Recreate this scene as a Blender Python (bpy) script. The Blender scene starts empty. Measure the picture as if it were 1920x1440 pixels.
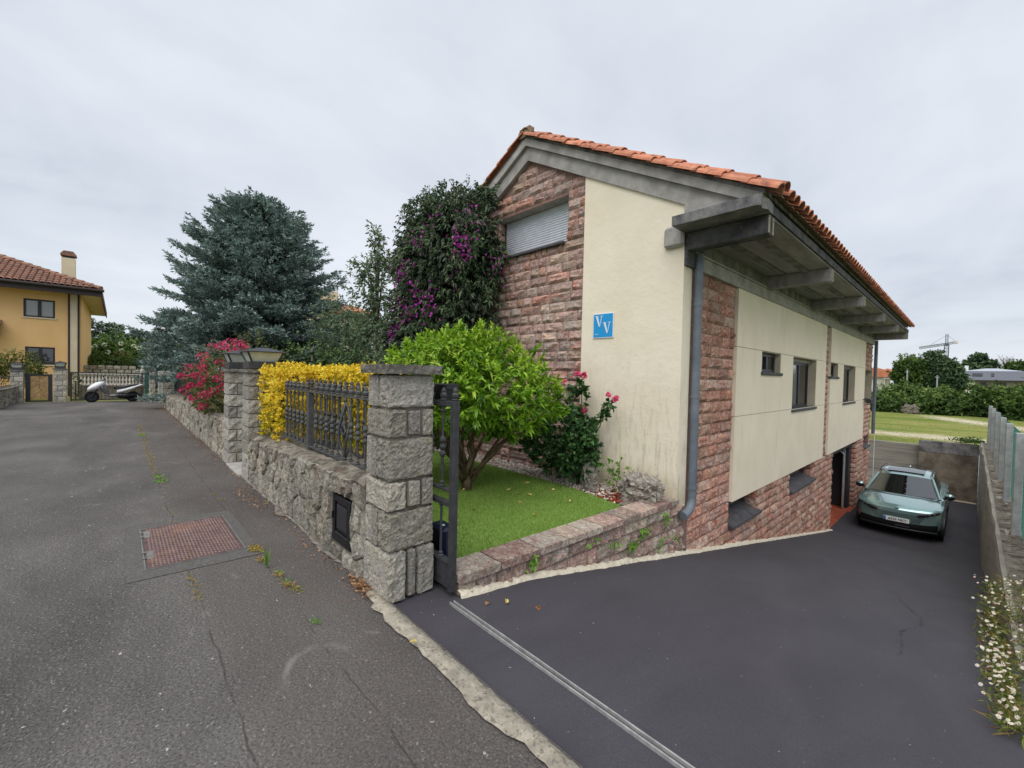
import bpy, bmesh, math, random
import numpy as np
from mathutils import Vector, Matrix, noise

random.seed(7)
rng = np.random.default_rng(7)
SC = bpy.context.scene
COL = SC.collection
PI = math.pi

# ------------------------------------------------------------------ camera
cam_d = bpy.data.cameras.new('camera')
cam_d.lens = 36.0 * 796.0 / 1920.0
cam_d.sensor_width = 36.0
cam_d.sensor_fit = 'HORIZONTAL'
cam_d.clip_start = 0.05
cam_d.clip_end = 3000
cam = bpy.data.objects.new('camera', cam_d)
COL.objects.link(cam)
_r = Vector((0.6804, 0.7325, 0.0226)); _u = Vector((-0.0303, -0.0027, 0.9995)); _f = Vector((-0.7322, 0.6807, -0.0207))
_f.normalize(); _r = (_r - _f * _r.dot(_f)).normalized(); _u = _r.cross(_f)
cam.matrix_world = Matrix(((_r.x, _u.x, -_f.x, 0), (_r.y, _u.y, -_f.y, 0), (_r.z, _u.z, -_f.z, 1.62), (0, 0, 0, 1)))
SC.camera = cam

# ------------------------------------------------------------------ node helpers
def lin(r, g, b):
    f = lambda c: (c / 255 / 12.92) if c / 255 <= 0.04045 else ((c / 255 + 0.055) / 1.055) ** 2.4
    return (f(r), f(g), f(b), 1)

class NT:
    def __init__(s, tree):
        s.t = tree
        tree.nodes.clear()
    def n(s, typ, ins=None, **kw):
        nd = s.t.nodes.new(typ)
        for k, v in kw.items(): setattr(nd, k, v)
        for k, v in (ins or {}).items():
            sk = nd.inputs[k]
            if isinstance(v, bpy.types.NodeSocket): s.t.links.new(v, sk)
            elif hasattr(sk.default_value, '__len__') and not hasattr(v, '__len__'): sk.default_value = [v] * len(sk.default_value)
            elif hasattr(sk.default_value, '__len__') and len(sk.default_value) == 3 and len(v) == 4: sk.default_value = v[:3]
            else: sk.default_value = v
        return nd
    def math(s, op, a, b=0.0, clamp=False):
        return s.n('ShaderNodeMath', {0: a, 1: b}, operation=op, use_clamp=clamp).outputs[0]
    def mix(s, fac, a, b, blend='MIX'):
        nd = s.n('ShaderNodeMix', data_type='RGBA', blend_type=blend)
        for i, v in ((0, fac), (6, a), (7, b)):
            if isinstance(v, bpy.types.NodeSocket): s.t.links.new(v, nd.inputs[i])
            else: nd.inputs[i].default_value = v
        return nd.outputs[2]
    def ramp(s, fac, pts, interp='LINEAR'):
        nd = s.n('ShaderNodeValToRGB', {0: fac})
        cr = nd.color_ramp; cr.interpolation = interp
        while len(cr.elements) < len(pts): cr.elements.new(0.5)
        for e, (p, c) in zip(cr.elements, pts):
            e.position = p
            e.color = c if hasattr(c, '__len__') else (c, c, c, 1)
        return nd.outputs[0]
    def pos(s): return s.n('ShaderNodeNewGeometry').outputs['Position']
    def mapv(s, v, scale=(1, 1, 1), loc=(0, 0, 0)):
        return s.n('ShaderNodeMapping', {0: v, 'Scale': scale, 'Location': loc}).outputs[0]
    def noise(s, v, scale, detail=5, rough=0.55, dist=0.0):
        return s.n('ShaderNodeTexNoise', {'Vector': v, 'Scale': scale, 'Detail': detail, 'Roughness': rough, 'Distortion': dist}).outputs[0]

# ------------------------------------------------------------------ world: overcast sky
W = bpy.data.worlds.new('World'); SC.world = W; W.use_nodes = True
nt = NT(W.node_tree)
SUN_EL, SUN_AZ = math.radians(58), math.radians(152)     # azimuth from +Y (north), clockwise
sky = nt.n('ShaderNodeTexSky', sky_type='NISHITA', sun_disc=False, sun_elevation=SUN_EL, sun_rotation=SUN_AZ, air_density=1.0, dust_density=2.0)
tc = nt.n('ShaderNodeTexCoord').outputs['Generated']
sep = nt.n('ShaderNodeSeparateXYZ', {0: tc})
zz = nt.math('MAXIMUM', sep.outputs[2], 0.0)
den = nt.math('ADD', zz, 0.22)                              # flat cloud deck seen in perspective
cu = nt.math('DIVIDE', sep.outputs[0], den); cv = nt.math('DIVIDE', sep.outputs[1], den)
cvec = nt.n('ShaderNodeCombineXYZ', {0: cu, 1: cv, 2: 0.37}).outputs[0]
cn = nt.noise(cvec, 0.85, 5, 0.52, 0.35)
cn2 = nt.noise(nt.mapv(cvec, (1.0, 0.55, 1), (3, 8, 1)), 2.6, 6, 0.55, 0.4)
cmixf = nt.math('ADD', nt.math('MULTIPLY', cn, 0.72), nt.math('MULTIPLY', cn2, 0.28))
cloud = nt.ramp(cmixf, [(0.33, (2.95, 3.22, 3.7, 1)), (0.45, (3.92, 4.2, 4.66, 1)), (0.56, (4.45, 4.72, 5.12, 1)), (0.70, (5.0, 5.24, 5.58, 1))])
hz = nt.ramp(zz, [(0.0, 0.55), (0.20, 0.0)])
cloud = nt.mix(hz, cloud, (4.8, 5.06, 5.44, 1))
skyc = nt.mix(0.93, sky.outputs[0], cloud)
bg = nt.n('ShaderNodeBackground', {'Color': skyc, 'Strength': 0.1})
out = nt.n('ShaderNodeOutputWorld', {0: bg.outputs[0]})

sd = bpy.data.lights.new('sun', 'SUN'); sd.energy = 1.5; sd.angle = math.radians(65); sd.color = (1.0, 0.965, 0.91)
sun = bpy.data.objects.new('sun', sd); COL.objects.link(sun)
_sv = Vector((math.sin(SUN_AZ) * math.cos(SUN_EL), math.cos(SUN_AZ) * math.cos(SUN_EL), math.sin(SUN_EL)))
sun.rotation_euler = _sv.to_track_quat('Z', 'Y').to_euler(); sun.location = _sv * 60

vs = SC.view_settings
vs.view_transform = 'Standard'; vs.look = 'None'; vs.exposure = 0.83; vs.gamma = 1.0; vs.use_curve_mapping = False
SC.cycles.max_bounces = 8; SC.cycles.diffuse_bounces = 4; SC.cycles.transparent_max_bounces = 12

# ------------------------------------------------------------------ materials
def bsdf(nt, color, rough=0.8, spec=0.3, metal=0.0, normal=None, transl=0.0, coat=0.0):
    ins = {'Base Color': color, 'Roughness': rough, 'Specular IOR Level': spec, 'Metallic': metal}
    if coat: ins['Coat Weight'] = coat; ins['Coat Roughness'] = 0.04
    if normal is not None: ins['Normal'] = normal
    sh = nt.n('ShaderNodeBsdfPrincipled', ins).outputs[0]
    if transl:
        tr = nt.n('ShaderNodeBsdfTranslucent', {'Color': color}).outputs[0]
        sh = nt.n('ShaderNodeMixShader', {0: transl, 1: sh, 2: tr}).outputs[0]
    nt.n('ShaderNodeOutputMaterial', {0: sh})

def newmat(name):
    m = bpy.data.materials.new(name); m.use_nodes = True
    return m, NT(m.node_tree)

def rndval(nt):
    a = nt.n('ShaderNodeObjectInfo').outputs['Random']
    b = nt.n('ShaderNodeAttribute', attribute_name='rnd').outputs['Fac']
    return nt.math('FRACT', nt.math('ADD', a, b))

def mat(name, ramp, scale=6, detail=6, rough=0.85, spec=0.25, bump=0.0, bscale=60, bdist=0.01, layers=(), rv=0.0, metal=0.0, stretch=(1, 1, 1), dist=0.0, coat=0.0, bump2=None):
    """noise-ramp surface; layers = (scale, lo, hi, colour, strength, stretch)"""
    m, nt = newmat(name)
    p = nt.pos()
    f = nt.noise(nt.mapv(p, stretch), scale, detail, 0.6, dist)
    c = nt.ramp(f, ramp)
    for i, (sc, lo, hi, colr, st, sx) in enumerate(layers):
        g = nt.noise(nt.mapv(p, sx, (i * 7.3 + 2, i * 3.1, 5.5)), sc, 6, 0.62, 0.2)
        k = nt.math('MULTIPLY', nt.ramp(g, [(lo, 0.0), (hi, 1.0)]), st)
        c = nt.mix(k, c, colr)
    if rv:
        r = rndval(nt)
        c = nt.n('ShaderNodeHueSaturation', {'Value': nt.math('ADD', nt.math('MULTIPLY', r, 2 * rv), 1 - rv), 'Color': c}).outputs[0]
    nrm = None
    if bump:
        bn = nt.noise(nt.mapv(p, stretch), bscale, 5, 0.6)
        nrm = nt.n('ShaderNodeBump', {'Strength': bump, 'Distance': bdist, 'Height': bn}).outputs[0]
        if bump2:
            bn2 = nt.noise(p, bump2[0], 4, 0.6)
            nrm = nt.n('ShaderNodeBump', {'Strength': bump2[1], 'Distance': bump2[2], 'Height': bn2, 'Normal': nrm}).outputs[0]
    bsdf(nt, c, rough, spec, metal, nrm, coat=coat)
    return m

def flat(name, c, rough=0.5, spec=0.4, metal=0.0, coat=0.0, var=0.06):
    c2 = tuple(min(1, x * (1 + var)) for x in c[:3]) + (1,); c1 = tuple(x * (1 - var) for x in c[:3]) + (1,)
    return mat(name, [(0.35, c1), (0.65, c2)], scale=9, detail=4, rough=rough, spec=spec, metal=metal, coat=coat)

def rockmat(name, palette, vein, dark, bump=0.6, bdist=0.02, lichen=None, nscale=9):
    """rock whose main colour is drawn per stone from the palette"""
    m, nt = newmat(name)
    p = nt.pos(); r = rndval(nt)
    n1 = nt.noise(p, nscale, 7, 0.65, 0.5)
    n2 = nt.noise(nt.mapv(p, (1, 1, 1), (9, 4, 2)), nscale * 2.6, 7, 0.7, 0.3)
    rr = nt.math('ADD', r, nt.math('MULTIPLY', nt.math('SUBTRACT', n1, 0.5), 0.75))
    rr = nt.math('FRACT', nt.math('ADD', rr, 1.0))
    c = nt.ramp(rr, [((i + 0.5) / len(palette), q) for i, q in enumerate(palette)])
    c = nt.mix(nt.math('MULTIPLY', nt.ramp(n2, [(0.51, 0.0), (0.62, 1.0)]), 0.7), c, vein)
    c = nt.mix(nt.math('MULTIPLY', nt.ramp(n2, [(0.33, 1.0), (0.43, 0.0)]), 0.8), c, dark)
    if lichen:
        n3 = nt.noise(nt.mapv(p, (1, 1, 1), (1, 14, 6)), 5, 6, 0.7, 0.6)
        c = nt.mix(nt.math('MULTIPLY', nt.ramp(n3, [(0.55, 0.0), (0.72, 1.0)]), 0.65), c, lichen)
    c = nt.n('ShaderNodeHueSaturation', {'Value': nt.math('ADD', nt.math('MULTIPLY', nt.math('FRACT', nt.math('MULTIPLY', r, 7.13)), 0.5), 0.75), 'Color': c}).outputs[0]
    n4 = nt.noise(nt.mapv(p, (1, 1, 1), (3, 7, 9)), nscale * 5.5, 4, 0.7)
    c = nt.mix(nt.math('MULTIPLY', nt.ramp(n4, [(0.34, 1.0), (0.46, 0.0)]), 0.62), c, dark)
    c = nt.mix(nt.math('MULTIPLY', nt.ramp(n4, [(0.54, 0.0), (0.66, 1.0)]), 0.5), c, vein)
    h = nt.math('ADD', nt.noise(p, nscale * 1.6, 8, 0.72, 0.6), nt.math('MULTIPLY', nt.noise(p, nscale * 6, 5, 0.65), 0.4))
    nrm = nt.n('ShaderNodeBump', {'Strength': bump, 'Distance': bdist, 'Height': h}).outputs[0]
    bsdf(nt, c, 0.9, 0.2, 0, nrm)
    return m

def leafmat(name, ramp, rough=0.5, spec=0.35, transl=0.25, patch=None):
    m, nt = newmat(name)
    r = nt.n('ShaderNodeAttribute', attribute_name='rnd').outputs['Fac']
    c = nt.ramp(r, ramp)
    if patch:
        g = nt.noise(nt.pos(), patch[0], 3)
        c = nt.mix(nt.math('MULTIPLY', nt.ramp(g, [(0.42, 0.0), (0.62, 1.0)]), patch[2]), c, patch[1])
    bsdf(nt, c, rough, spec, 0, None, transl)
    return m

def glassmat(name, c, rough=0.03, ior=1.85):
    m, nt = newmat(name)
    pr_ = nt.n('ShaderNodeBsdfPrincipled', {'Base Color': c, 'Roughness': rough, 'IOR': ior})
    nt.n('ShaderNodeOutputMaterial', {0: pr_.outputs[0]})
    return m

M = {}
# asphalt of the old street
def asphalt():
    m, nt = newmat('old_asphalt'); p = nt.pos()
    big = nt.noise(nt.mapv(p, (0.5, 1, 1)), 0.9, 6, 0.6, 0.4)
    c = nt.ramp(big, [(0.34, lin(80, 77, 76)), (0.5, lin(94, 91, 89)), (0.66, lin(108, 105, 102))])
    mid = nt.noise(p, 7, 6, 0.65)
    c = nt.mix(nt.math('MULTIPLY', nt.ramp(mid, [(0.5, 0.0), (0.72, 1.0)]), 0.35), c, lin(112, 107, 104))
    fine = nt.noise(p, 75, 4, 0.8)
    c = nt.mix(nt.math('MULTIPLY', nt.ramp(fine, [(0.36, 1.0), (0.5, 0.0)]), 0.8), c, lin(42, 40, 41))
    c = nt.mix(nt.math('MULTIPLY', nt.ramp(fine, [(0.55, 0.0), (0.68, 1.0)]), 0.6), c, lin(150, 147, 142))
    grit = nt.noise(nt.mapv(p, (1, 1, 1), (3, 3, 3)), 48, 4, 0.7)
    c = nt.mix(nt.math('MULTIPLY', nt.ramp(grit, [(0.62, 0.0), (0.67, 1.0)]), 0.7), c, lin(178, 174, 166))
    chips = nt.noise(nt.mapv(p, (1, 1, 1), (9, 1, 4)), 21, 2, 0.5)
    c = nt.mix(nt.ramp(chips, [(0.735, 0.0), (0.75, 0.85)]), c, lin(196, 192, 184))
    # reddish pavement band next to the wall, grey-white scuffs, old seams
    s = nt.n('ShaderNodeSeparateXYZ', {0: p})
    wob = nt.math('MULTIPLY', nt.math('SUBTRACT', nt.noise(p, 2.0, 4), 0.5), 0.10)
    yy = nt.math('ADD', s.outputs[1], wob)
    red = nt.ramp(nt.math('MULTIPLY', yy, 0.5), [(0.20, 0.0), (0.26, 0.5), (0.5, 0.6), (0.70, 0.6)])
    c = nt.mix(nt.math('MULTIPLY', red, 0.5), c, lin(84, 75, 72))
    for y0, w in ((0.425, 0.012), (0.905, 0.012), (-2.35, 0.01)):
        d = nt.math('ABSOLUTE', nt.math('SUBTRACT', yy, y0))
        k = nt.ramp(nt.math('MULTIPLY', d, 10.0), [(w * 1.5, 1.0), (w * 3 + 0.04, 0.0)])
        brk = nt.ramp(nt.noise(nt.mapv(p, (1, 1, 1), (5, y0, 2)), 2.3, 3), [(0.42, 0.0), (0.55, 1.0)])
        c = nt.mix(nt.math('MULTIPLY', nt.math('MULTIPLY', k, 0.55), brk), c, lin(44, 40, 38))
    sc = nt.noise(nt.mapv(p, (1, 2.2, 1), (4, 1, 0)), 1.7, 7, 0.7, 1.2)
    c = nt.mix(nt.math('MULTIPLY', nt.ramp(sc, [(0.62, 0.0), (0.70, 1.0)]), 0.5), c, lin(140, 136, 130))
    # chalky tyre scuff
    dx = nt.math('SUBTRACT', nt.math('ADD', s.outputs[0], wob), -2.36); dy = nt.math('SUBTRACT', yy, 0.83)
    rad = nt.math('SQRT', nt.math('ADD', nt.math('MULTIPLY', dx, dx), nt.math('MULTIPLY', nt.math('MULTIPLY', dy, dy), 1.3)))
    ringd = nt.math('ABSOLUTE', nt.math('SUBTRACT', rad, 0.20))
    ring = nt.math('MULTIPLY', nt.ramp(nt.math('MULTIPLY', ringd, 10.0), [(0.05, 1.0), (0.36, 0.0)]), nt.math('MULTIPLY', nt.ramp(nt.noise(p, 5.1, 3), [(0.42, 0.0), (0.62, 1.0)]), nt.ramp(nt.math('ADD', nt.math('MULTIPLY', dx, -2.2), 0.35), [(0.0, 0.0), (0.5, 1.0)])))
    c = nt.mix(nt.math('MULTIPLY', ring, 0.45), c, lin(150, 146, 140))
    b1 = nt.n('ShaderNodeBump', {'Strength': 0.8, 'Distance': 0.008, 'Height': fine}).outputs[0]
    b2 = nt.n('ShaderNodeBump', {'Strength': 0.5, 'Distance': 0.02, 'Height': mid, 'Normal': b1}).outputs[0]
    bsdf(nt, c, 0.92, 0.2, 0, b2)
    return m
M['asphalt'] = asphalt()
M['patch'] = mat('patch_asphalt', [(0.35, lin(82, 80, 79)), (0.65, lin(104, 102, 99))], 60, 5, 0.93, 0.2, 0.6, 150, 0.006, [(8, 0.6, 0.7, lin(120, 116, 112), 0.4, (1, 1, 1))])
def drivemat():
    m, nt = newmat('fresh_asphalt'); p = nt.pos()
    big = nt.noise(nt.mapv(p, (1.6, 0.7, 1)), 1.3, 6, 0.55, 0.6)
    c = nt.ramp(big, [(0.34, lin(66, 64, 70)), (0.66, lin(73, 71, 77))])
    fine = nt.noise(p, 160, 3, 0.7)
    c = nt.mix(nt.math('MULTIPLY', nt.ramp(fine, [(0.38, 1.0), (0.5, 0.0)]), 0.45), c, lin(46, 44, 49))
    c = nt.mix(nt.math('MULTIPLY', nt.ramp(fine, [(0.60, 0.0), (0.72, 1.0)]), 0.4), c, lin(116, 113, 118))
    st = nt.noise(nt.mapv(p, (2.2, 0.35, 1), (1, 5, 0)), 1.6, 6, 0.6, 0.8)
    c = nt.mix(nt.math('MULTIPLY', nt.ramp(st, [(0.60, 0.0), (0.74, 1.0)]), 0.3), c, lin(58, 56, 61))
    sp = nt.noise(nt.mapv(p, (1, 1, 1), (8, 2, 0)), 34, 2, 0.5)
    c = nt.mix(nt.ramp(sp, [(0.765, 0.0), (0.78, 0.8)]), c, lin(190, 190, 190))
    b = nt.n('ShaderNodeBump', {'Strength': 0.45, 'Distance': 0.004, 'Height': fine}).outputs[0]
    bsdf(nt, c, 0.78, 0.3, 0, b)
    return m
M['drive'] = drivemat()
M['strip'] = mat('lime_concrete', [(0.35, lin(138, 131, 119)), (0.65, lin(172, 165, 150))], 14, 6, 0.92, 0.2, 0.8, 50, 0.012, [(40, 0.55, 0.63, lin(95, 90, 82), 0.7, (1, 1, 1)), (5, 0.55, 0.75, lin(120, 112, 102), 0.5, (1, 1, 1))])
M['oldstrip'] = mat('old_grey_strip', [(0.35, lin(104, 100, 95)), (0.65, lin(142, 137, 129))], 14, 6, 0.93, 0.2, 0.8, 50, 0.012, [(6, 0.5, 0.68, lin(84, 80, 76), 0.7, (1, 1, 1))])
M['mortar'] = mat('grey_mortar', [(0.35, lin(104, 98, 90)), (0.65, lin(134, 127, 117))], 18, 6, 0.95, 0.15, 0.6, 70, 0.01, [(4, 0.5, 0.75, lin(80, 75, 70), 0.6, (1, 1, 1))])
M['rmortar'] = mat('pink_mortar', [(0.35, lin(120, 98, 90)), (0.65, lin(150, 122, 112))], 18, 6, 0.95, 0.15, 0.6, 70, 0.01, [(4, 0.5, 0.75, lin(98, 80, 76), 0.6, (1, 1, 1))])
M['wmortar'] = mat('cream_mortar', [(0.35, lin(200, 190, 168)), (0.65, lin(226, 217, 198))], 16, 6, 0.95, 0.15, 0.9, 40, 0.02, [(9, 0.6, 0.75, lin(165, 150, 130), 0.6, (1, 1, 1))])
M['rock_red'] = rockmat('red_rock', [lin(188, 140, 120), lin(162, 108, 92), lin(184, 158, 146), lin(190, 150, 124), lin(160, 120, 110), lin(182, 130, 112), lin(178, 162, 150), lin(176, 112, 90)], lin(216, 194, 178), lin(114, 82, 76), 0.9, 0.03, None, 10)
M['rock_gable'] = rockmat('gable_rock', [lin(182, 152, 142), lin(164, 132, 126), lin(180, 166, 158), lin(190, 160, 138), lin(156, 134, 130), lin(180, 138, 128), lin(172, 164, 158), lin(182, 126, 110)], lin(210, 190, 176), lin(116, 98, 96), 0.9, 0.03, None, 9)
M['rock_low'] = rockmat('retaining_rock', [lin(168, 140, 130), lin(148, 110, 102), lin(164, 156, 146), lin(168, 152, 132), lin(146, 124, 120), lin(176, 142, 130), lin(142, 134, 126)], lin(208, 198, 184), lin(100, 86, 80), 0.9, 0.03, lin(128, 126, 104), 9)
M['rock_grey'] = rockmat('grey_rock', [lin(194, 188, 178), lin(178, 173, 166), lin(202, 196, 184), lin(192, 184, 168), lin(174, 169, 163), lin(198, 190, 173)], lin(214, 212, 198), lin(66, 64, 61), 1.0, 0.06, lin(176, 170, 126), 13)
M['rock_rubble'] = rockmat('rubble_rock', [lin(168, 163, 152), lin(142, 137, 129), lin(178, 173, 161), lin(154, 147, 134), lin(132, 118, 112), lin(170, 161, 140), lin(148, 143, 136)], lin(204, 200, 184), lin(50, 47, 45), 1.0, 0.05, lin(166, 156, 116), 11)
M['cap'] = mat('weathered_cap_stone', [(0.35, lin(92, 89, 85)), (0.65, lin(134, 130, 122))], 14, 7, 0.93, 0.2, 0.9, 34, 0.02, [(5, 0.48, 0.66, lin(62, 60, 58), 0.7, (1, 1, 1)), (22, 0.6, 0.7, lin(176, 172, 156), 0.6, (1, 1, 1))])
M['walltop'] = mat('mossy_wall_top', [(0.35, lin(96, 90, 82)), (0.65, lin(148, 141, 128))], 12, 7, 0.95, 0.15, 1.0, 26, 0.03, [(4, 0.46, 0.64, lin(60, 56, 52), 0.75, (1, 1, 1)), (9, 0.6, 0.7, lin(176, 168, 150), 0.6, (1, 1, 1)), (6, 0.62, 0.72, lin(128, 104, 92), 0.5, (1, 1, 1))])
M['cream'] = mat('cream_render', [(0.35, lin(229, 217, 194)), (0.65, lin(236, 225, 204))], 1.2, 6, 0.9, 0.2, 0.35, 45, 0.006,
    [(2.2, 0.54, 0.76, lin(204, 196, 174), 0.5, (1.5, 1.5, 0.4)), (13, 0.63, 0.74, lin(186, 178, 156), 0.3, (2, 2, 0.35))])
def gablecream():
    m, nt = newmat('stained_cream_render'); p = nt.pos()
    f = nt.noise(p, 1.3, 6, 0.6); c = nt.ramp(f, [(0.35, lin(230, 219, 197)), (0.65, lin(237, 227, 207))])
    s = nt.n('ShaderNodeSeparateXYZ', {0: p})
    low = nt.ramp(nt.math('MULTIPLY', nt.math('SUBTRACT', 2.9, s.outputs[2]), 0.33), [(0.25, 0.0), (1.0, 1.0)])
    st = nt.ramp(nt.noise(nt.mapv(p, (3, 3, 0.5)), 5, 7, 0.68, 0.5), [(0.5, 0.0), (0.72, 1.0)])
    c = nt.mix(nt.math('MULTIPLY', nt.math('MULTIPLY', st, low), 0.8), c, lin(150, 140, 116))
    ch = nt.ramp(nt.noise(nt.mapv(p, (1, 1, 0.7)), 46, 4, 0.6, 0.5), [(0.64, 0.0), (0.70, 1.0)])
    c = nt.mix(nt.math('MULTIPLY', nt.math('MULTIPLY', ch, low), 0.6), c, lin(140, 134, 118))
    ft = nt.ramp(s.outputs[2], [(0.02, 1.0), (0.42, 0.0)])
    c = nt.mix(nt.math('MULTIPLY', nt.math('MULTIPLY', ft, nt.noise(p, 6, 5)), 0.9), c, lin(146, 130, 94))
    b = nt.n('ShaderNodeBump', {'Strength': 0.4, 'Distance': 0.006, 'Height': nt.noise(p, 50, 5, 0.6)}).outputs[0]
    b = nt.n('ShaderNodeBump', {'Strength': 0.3, 'Distance': 0.03, 'Height': nt.noise(p, 5, 4, 0.6), 'Normal': b}).outputs[0]
    bsdf(nt, c, 0.9, 0.2, 0, b)
    return m
M['gcream'] = gablecream()
M['reveal'] = mat('grey_cream_reveal', [(0.35, lin(168, 158, 138)), (0.65, lin(184, 174, 154))], 3, 5, 0.9, 0.2, 0.2, 50, 0.006)
M['conc'] = mat('grey_concrete', [(0.35, lin(152, 149, 146)), (0.65, lin(178, 174, 169))], 5, 7, 0.92, 0.2, 0.5, 55, 0.008, [(3, 0.48, 0.7, lin(124, 121, 119), 0.6, (1, 1, 1)), (20, 0.62, 0.72, lin(190, 186, 180), 0.4, (1, 1, 1))])
M['concd'] = mat('dark_weathered_concrete', [(0.35, lin(100, 100, 102)), (0.65, lin(138, 136, 135))], 5, 7, 0.92, 0.2, 0.6, 45, 0.01, [(3.5, 0.48, 0.66, lin(66, 66, 70), 0.75, (1, 1, 0.6)), (24, 0.6, 0.7, lin(150, 147, 140), 0.45, (1, 1, 1))])
M['concb'] = mat('stained_and_shade_concrete', [(0.35, lin(66, 66, 69)), (0.65, lin(98, 97, 97))], 5, 7, 0.92, 0.2, 0.6, 45, 0.01, [(3.5, 0.5, 0.66, lin(48, 48, 52), 0.7, (1, 1, 1)), (24, 0.6, 0.7, lin(130, 127, 121), 0.45, (1, 1, 1))])  # staining on beam and bracket, painted shade on the fascia
M['soffit'] = mat('board_marked_soffit', [(0.35, lin(126, 124, 126)), (0.65, lin(154, 151, 150))], 3, 7, 0.92, 0.2, 0.6, 14, 0.012, [(2.2, 0.5, 0.7, lin(120, 118, 119), 0.6, (3, 0.4, 1)), (9, 0.6, 0.72, lin(168, 160, 146), 0.4, (3, 0.5, 1))], stretch=(4, 0.5, 1))
M['bconc'] = mat('board_marked_concrete', [(0.35, lin(132, 128, 121)), (0.65, lin(165, 160, 150))], 2.2, 7, 0.93, 0.2, 0.7, 9, 0.02, [(2, 0.5, 0.7, lin(98, 94, 88), 0.6, (0.4, 0.4, 4)), (5, 0.6, 0.75, lin(178, 172, 160), 0.4, (1, 1, 2))], stretch=(0.5, 0.5, 6))
M['sconc'] = mat('stained_brown_concrete', [(0.35, lin(104, 96, 86)), (0.65, lin(144, 134, 119))], 2.6, 7, 0.93, 0.2, 0.5, 30, 0.01, [(1.6, 0.46, 0.64, lin(74, 68, 63), 0.75, (1, 1, 1)), (7, 0.6, 0.72, lin(160, 150, 132), 0.4, (1, 1, 1))])
M['tile'] = mat('terracotta', [(0.3, lin(172, 106, 82)), (0.7, lin(206, 142, 114))], 7, 6, 0.85, 0.25, 0.4, 70, 0.006, [(8, 0.53, 0.66, lin(98, 80, 72), 0.75, (1, 1, 1)), (26, 0.62, 0.72, lin(196, 160, 130), 0.4, (1, 1, 1))], rv=0.22)
M['tile_old'] = mat('mossy_terracotta', [(0.3, lin(112, 100, 84)), (0.7, lin(150, 124, 100))], 9, 6, 0.9, 0.2, 0.5, 50, 0.01, [(7, 0.5, 0.66, lin(110, 108, 82), 0.6, (1, 1, 1))])
M['tile_brown'] = mat('brown_roof_tile', [(0.3, lin(124, 92, 80)), (0.7, lin(160, 120, 102))], 2.2, 6, 0.9, 0.2, 0, layers=[(2.2, 0.5, 0.7, lin(92, 76, 70), 0.7, (1, 1, 1)), (1.1, 0.58, 0.7, lin(186, 118, 84), 0.6, (1, 1, 1))])
M['tile_orange'] = mat('orange_roof_tile', [(0.3, lin(178, 112, 84)), (0.7, lin(204, 134, 102))], 1.5, 6, 0.9, 0.2)
M['iron'] = mat('grey_painted_iron', [(0.35, lin(64, 65, 66)), (0.65, lin(84, 85, 85))], 22, 5, 0.55, 0.4, 0.15, 90, 0.004, [(28, 0.62, 0.72, lin(104, 96, 86), 0.4, (1, 1, 1))])
M['irond'] = mat('dark_painted_iron', [(0.35, lin(48, 49, 52)), (0.65, lin(64, 65, 68))], 20, 5, 0.5, 0.45, 0.15, 90, 0.004, [(16, 0.62, 0.74, lin(98, 92, 88), 0.45, (1, 1, 1))])
M['anth'] = flat('anthracite_frame', lin(44, 45, 50), 0.45, 0.4)
M['slate'] = mat('dark_slate', [(0.35, lin(66, 66, 70)), (0.65, lin(88, 87, 90))], 9, 6, 0.7, 0.3, 0.2, 50, 0.005)
M['pane'] = glassmat('dark_glass', (0.012, 0.014, 0.017, 1), 0.02)
M['pane2'] = glassmat('pale_grey_glass', lin(122, 124, 122), 0.05)
M['shutter'] = flat('silver_shutter', lin(192, 197, 206), 0.5, 0.4, 0.0)
M['pipe'] = mat('grey_zinc_pipe', [(0.35, lin(92, 100, 110)), (0.65, lin(110, 118, 127))], 4, 5, 0.5, 0.4, 0.0, layers=[(7, 0.56, 0.72, lin(80, 86, 94), 0.5, (1, 1, 0.4)), (30, 0.66, 0.74, lin(150, 150, 148), 0.5, (1, 1, 1))])
M['signblue'] = flat('sign_blue', lin(26, 150, 215), 0.4, 0.4, var=0.02)
M['white'] = flat('white_paint', lin(226, 228, 230), 0.5, 0.4, var=0.02)
M['redfloor'] = mat('red_tile_floor', [(0.35, lin(150, 72, 52)), (0.65, lin(178, 92, 66))], 5, 5, 0.6, 0.35)
M['darkroom'] = flat('garage_wall', lin(96, 92, 88), 0.9, 0.2)
M['turf'] = mat('artificial_turf', [(0.3, lin(106, 136, 60)), (0.7, lin(134, 162, 82))], 1.3, 6, 0.95, 0.15, 0.8, 160, 0.015, [(70, 0.5, 0.7, lin(60, 92, 30), 0.7, (1, 1, 1))])
M['blade'] = leafmat('turf_blade', [(0.0, lin(104, 136, 56)), (0.5, lin(134, 166, 76)), (1.0, lin(162, 188, 104))], 0.6, 0.2, 0.2)
M['soil'] = mat('garden_soil', [(0.35, lin(72, 60, 48)), (0.65, lin(104, 90, 72))], 8, 6, 0.95, 0.1, 0.8, 40, 0.03, [(0.9, 0.5, 0.6, lin(74, 92, 46), 0.7, (1, 1, 1))])
M['pebble'] = mat('white_pebble', [(0.35, lin(168, 156, 148)), (0.65, lin(226, 218, 208))], 30, 3, 0.8, 0.3, rv=0.3, layers=[(7, 0.55, 0.6, lin(140, 96, 84), 0.7, (1, 1, 1))])
M['bark_red'] = mat('red_bark_chip', [(0.35, lin(112, 50, 36)), (0.65, lin(158, 78, 54))], 30, 4, 0.9, 0.2, rv=0.25)
M['boulder'] = rockmat('limestone_boulder', [lin(166, 160, 150), lin(150, 142, 132), lin(176, 170, 158)], lin(214, 210, 200), lin(72, 68, 66), 1.0, 0.05, None, 7)
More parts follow.
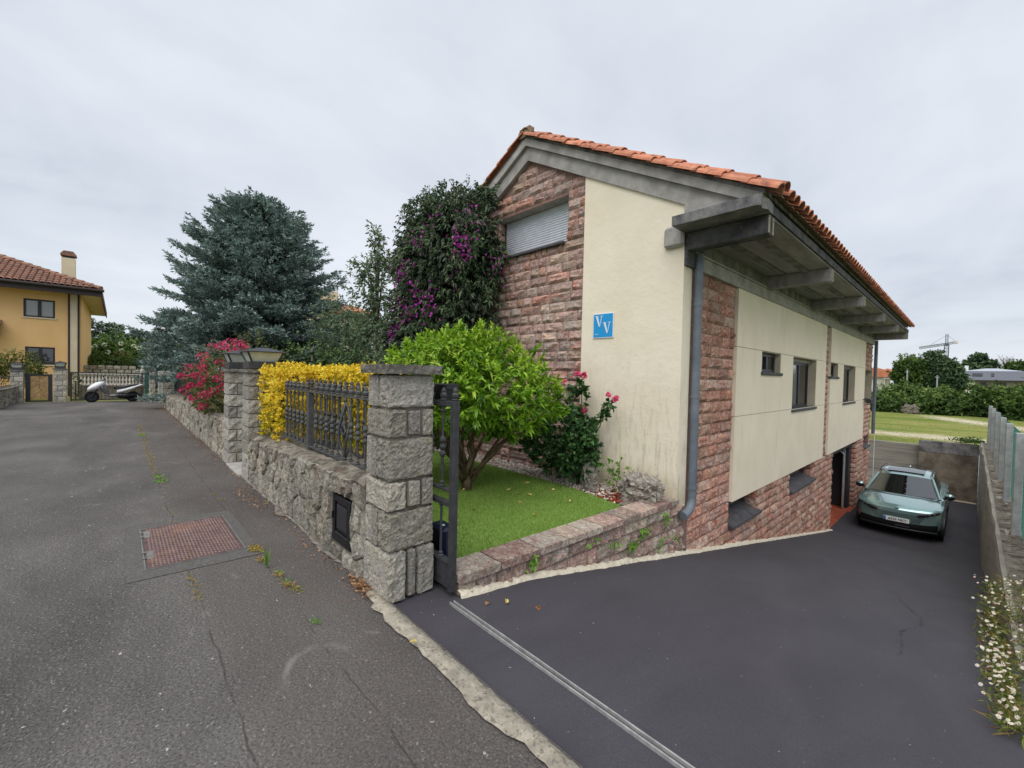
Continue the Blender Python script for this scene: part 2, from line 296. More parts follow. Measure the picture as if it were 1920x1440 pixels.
M['bark'] = mat('brown_bark', [(0.35, lin(70, 58, 44)), (0.65, lin(112, 98, 78))], 14, 6, 0.95, 0.15, 0.9, 30, 0.02, stretch=(1, 1, 0.3))
M['barkg'] = mat('grey_bark', [(0.35, lin(86, 80, 70)), (0.65, lin(122, 114, 100))], 14, 6, 0.95, 0.15, 0.9, 30, 0.02, stretch=(1, 1, 0.3))
M['stem'] = flat('green_stem', lin(84, 100, 60), 0.7, 0.2)
M['rust_worn'] = mat('worn_tread_steel', [(0.35, lin(128, 104, 100)), (0.65, lin(156, 134, 128))], 9, 5, 0.55, 0.4, metal=0.3)
M['rust'] = mat('rusty_plate', [(0.35, lin(80, 62, 60)), (0.65, lin(106, 84, 80))], 12, 6, 0.7, 0.35, 0.2, 90, 0.004, [(3, 0.52, 0.7, lin(146, 108, 84), 0.5, (1, 1, 1))], metal=0.2)
M['steel'] = mat('galvanised_steel', [(0.35, lin(150, 150, 150)), (0.65, lin(182, 182, 180))], 20, 5, 0.5, 0.4, 0.1, 60, 0.003, [(14, 0.6, 0.7, lin(120, 112, 104), 0.5, (1, 1, 1))], metal=0.35)
M['dullsteel'] = mat('dull_steel', [(0.35, lin(112, 110, 108)), (0.65, lin(142, 139, 136))], 20, 5, 0.6, 0.4, 0.1, 60, 0.003, [(14, 0.55, 0.7, lin(100, 84, 74), 0.6, (1, 1, 1))], metal=0.3)
M['lampglass'] = mat('frosted_lamp_glass', [(0.35, lin(176, 184, 172)), (0.65, lin(204, 208, 196))], 9, 4, 0.35, 0.5)
M['lampglass_b'] = M['lampglass']
M['navy'] = flat('navy_plastic', lin(22, 32, 58), 0.35, 0.5)
M['black'] = flat('black_plastic', lin(22, 23, 26), 0.45, 0.4)
M['paint'] = flat('teal_car_paint', lin(152, 184, 184), 0.2, 0.5, 0.6, 1.0, 0.01)
M['carglass'] = glassmat('car_glass', (0.006, 0.008, 0.01, 1), 0.01, 2.5)
M['tyre'] = flat('tyre_rubber', lin(26, 26, 28), 0.8, 0.2)
M['alloy'] = flat('alloy_rim', lin(120, 122, 126), 0.35, 0.5, 0.7)
M['chrome'] = flat('chrome', lin(190, 192, 196), 0.15, 0.5, 0.9)
M['platew'] = flat('plate_white', lin(224, 226, 224), 0.4, 0.4, var=0.01)
M['plateb'] = flat('plate_blue', lin(34, 92, 178), 0.4, 0.4, var=0.01)
M['ink'] = flat('black_ink', lin(22, 22, 26), 0.5, 0.3)
M['lampred'] = flat('red_lens', lin(150, 40, 36), 0.2, 0.5)
M['ochre'] = mat('ochre_render', [(0.35, lin(226, 184, 126)), (0.65, lin(233, 193, 138))], 0.7, 6, 0.9, 0.2, 0, layers=[(1.2, 0.5, 0.75, lin(214, 170, 112), 0.5, (1, 1, 0.3))])
M['cream2'] = mat('beige_strip', [(0.35, lin(206, 192, 164)), (0.65, lin(216, 203, 176))], 2, 5, 0.9, 0.2)
M['brownwood'] = flat('dark_brown_wood', lin(58, 50, 48), 0.7, 0.3)
M['plank'] = mat('grey_gold_plank', [(0.35, lin(150, 120, 82)), (0.65, lin(182, 152, 110))], 8, 5, 0.8, 0.25, rv=0.16, stretch=(1, 1, 1))
M['bal'] = flat('white_balustrade', lin(206, 200, 190), 0.8, 0.2)
def fieldmat():
    m, nt = newmat('dry_meadow'); p = nt.pos(); s = nt.n('ShaderNodeSeparateXYZ', {0: p}); x, y = s.outputs[0], s.outputs[1]
    f = nt.noise(nt.mapv(p, (0.5, 1.2, 1)), 0.5, 7, 0.62, 0.5)
    c = nt.ramp(f, [(0.34, lin(96, 116, 50)), (0.5, lin(122, 130, 66)), (0.66, lin(144, 140, 86))])
    c = nt.mix(nt.math('MULTIPLY', nt.ramp(nt.noise(p, 6, 6, 0.7), [(0.5, 0.0), (0.68, 1.0)]), 0.5), c, lin(88, 108, 46))
    w = nt.math('MULTIPLY', nt.math('SUBTRACT', nt.noise(p, 0.7, 5, 0.65), 0.5), 3.0)
    d1 = nt.math('ABSOLUTE', nt.math('SUBTRACT', nt.math('ADD', y, w), nt.math('ADD', 27.2, nt.math('MULTIPLY', nt.math('MAXIMUM', x, 0.0), 0.5))))
    d2 = nt.math('ABSOLUTE', nt.math('SUBTRACT', nt.math('ADD', y, w), nt.math('ADD', 41.0, nt.math('MULTIPLY', x, -1.6))))
    k2 = nt.math('MULTIPLY', nt.ramp(nt.math('MULTIPLY', d2, 0.2), [(0.15, 1.0), (0.6, 0.0)]), nt.ramp(nt.math('MULTIPLY', nt.math('ADD', x, 3.0), 0.2), [(0.0, 0.0), (0.4, 1.0)]))
    k = nt.math('MAXIMUM', nt.ramp(nt.math('MULTIPLY', d1, 0.5), [(0.15, 1.0), (0.75, 0.0)]), k2)
    g = nt.ramp(nt.noise(p, 2.2, 6, 0.6), [(0.35, lin(176, 166, 138)), (0.65, lin(206, 198, 178))])
    c = nt.mix(nt.math('MULTIPLY', k, 0.92), c, g)
    b = nt.n('ShaderNodeBump', {'Strength': 0.5, 'Distance': 0.05, 'Height': nt.noise(p, 14, 5, 0.6)}).outputs[0]
    bsdf(nt, c, 0.95, 0.1, 0, b); return m
M['field'] = fieldmat()
M['_unused'] = mat('pale_gravel_track', [(0.35, lin(178, 168, 146)), (0.65, lin(208, 198, 178))], 2, 6, 0.95, 0.1, 0.5, 40, 0.02, [(1.3, 0.54, 0.66, lin(140, 142, 86), 0.7, (0.6, 1, 1))])
M['ground'] = mat('far_meadow', [(0.34, lin(92, 114, 50)), (0.66, lin(138, 142, 80))], 0.08, 6, 0.95, 0.1)
M['greywall'] = flat('far_grey_cladding', lin(100, 104, 113), 0.6, 0.3)
M['greyroof'] = flat('far_zinc_roof', lin(172, 178, 188), 0.5, 0.3)
M['postc'] = mat('concrete_post', [(0.35, lin(140, 144, 146)), (0.65, lin(168, 171, 172))], 8, 5, 0.9, 0.2, 0.3, 60, 0.006)
M['greenwire'] = flat('green_coated_wire', lin(40, 112, 96), 0.5, 0.4)
M['greenscreen'] = flat('green_metal_post', lin(48, 84, 78), 0.5, 0.4)
M['cranem'] = flat('crane_steel', lin(148, 154, 158), 0.6, 0.3)
M['craned'] = flat('crane_mast_steel', lin(86, 98, 110), 0.6, 0.3)
# foliage
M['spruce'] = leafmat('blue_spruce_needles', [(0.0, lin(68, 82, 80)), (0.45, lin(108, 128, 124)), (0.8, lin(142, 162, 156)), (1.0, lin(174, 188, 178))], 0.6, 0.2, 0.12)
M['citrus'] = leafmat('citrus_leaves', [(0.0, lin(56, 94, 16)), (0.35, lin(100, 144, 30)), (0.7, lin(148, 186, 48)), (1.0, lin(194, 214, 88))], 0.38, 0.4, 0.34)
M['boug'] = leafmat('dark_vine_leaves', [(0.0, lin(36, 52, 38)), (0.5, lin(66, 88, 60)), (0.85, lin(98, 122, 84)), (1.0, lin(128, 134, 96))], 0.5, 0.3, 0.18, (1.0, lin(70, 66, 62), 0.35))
M['bract'] = leafmat('magenta_bracts', [(0.0, lin(128, 30, 116)), (1.0, lin(196, 84, 184))], 0.6, 0.2, 0.35)
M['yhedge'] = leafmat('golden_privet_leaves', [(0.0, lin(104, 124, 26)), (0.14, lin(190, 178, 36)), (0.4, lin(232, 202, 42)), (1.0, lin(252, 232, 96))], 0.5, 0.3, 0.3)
M['hedgegreen'] = leafmat('hedge_inner_leaves', [(0.0, lin(40, 62, 16)), (1.0, lin(92, 120, 32))], 0.5, 0.3, 0.25)
M['pinkleaf'] = leafmat('olive_shrub_leaves', [(0.0, lin(62, 76, 42)), (0.6, lin(98, 112, 62)), (1.0, lin(138, 130, 84))], 0.5, 0.3, 0.25)
M['pinkfl'] = leafmat('pink_blossom', [(0.0, lin(166, 32, 76)), (0.5, lin(208, 56, 106)), (1.0, lin(232, 116, 150))], 0.6, 0.2, 0.35)
M['rose'] = leafmat('rose_petals', [(0.0, lin(216, 62, 112)), (1.0, lin(248, 136, 172))], 0.55, 0.2, 0.3)
M['roseleaf'] = leafmat('rose_leaves', [(0.0, lin(34, 62, 34)), (0.5, lin(56, 92, 48)), (1.0, lin(92, 130, 72))], 0.45, 0.35, 0.22)
M['laurel'] = leafmat('laurel_leaves', [(0.0, lin(36, 54, 32)), (0.6, lin(66, 92, 50)), (1.0, lin(118, 140, 78))], 0.45, 0.35, 0.2)
M['thin'] = leafmat('pale_thin_leaves', [(0.0, lin(74, 94, 70)), (0.6, lin(112, 132, 98)), (1.0, lin(150, 166, 128))], 0.5, 0.3, 0.3)
M['farleaf'] = leafmat('mixed_green_leaves', [(0.0, lin(48, 68, 38)), (0.55, lin(80, 108, 54)), (1.0, lin(126, 148, 78))], 0.6, 0.2, 0.2, (0.35, lin(100, 126, 58), 0.45))
M['fardark'] = leafmat('dark_tree_leaves', [(0.0, lin(50, 68, 52)), (0.55, lin(82, 106, 76)), (1.0, lin(118, 140, 100))], 0.6, 0.2, 0.15, (0.3, lin(84, 104, 66), 0.4))
M['olive'] = leafmat('olive_brown_leaves', [(0.0, lin(72, 84, 40)), (0.6, lin(106, 116, 58)), (1.0, lin(138, 142, 80))], 0.6, 0.2, 0.25)
M['drygrass'] = leafmat('weed_blades', [(0.0, lin(112, 124, 44)), (0.35, lin(150, 150, 66)), (0.6, lin(176, 144, 84)), (1.0, lin(158, 112, 70))], 0.7, 0.2, 0.25)
M['fern'] = leafmat('fern_green', [(0.0, lin(76, 128, 40)), (1.0, lin(134, 178, 72))], 0.5, 0.3, 0.3)
M['litter'] = leafmat('brown_leaf_litter', [(0.0, lin(104, 72, 52)), (0.5, lin(150, 108, 76)), (1.0, lin(184, 152, 110))], 0.8, 0.2, 0.1)
M['litter_y'] = leafmat('yellow_leaf', [(0.0, lin(196, 172, 90)), (1.0, lin(226, 208, 130))], 0.7, 0.2, 0.15)
M['petalw'] = leafmat('white_petals', [(0.0, lin(236, 226, 214)), (0.8, lin(244, 240, 232)), (1.0, lin(226, 182, 186))], 0.7, 0.2, 0.2)
M['cut_white'] = leafmat('cream_flower_heads', [(0.0, lin(214, 216, 190)), (1.0, lin(240, 240, 224))], 0.7, 0.2, 0.2)

# ------------------------------------------------------------------ mesh helpers
WL = {}                                        # world origin of every unrotated root / part

def link(o, parent=None, loc=(0, 0, 0)):
    """link o so that its origin stands at world point loc (parents are unrotated)"""
    COL.objects.link(o)
    if parent is not None:
        o.parent = parent
        o.location = Vector(loc) - WL[parent.name]
    else:
        o.location = Vector(loc)
    WL[o.name] = Vector(loc)
    return o

def tag(o, label=None, cat=None, group=None, kind=None):
    if label: o['label'] = label
    if cat: o['category'] = cat
    if group: o['group'] = group
    if kind: o['kind'] = kind
    return o

def thing(name, label, cat, loc=(0, 0, 0), group=None):
    o = bpy.data.objects.new(name, None); o.empty_display_size = 0.2
    link(o, None, loc)
    return tag(o, label, cat, group)

class MB:
    def __init__(s): s.v = []; s.f = []
    def add(s, vs, fs):
        b = len(s.v); s.v += [tuple(v) for v in vs]; s.f += [tuple(b + i for i in f) for f in fs]
        return s
    def box(s, x0, x1, y0, y1, z0, z1, b=0.0):
        if b <= 0:
            return s.add([(x0, y0, z0), (x1, y0, z0), (x1, y1, z0), (x0, y1, z0), (x0, y0, z1), (x1, y0, z1), (x1, y1, z1), (x0, y1, z1)],
                         [(0, 3, 2, 1), (4, 5, 6, 7), (0, 1, 5, 4), (1, 2, 6, 5), (2, 3, 7, 6), (3, 0, 4, 7)])
        b = min(b, (x1 - x0) * .45, (y1 - y0) * .45, (z1 - z0) * .45)
        bm = bmesh.new()
        mt = Matrix.Translation(((x0 + x1) / 2, (y0 + y1) / 2, (z0 + z1) / 2)) @ Matrix.Diagonal((x1 - x0, y1 - y0, z1 - z0, 1))
        bmesh.ops.create_cube(bm, size=1, matrix=mt)
        bmesh.ops.bevel(bm, geom=bm.edges[:], offset=b, segments=1, affect='EDGES')
        return s.bm(bm)
    def bm(s, bm, mt=None):
        if mt is not None: bm.transform(mt)
        bm.verts.index_update()
        s.add([v.co for v in bm.verts], [[v.index for v in f.verts] for f in bm.faces]); bm.free()
        return s
    def prism(s, poly, axis, a, b):
        """polygon in the two other axes extruded along axis from a to b"""
        n = len(poly)
        def p(u, v, w): return {0: (w, u, v), 1: (u, w, v), 2: (u, v, w)}[axis]
        vs = [p(u, v, a) for u, v in poly] + [p(u, v, b) for u, v in poly]
        fs = [tuple(range(n)), tuple(range(2 * n - 1, n - 1, -1))] + [(i, i + n, (i + 1) % n + n, (i + 1) % n) for i in range(n)]
        return s.add(vs, fs)
    def tube(s, pts, r, n=8, cap=True):
        pts = [Vector(p) for p in pts]
        rs = r if hasattr(r, '__len__') else [r] * len(pts)
        b = len(s.v); up = None
        for i, p in enumerate(pts):
            d = (pts[min(i + 1, len(pts) - 1)] - pts[max(i - 1, 0)]).normalized()
            if up is None:
                up = Vector((0, 0, 1)) if abs(d.z) < 0.9 else Vector((1, 0, 0))
            sd_ = d.cross(up).normalized(); up = sd_.cross(d).normalized()
            for k in range(n):
                a = 2 * PI * k / n
                s.v.append(tuple(p + (sd_ * math.cos(a) + up * math.sin(a)) * rs[i]))
        for i in range(len(pts) - 1):
            for k in range(n):
                s.f.append((b + i * n + k, b + i * n + (k + 1) % n, b + (i + 1) * n + (k + 1) % n, b + (i + 1) * n + k))
        if cap:
            s.f.append(tuple(b + k for k in range(n - 1, -1, -1))); s.f.append(tuple(b + (len(pts) - 1) * n + k for k in range(n)))
        return s
    def lathe(s, prof, c=(0, 0, 0), n=10):
        b = len(s.v)
        for r, z in prof:
            for k in range(n):
                a = 2 * PI * k / n; s.v.append((c[0] + r * math.cos(a), c[1] + r * math.sin(a), c[2] + z))
        for i in range(len(prof) - 1):
            for k in range(n):
                s.f.append((b + i * n + k, b + i * n + (k + 1) % n, b + (i + 1) * n + (k + 1) % n, b + (i + 1) * n + k))
        s.f.append(tuple(b + k for k in range(n - 1, -1, -1))); s.f.append(tuple(b + (len(prof) - 1) * n + k for k in range(n)))
        return s
    def grid(s, fn, nu, nv):
        b = len(s.v)
        for i in range(nu + 1):
            for j in range(nv + 1): s.v.append(tuple(fn(i / nu, j / nv)))
        for i in range(nu):
            for j in range(nv):
                a = b + i * (nv + 1) + j; s.f.append((a, a + nv + 1, a + nv + 2, a + 1))
        return s
    def holewall(s, us, vs, holes, w0, w1, to3):
        """slab of thickness w0..w1 with rectangular holes (u0,u1,v0,v1); to3(u,v,w) -> xyz"""
        U = sorted({*us, *[h[i] for h in holes for i in (0, 1)]}); V = sorted({*vs, *[h[i] for h in holes for i in (2, 3)]})
        U = [u for u in U if us[0] - 1e-6 <= u <= us[1] + 1e-6]; V = [v for v in V if vs[0] - 1e-6 <= v <= vs[1] + 1e-6]
        def solid(i, j):
            if i < 0 or j < 0 or i >= len(U) - 1 or j >= len(V) - 1: return False
            cu, cv = (U[i] + U[i + 1]) / 2, (V[j] + V[j + 1]) / 2
            return not any(h[0] < cu < h[1] and h[2] < cv < h[3] for h in holes)
        for i in range(len(U) - 1):
            for j in range(len(V) - 1):
                if not solid(i, j): continue
                a, b_, c, d = U[i], U[i + 1], V[j], V[j + 1]
                q = lambda *p: s.add([to3(*x) for x in p], [(0, 1, 2, 3)])
                q((a, c, w1), (b_, c, w1), (b_, d, w1), (a, d, w1)); q((a, d, w0), (b_, d, w0), (b_, c, w0), (a, c, w0))
                if not solid(i - 1, j): q((a, c, w0), (a, c, w1), (a, d, w1), (a, d, w0))
                if not solid(i + 1, j): q((b_, d, w0), (b_, d, w1), (b_, c, w1), (b_, c, w0))
                if not solid(i, j - 1): q((b_, c, w0), (b_, c, w1), (a, c, w1), (a, c, w0))
                if not solid(i, j + 1): q((a, d, w0), (a, d, w1), (b_, d, w1), (b_, d, w0))
        return s
    def mesh(s, name, m=None, smooth=False, fix=True):
        me = bpy.data.meshes.new(name); me.from_pydata(s.v, [], s.f)
        if m: me.materials.append(m)
        if fix:
            bm = bmesh.new(); bm.from_mesh(me); bmesh.ops.recalc_face_normals(bm, faces=bm.faces[:]); bm.to_mesh(me); bm.free()
        if smooth:
            me.polygons.foreach_set('use_smooth', [True] * len(me.polygons))
        me.update()
        return me
    def build(s, name, m, parent=None, smooth=False, fix=True, origin=None, kind=None):
        o = bpy.data.objects.new(name, s.mesh(name, m, smooth, fix))
        link(o, parent, (0, 0, 0))
        if kind: o['kind'] = kind
        return o

def inst(name, me, parent, loc, scale=(1, 1, 1), rot=(0, 0, 0)):
    o = bpy.data.objects.new(name, me)
    link(o, parent, loc); o.scale = scale; o.rotation_euler = rot
    return o

def smooth_by_angle(o, ang=40):
    me = o.data
    bm = bmesh.new(); bm.from_mesh(me)
    for e in bm.edges:
        e.smooth = len(e.link_faces) == 2 and e.calc_face_angle(0) < math.radians(ang)
    for f in bm.faces: f.smooth = True
    bm.to_mesh(me); bm.free()
    return o

def fast_mesh(name, co, faces_flat, sizes, m, rnd=None):
    me = bpy.data.meshes.new(name)
    me.vertices.add(len(co)); me.vertices.foreach_set('co', np.asarray(co, np.float32).ravel())
    me.loops.add(len(faces_flat)); me.loops.foreach_set('vertex_index', np.asarray(faces_flat, np.int32))
    me.polygons.add(len(sizes))
    st = np.concatenate(([0], np.cumsum(sizes)[:-1])).astype(np.int32)
    me.polygons.foreach_set('loop_start', st)
    if rnd is not None:
        at = me.attributes.new('rnd', 'FLOAT', 'POINT'); at.data.foreach_set('value', np.asarray(rnd, np.float32))
    if m: me.materials.append(m)
    me.update(calc_edges=True); me.validate()
    return me

def unit(a):
    return a / np.maximum(np.linalg.norm(a, axis=-1, keepdims=True), 1e-9)

def rdir(n, up=0.0):
    d = rng.normal(size=(n, 3)); d[:, 2] += up
    return unit(d)

def leaves(name, P, D, L, Wd, m, parent=None, N=None, rnd=None, fold=0.25, droop=0.15, kind=None, hi=True):
    """one mesh of pointed leaves: base P, direction D, length L, width Wd"""
    P = np.asarray(P, float); n = len(P); D = unit(np.asarray(D, float))
    L = np.broadcast_to(L, (n,)).astype(float)[:, None]; Wd = np.broadcast_to(Wd, (n,)).astype(float)[:, None]
    if N is None: N = rdir(n, 1.2)
    S = unit(np.cross(D, N)); N = np.cross(S, D)
    tip = P + D * L; tip[:, 2] -= (droop * L[:, 0])
    mid = P + D * L * 0.52 - N * L * 0.0
    l = P + D * L * 0.42 + S * Wd * 0.5 + N * Wd * fold; r = P + D * L * 0.42 - S * Wd * 0.5 + N * Wd * fold
    if rnd is None: rnd = rng.random(n)
    idx = np.arange(n)[:, None]
    if hi:
        mid[:, 2] += droop * L[:, 0] * 0.25
        co = np.stack([P, l, r, mid, tip], 1).reshape(-1, 3)
        f = np.concatenate([idx * 5 + np.array([[0, 2, 3]]), idx * 5 + np.array([[2, 4, 3]]), idx * 5 + np.array([[3, 4, 1]]), idx * 5 + np.array([[0, 3, 1]])], 1).ravel()
        k, nf = 5, 4
    else:
        co = np.stack([P, l, r, tip], 1).reshape(-1, 3)
        f = np.concatenate([idx * 4 + np.array([[0, 2, 3]]), idx * 4 + np.array([[0, 3, 1]])], 1).ravel()
        k, nf = 4, 2
    me = fast_mesh(name, co, f, np.full(n * nf, 3), m, np.repeat(rnd, k))
    o = bpy.data.objects.new(name, me)
    link(o, parent, (0, 0, 0))
    if kind: o['kind'] = kind
    return o

def lumps(c, r, n, amp=0.18, freq=1.1, seed=0, zmin=None, shell=(0.62, 1.0)):
    """n points in the outer part of a lumpy ellipsoid, plus outward directions"""
    d = rdir(n)
    rad = np.array([1 + amp * 2.2 * noise.noise(Vector((x * freq * 2 + seed * 3.1, y * freq * 2 + seed, z * freq * 2 - seed))) + amp * noise.noise(Vector((x * 5.3 + seed, y * 5.3, z * 5.3))) for x, y, z in d])
    t = shell[0] + (shell[1] - shell[0]) * rng.random(n) ** 0.6
    p = np.array(c) + d * np.array(r) * (rad * t)[:, None]
    nd = unit(d / np.array(r))
    if zmin is not None:
        k = p[:, 2] > zmin; p, nd = p[k], nd[k]
    return p, nd

def rosettes(p, nd, k, spread, L, up=0.3):
    """k leaves radiating from each shoot tip"""
    n = len(p)
    P = np.repeat(p, k, 0); A = np.repeat(unit(nd + np.array([0, 0, up])), k, 0)
    D = unit(A + rng.normal(size=(n * k, 3)) * spread)
    P = P - A * (L * rng.random(n * k) * 1.1)[:, None]
    return P, D, A

# rough rock block: subdivided cube whose faces are broken like split stone
_rb = {}
def rock_block_mesh(nx, ny, nz, seed, amp=0.07, m=None, pinch=0.08):
    key = (nx, ny, nz, seed, amp, m.name if m else '', pinch)
    if key in _rb: return _rb[key]
    mb = MB()
    idx = {}
    def V(i, j, k):
        if (i, j, k) not in idx:
            p = Vector((i / nx - .5, j / ny - .5, k / nz - .5))
            e = sorted([abs(p.x), abs(p.y), abs(p.z)])
            q = p.copy()
            edge = e[1] > 0.499
            for a in range(3):
                if abs(abs(p[a]) - .5) < 1e-6:
                    q[a] += amp * (noise.noise(p * 3.1 + Vector((seed * 5.7, a * 9.1, seed))) + .6 * noise.noise(p * 7.3 + Vector((seed, a * 3, 4))) + .8 * noise.noise(p * 15 + Vector((seed, a * 3, 9)))) * (0.25 if edge else 1.0) * (1 if p[a] > 0 else -1)
                    if edge: q[a] *= 1 - pinch * (0.6 + 0.8 * abs(noise.noise(p * 5 + Vector((seed, 2, a)))))
                    else: q[a] *= 1 + 0.0
            idx[(i, j, k)] = len(mb.v); mb.v.append(tuple(q))
        return idx[(i, j, k)]
    for i in range(nx):
        for k in range(nz):
            mb.f.append((V(i, 0, k), V(i + 1, 0, k), V(i + 1, 0, k + 1), V(i, 0, k + 1)))
            mb.f.append((V(i, ny, k + 1), V(i + 1, ny, k + 1), V(i + 1, ny, k), V(i, ny, k)))
    for j in range(ny):
        for k in range(nz):
            mb.f.append((V(nx, j, k), V(nx, j + 1, k), V(nx, j + 1, k + 1), V(nx, j, k + 1)))
            mb.f.append((V(0, j, k + 1), V(0, j + 1, k + 1), V(0, j + 1, k), V(0, j, k)))
    for i in range(nx):
        for j in range(ny):
            mb.f.append((V(i, j, nz), V(i + 1, j, nz), V(i + 1, j + 1, nz), V(i, j + 1, nz)))
            mb.f.append((V(i, j + 1, 0), V(i + 1, j + 1, 0), V(i + 1, j, 0), V(i, j, 0)))
    me = mb.mesh('stone', m, smooth=False, fix=False)
    _rb[key] = me
    return me

# split-face ashlar: thin block, face towards local -Y, unit width and height, bulging 0..1 in depth
_af = {}
def ashlar_mesh(seed, m, nu=5, nv=4):
    key = (seed, m.name, nu, nv)
    if key in _af: return _af[key]
    mb = MB()
    def f(u, v):
        e = min(u, 1 - u) * nu; g = min(v, 1 - v) * nv
        t = min(1, e) * min(1, g)
        d = 0.12 + t * (0.62 + 0.75 * noise.noise(Vector((u * 2.3 + seed * 4.1, v * 2.0, seed))) + 0.35 * noise.noise(Vector((u * 6, v * 5 + seed * 2, 3.3))))
        x = u - .5 + (0.02 * noise.noise(Vector((v * 3, seed, 1))) if e == 0 else 0.05 * noise.noise(Vector((u * 9, v * 9, seed))))
        z = v - .5 + (0.03 * noise.noise(Vector((u * 3, seed, 7))) if g == 0 else 0.06 * noise.noise(Vector((u * 9, v * 9, seed + 4))))
        return (x, -max(0.05, d), z)
    mb.grid(f, nu, nv)
    n0 = len(mb.v)
    ring = [i * (nv + 1) for i in range(nu + 1)] + [nu * (nv + 1) + j for j in range(1, nv + 1)] + [i * (nv + 1) + nv for i in range(nu - 1, -1, -1)] + [j for j in range(nv - 1, 0, -1)]
    back = {}
    for r in ring:
        x, y, z = mb.v[r]; back[r] = len(mb.v); mb.v.append((x, 0.6, z))
    for a, b in zip(ring, ring[1:] + ring[:1]): mb.f.append((b, a, back[a], back[b]))
    me = mb.mesh('stone', m, fix=True)
    _af[key] = me
    return me

def courses(u0, u1, v0, v1, h, wmin, wmax, rnd_, skip=None, off=0):
    """rows of stones (u,v,w,h) covering a rectangle; skip(u0,u1,v0,v1) drops or clips"""
    out = []; nrow = max(1, round((v1 - v0) / h)); hh = (v1 - v0) / nrow
    for r in range(nrow):
        u = u0
        while u < u1 - 1e-6:
            w = rnd_.uniform(wmin, wmax)
            if rnd_.random() < 0.18: w *= 0.5
            if u1 - (u + w) < wmin * 0.55: w = u1 - u
            out.append((u, u + w, v0 + r * hh, v0 + (r + 1) * hh)); u += w
    return out

# convex-cell rubble pattern in a rectangle
def voronoi_cells(u0, u1, v0, v1, n, rnd_, su=1.0, sv=1.0, relax=2):
    pts = [(rnd_.uniform(u0, u1), rnd_.uniform(v0, v1)) for _ in range(n)]
    def clip(poly, a, b, c):                     # keep a*u+b*v<=c
        out = []
        for i in range(len(poly)):
            p, q = poly[i], poly[(i + 1) % len(poly)]
            dp, dq = a * p[0] + b * p[1] - c, a * q[0] + b * q[1] - c
            if dp <= 0: out.append(p)
            if dp * dq < 0:
                t = dp / (dp - dq); out.append((p[0] + (q[0] - p[0]) * t, p[1] + (q[1] - p[1]) * t))
        return out
    cells = []
    for it in range(relax + 1):
        cells = []
        for i, (x, y) in enumerate(pts):
            poly = [(u0, v0), (u1, v0), (u1, v1), (u0, v1)]
            for j, (a, b) in sorted(enumerate(pts), key=lambda q: ((q[1][0] - x) / su) ** 2 + ((q[1][1] - y) / sv) ** 2)[1:26]:
                nx_, ny_ = (a - x) / su ** 2, (b - y) / sv ** 2
                poly = clip(poly, nx_, ny_, nx_ * (a + x) / 2 + ny_ * (b + y) / 2)
                if len(poly) < 3: break
            cells.append(poly if len(poly) >= 3 else None)
        if it < relax:
            for i, c in enumerate(cells):
                if c: pts[i] = (sum(p[0] for p in c) / len(c), sum(p[1] for p in c) / len(c))
    return [c for c in cells if c]

def rubble_stone(poly, gap, depth, seed, to3, m):
    """one irregular stone from a polygon (u,v): shrunk by the joint, domed, broken face. to3(u,v,w)"""
    cu = sum(p[0] for p in poly) / len(poly); cv = sum(p[1] for p in poly) / len(poly)
    pts = []
    for i in range(len(poly)):                   # subdivide and wobble the outline
        p, q = poly[i], poly[(i + 1) % len(poly)]
        k = max(1, int(math.hypot(q[0] - p[0], q[1] - p[1]) / 0.07))
        for t in range(k):
            pts.append((p[0] + (q[0] - p[0]) * t / k, p[1] + (q[1] - p[1]) * t / k))
    ring = []
    for u, v in pts:
        d = math.hypot(u - cu, v - cv) + 1e-6
        s = max(0.3, 1 - gap * (0.7 + 1.2 * abs(noise.noise(Vector((u * 9, v * 9, seed))))) / d)
        ring.append((cu + (u - cu) * s, cv + (v - cv) * s))
    mb = MB(); n = len(ring); jit = lambda u, v, a: depth * (a + 0.45 * noise.noise(Vector((u * 9, v * 9, seed * 2.3))) + 0.5 * noise.noise(Vector((u * 27, v * 27, seed))))
    o = (cu, cv)
    layers = [(1.0, -0.05), (1.0, 0.45), (0.90, 0.85), (0.62, 0.95), (0.3, 1.0)]
    for s, w in layers:
        for u, v in ring:
            a, b = cu + (u - cu) * s, cv + (v - cv) * s
            mb.v.append(tuple(to3(a, b, jit(a, b, w) if w > 0.3 else depth * w)))
    for k in range(len(layers) - 1):
        for i in range(n): mb.f.append((k * n + i, k * n + (i + 1) % n, (k + 1) * n + (i + 1) % n, (k + 1) * n + i))
    mb.v.append(tuple(to3(cu, cv, jit(cu, cv, 1.05)))); c = len(mb.v) - 1; k = (len(layers) - 1) * n
    for i in range(n): mb.f.append((k + i, k + (i + 1) % n, c))
    return mb

CAMP = Vector((0, 0, 1.62))
def seen_size(p, area, nrm):
    d = Vector(p) - CAMP
    L2 = d.length_squared
    return area * max(0.02, abs(d.normalized().dot(Vector(nrm)))) / L2

def singles_and_rest(items, limit, parent, base, m, rest_name):
    """items: (size, mesh, loc, scale, rot). The largest become objects of their own, the others one joined part"""
    items.sort(key=lambda t: -t[0])
    for s, me, loc, sc, rot in items[:limit]: inst(base, me, parent, loc, sc, rot)
    rest = items[limit:]
    if rest:
        cos, fl, sz, rn = [], [], [], []; b = 0
        for s, me, loc, sc, rot in rest:
            mt = Matrix.LocRotScale(Vector(loc), __import__('mathutils').Euler(rot), Vector(sc))
            q = random.random()
            for v in me.vertices: cos.append(tuple(mt @ v.co)); rn.append(q)
            for p in me.polygons: fl += [b + i for i in p.vertices]; sz.append(len(p.vertices))
            b += len(me.vertices)
        o = bpy.data.objects.new(rest_name, fast_mesh(rest_name, cos, fl, sz, m, rn)); link(o, parent); o['kind'] = 'stuff'

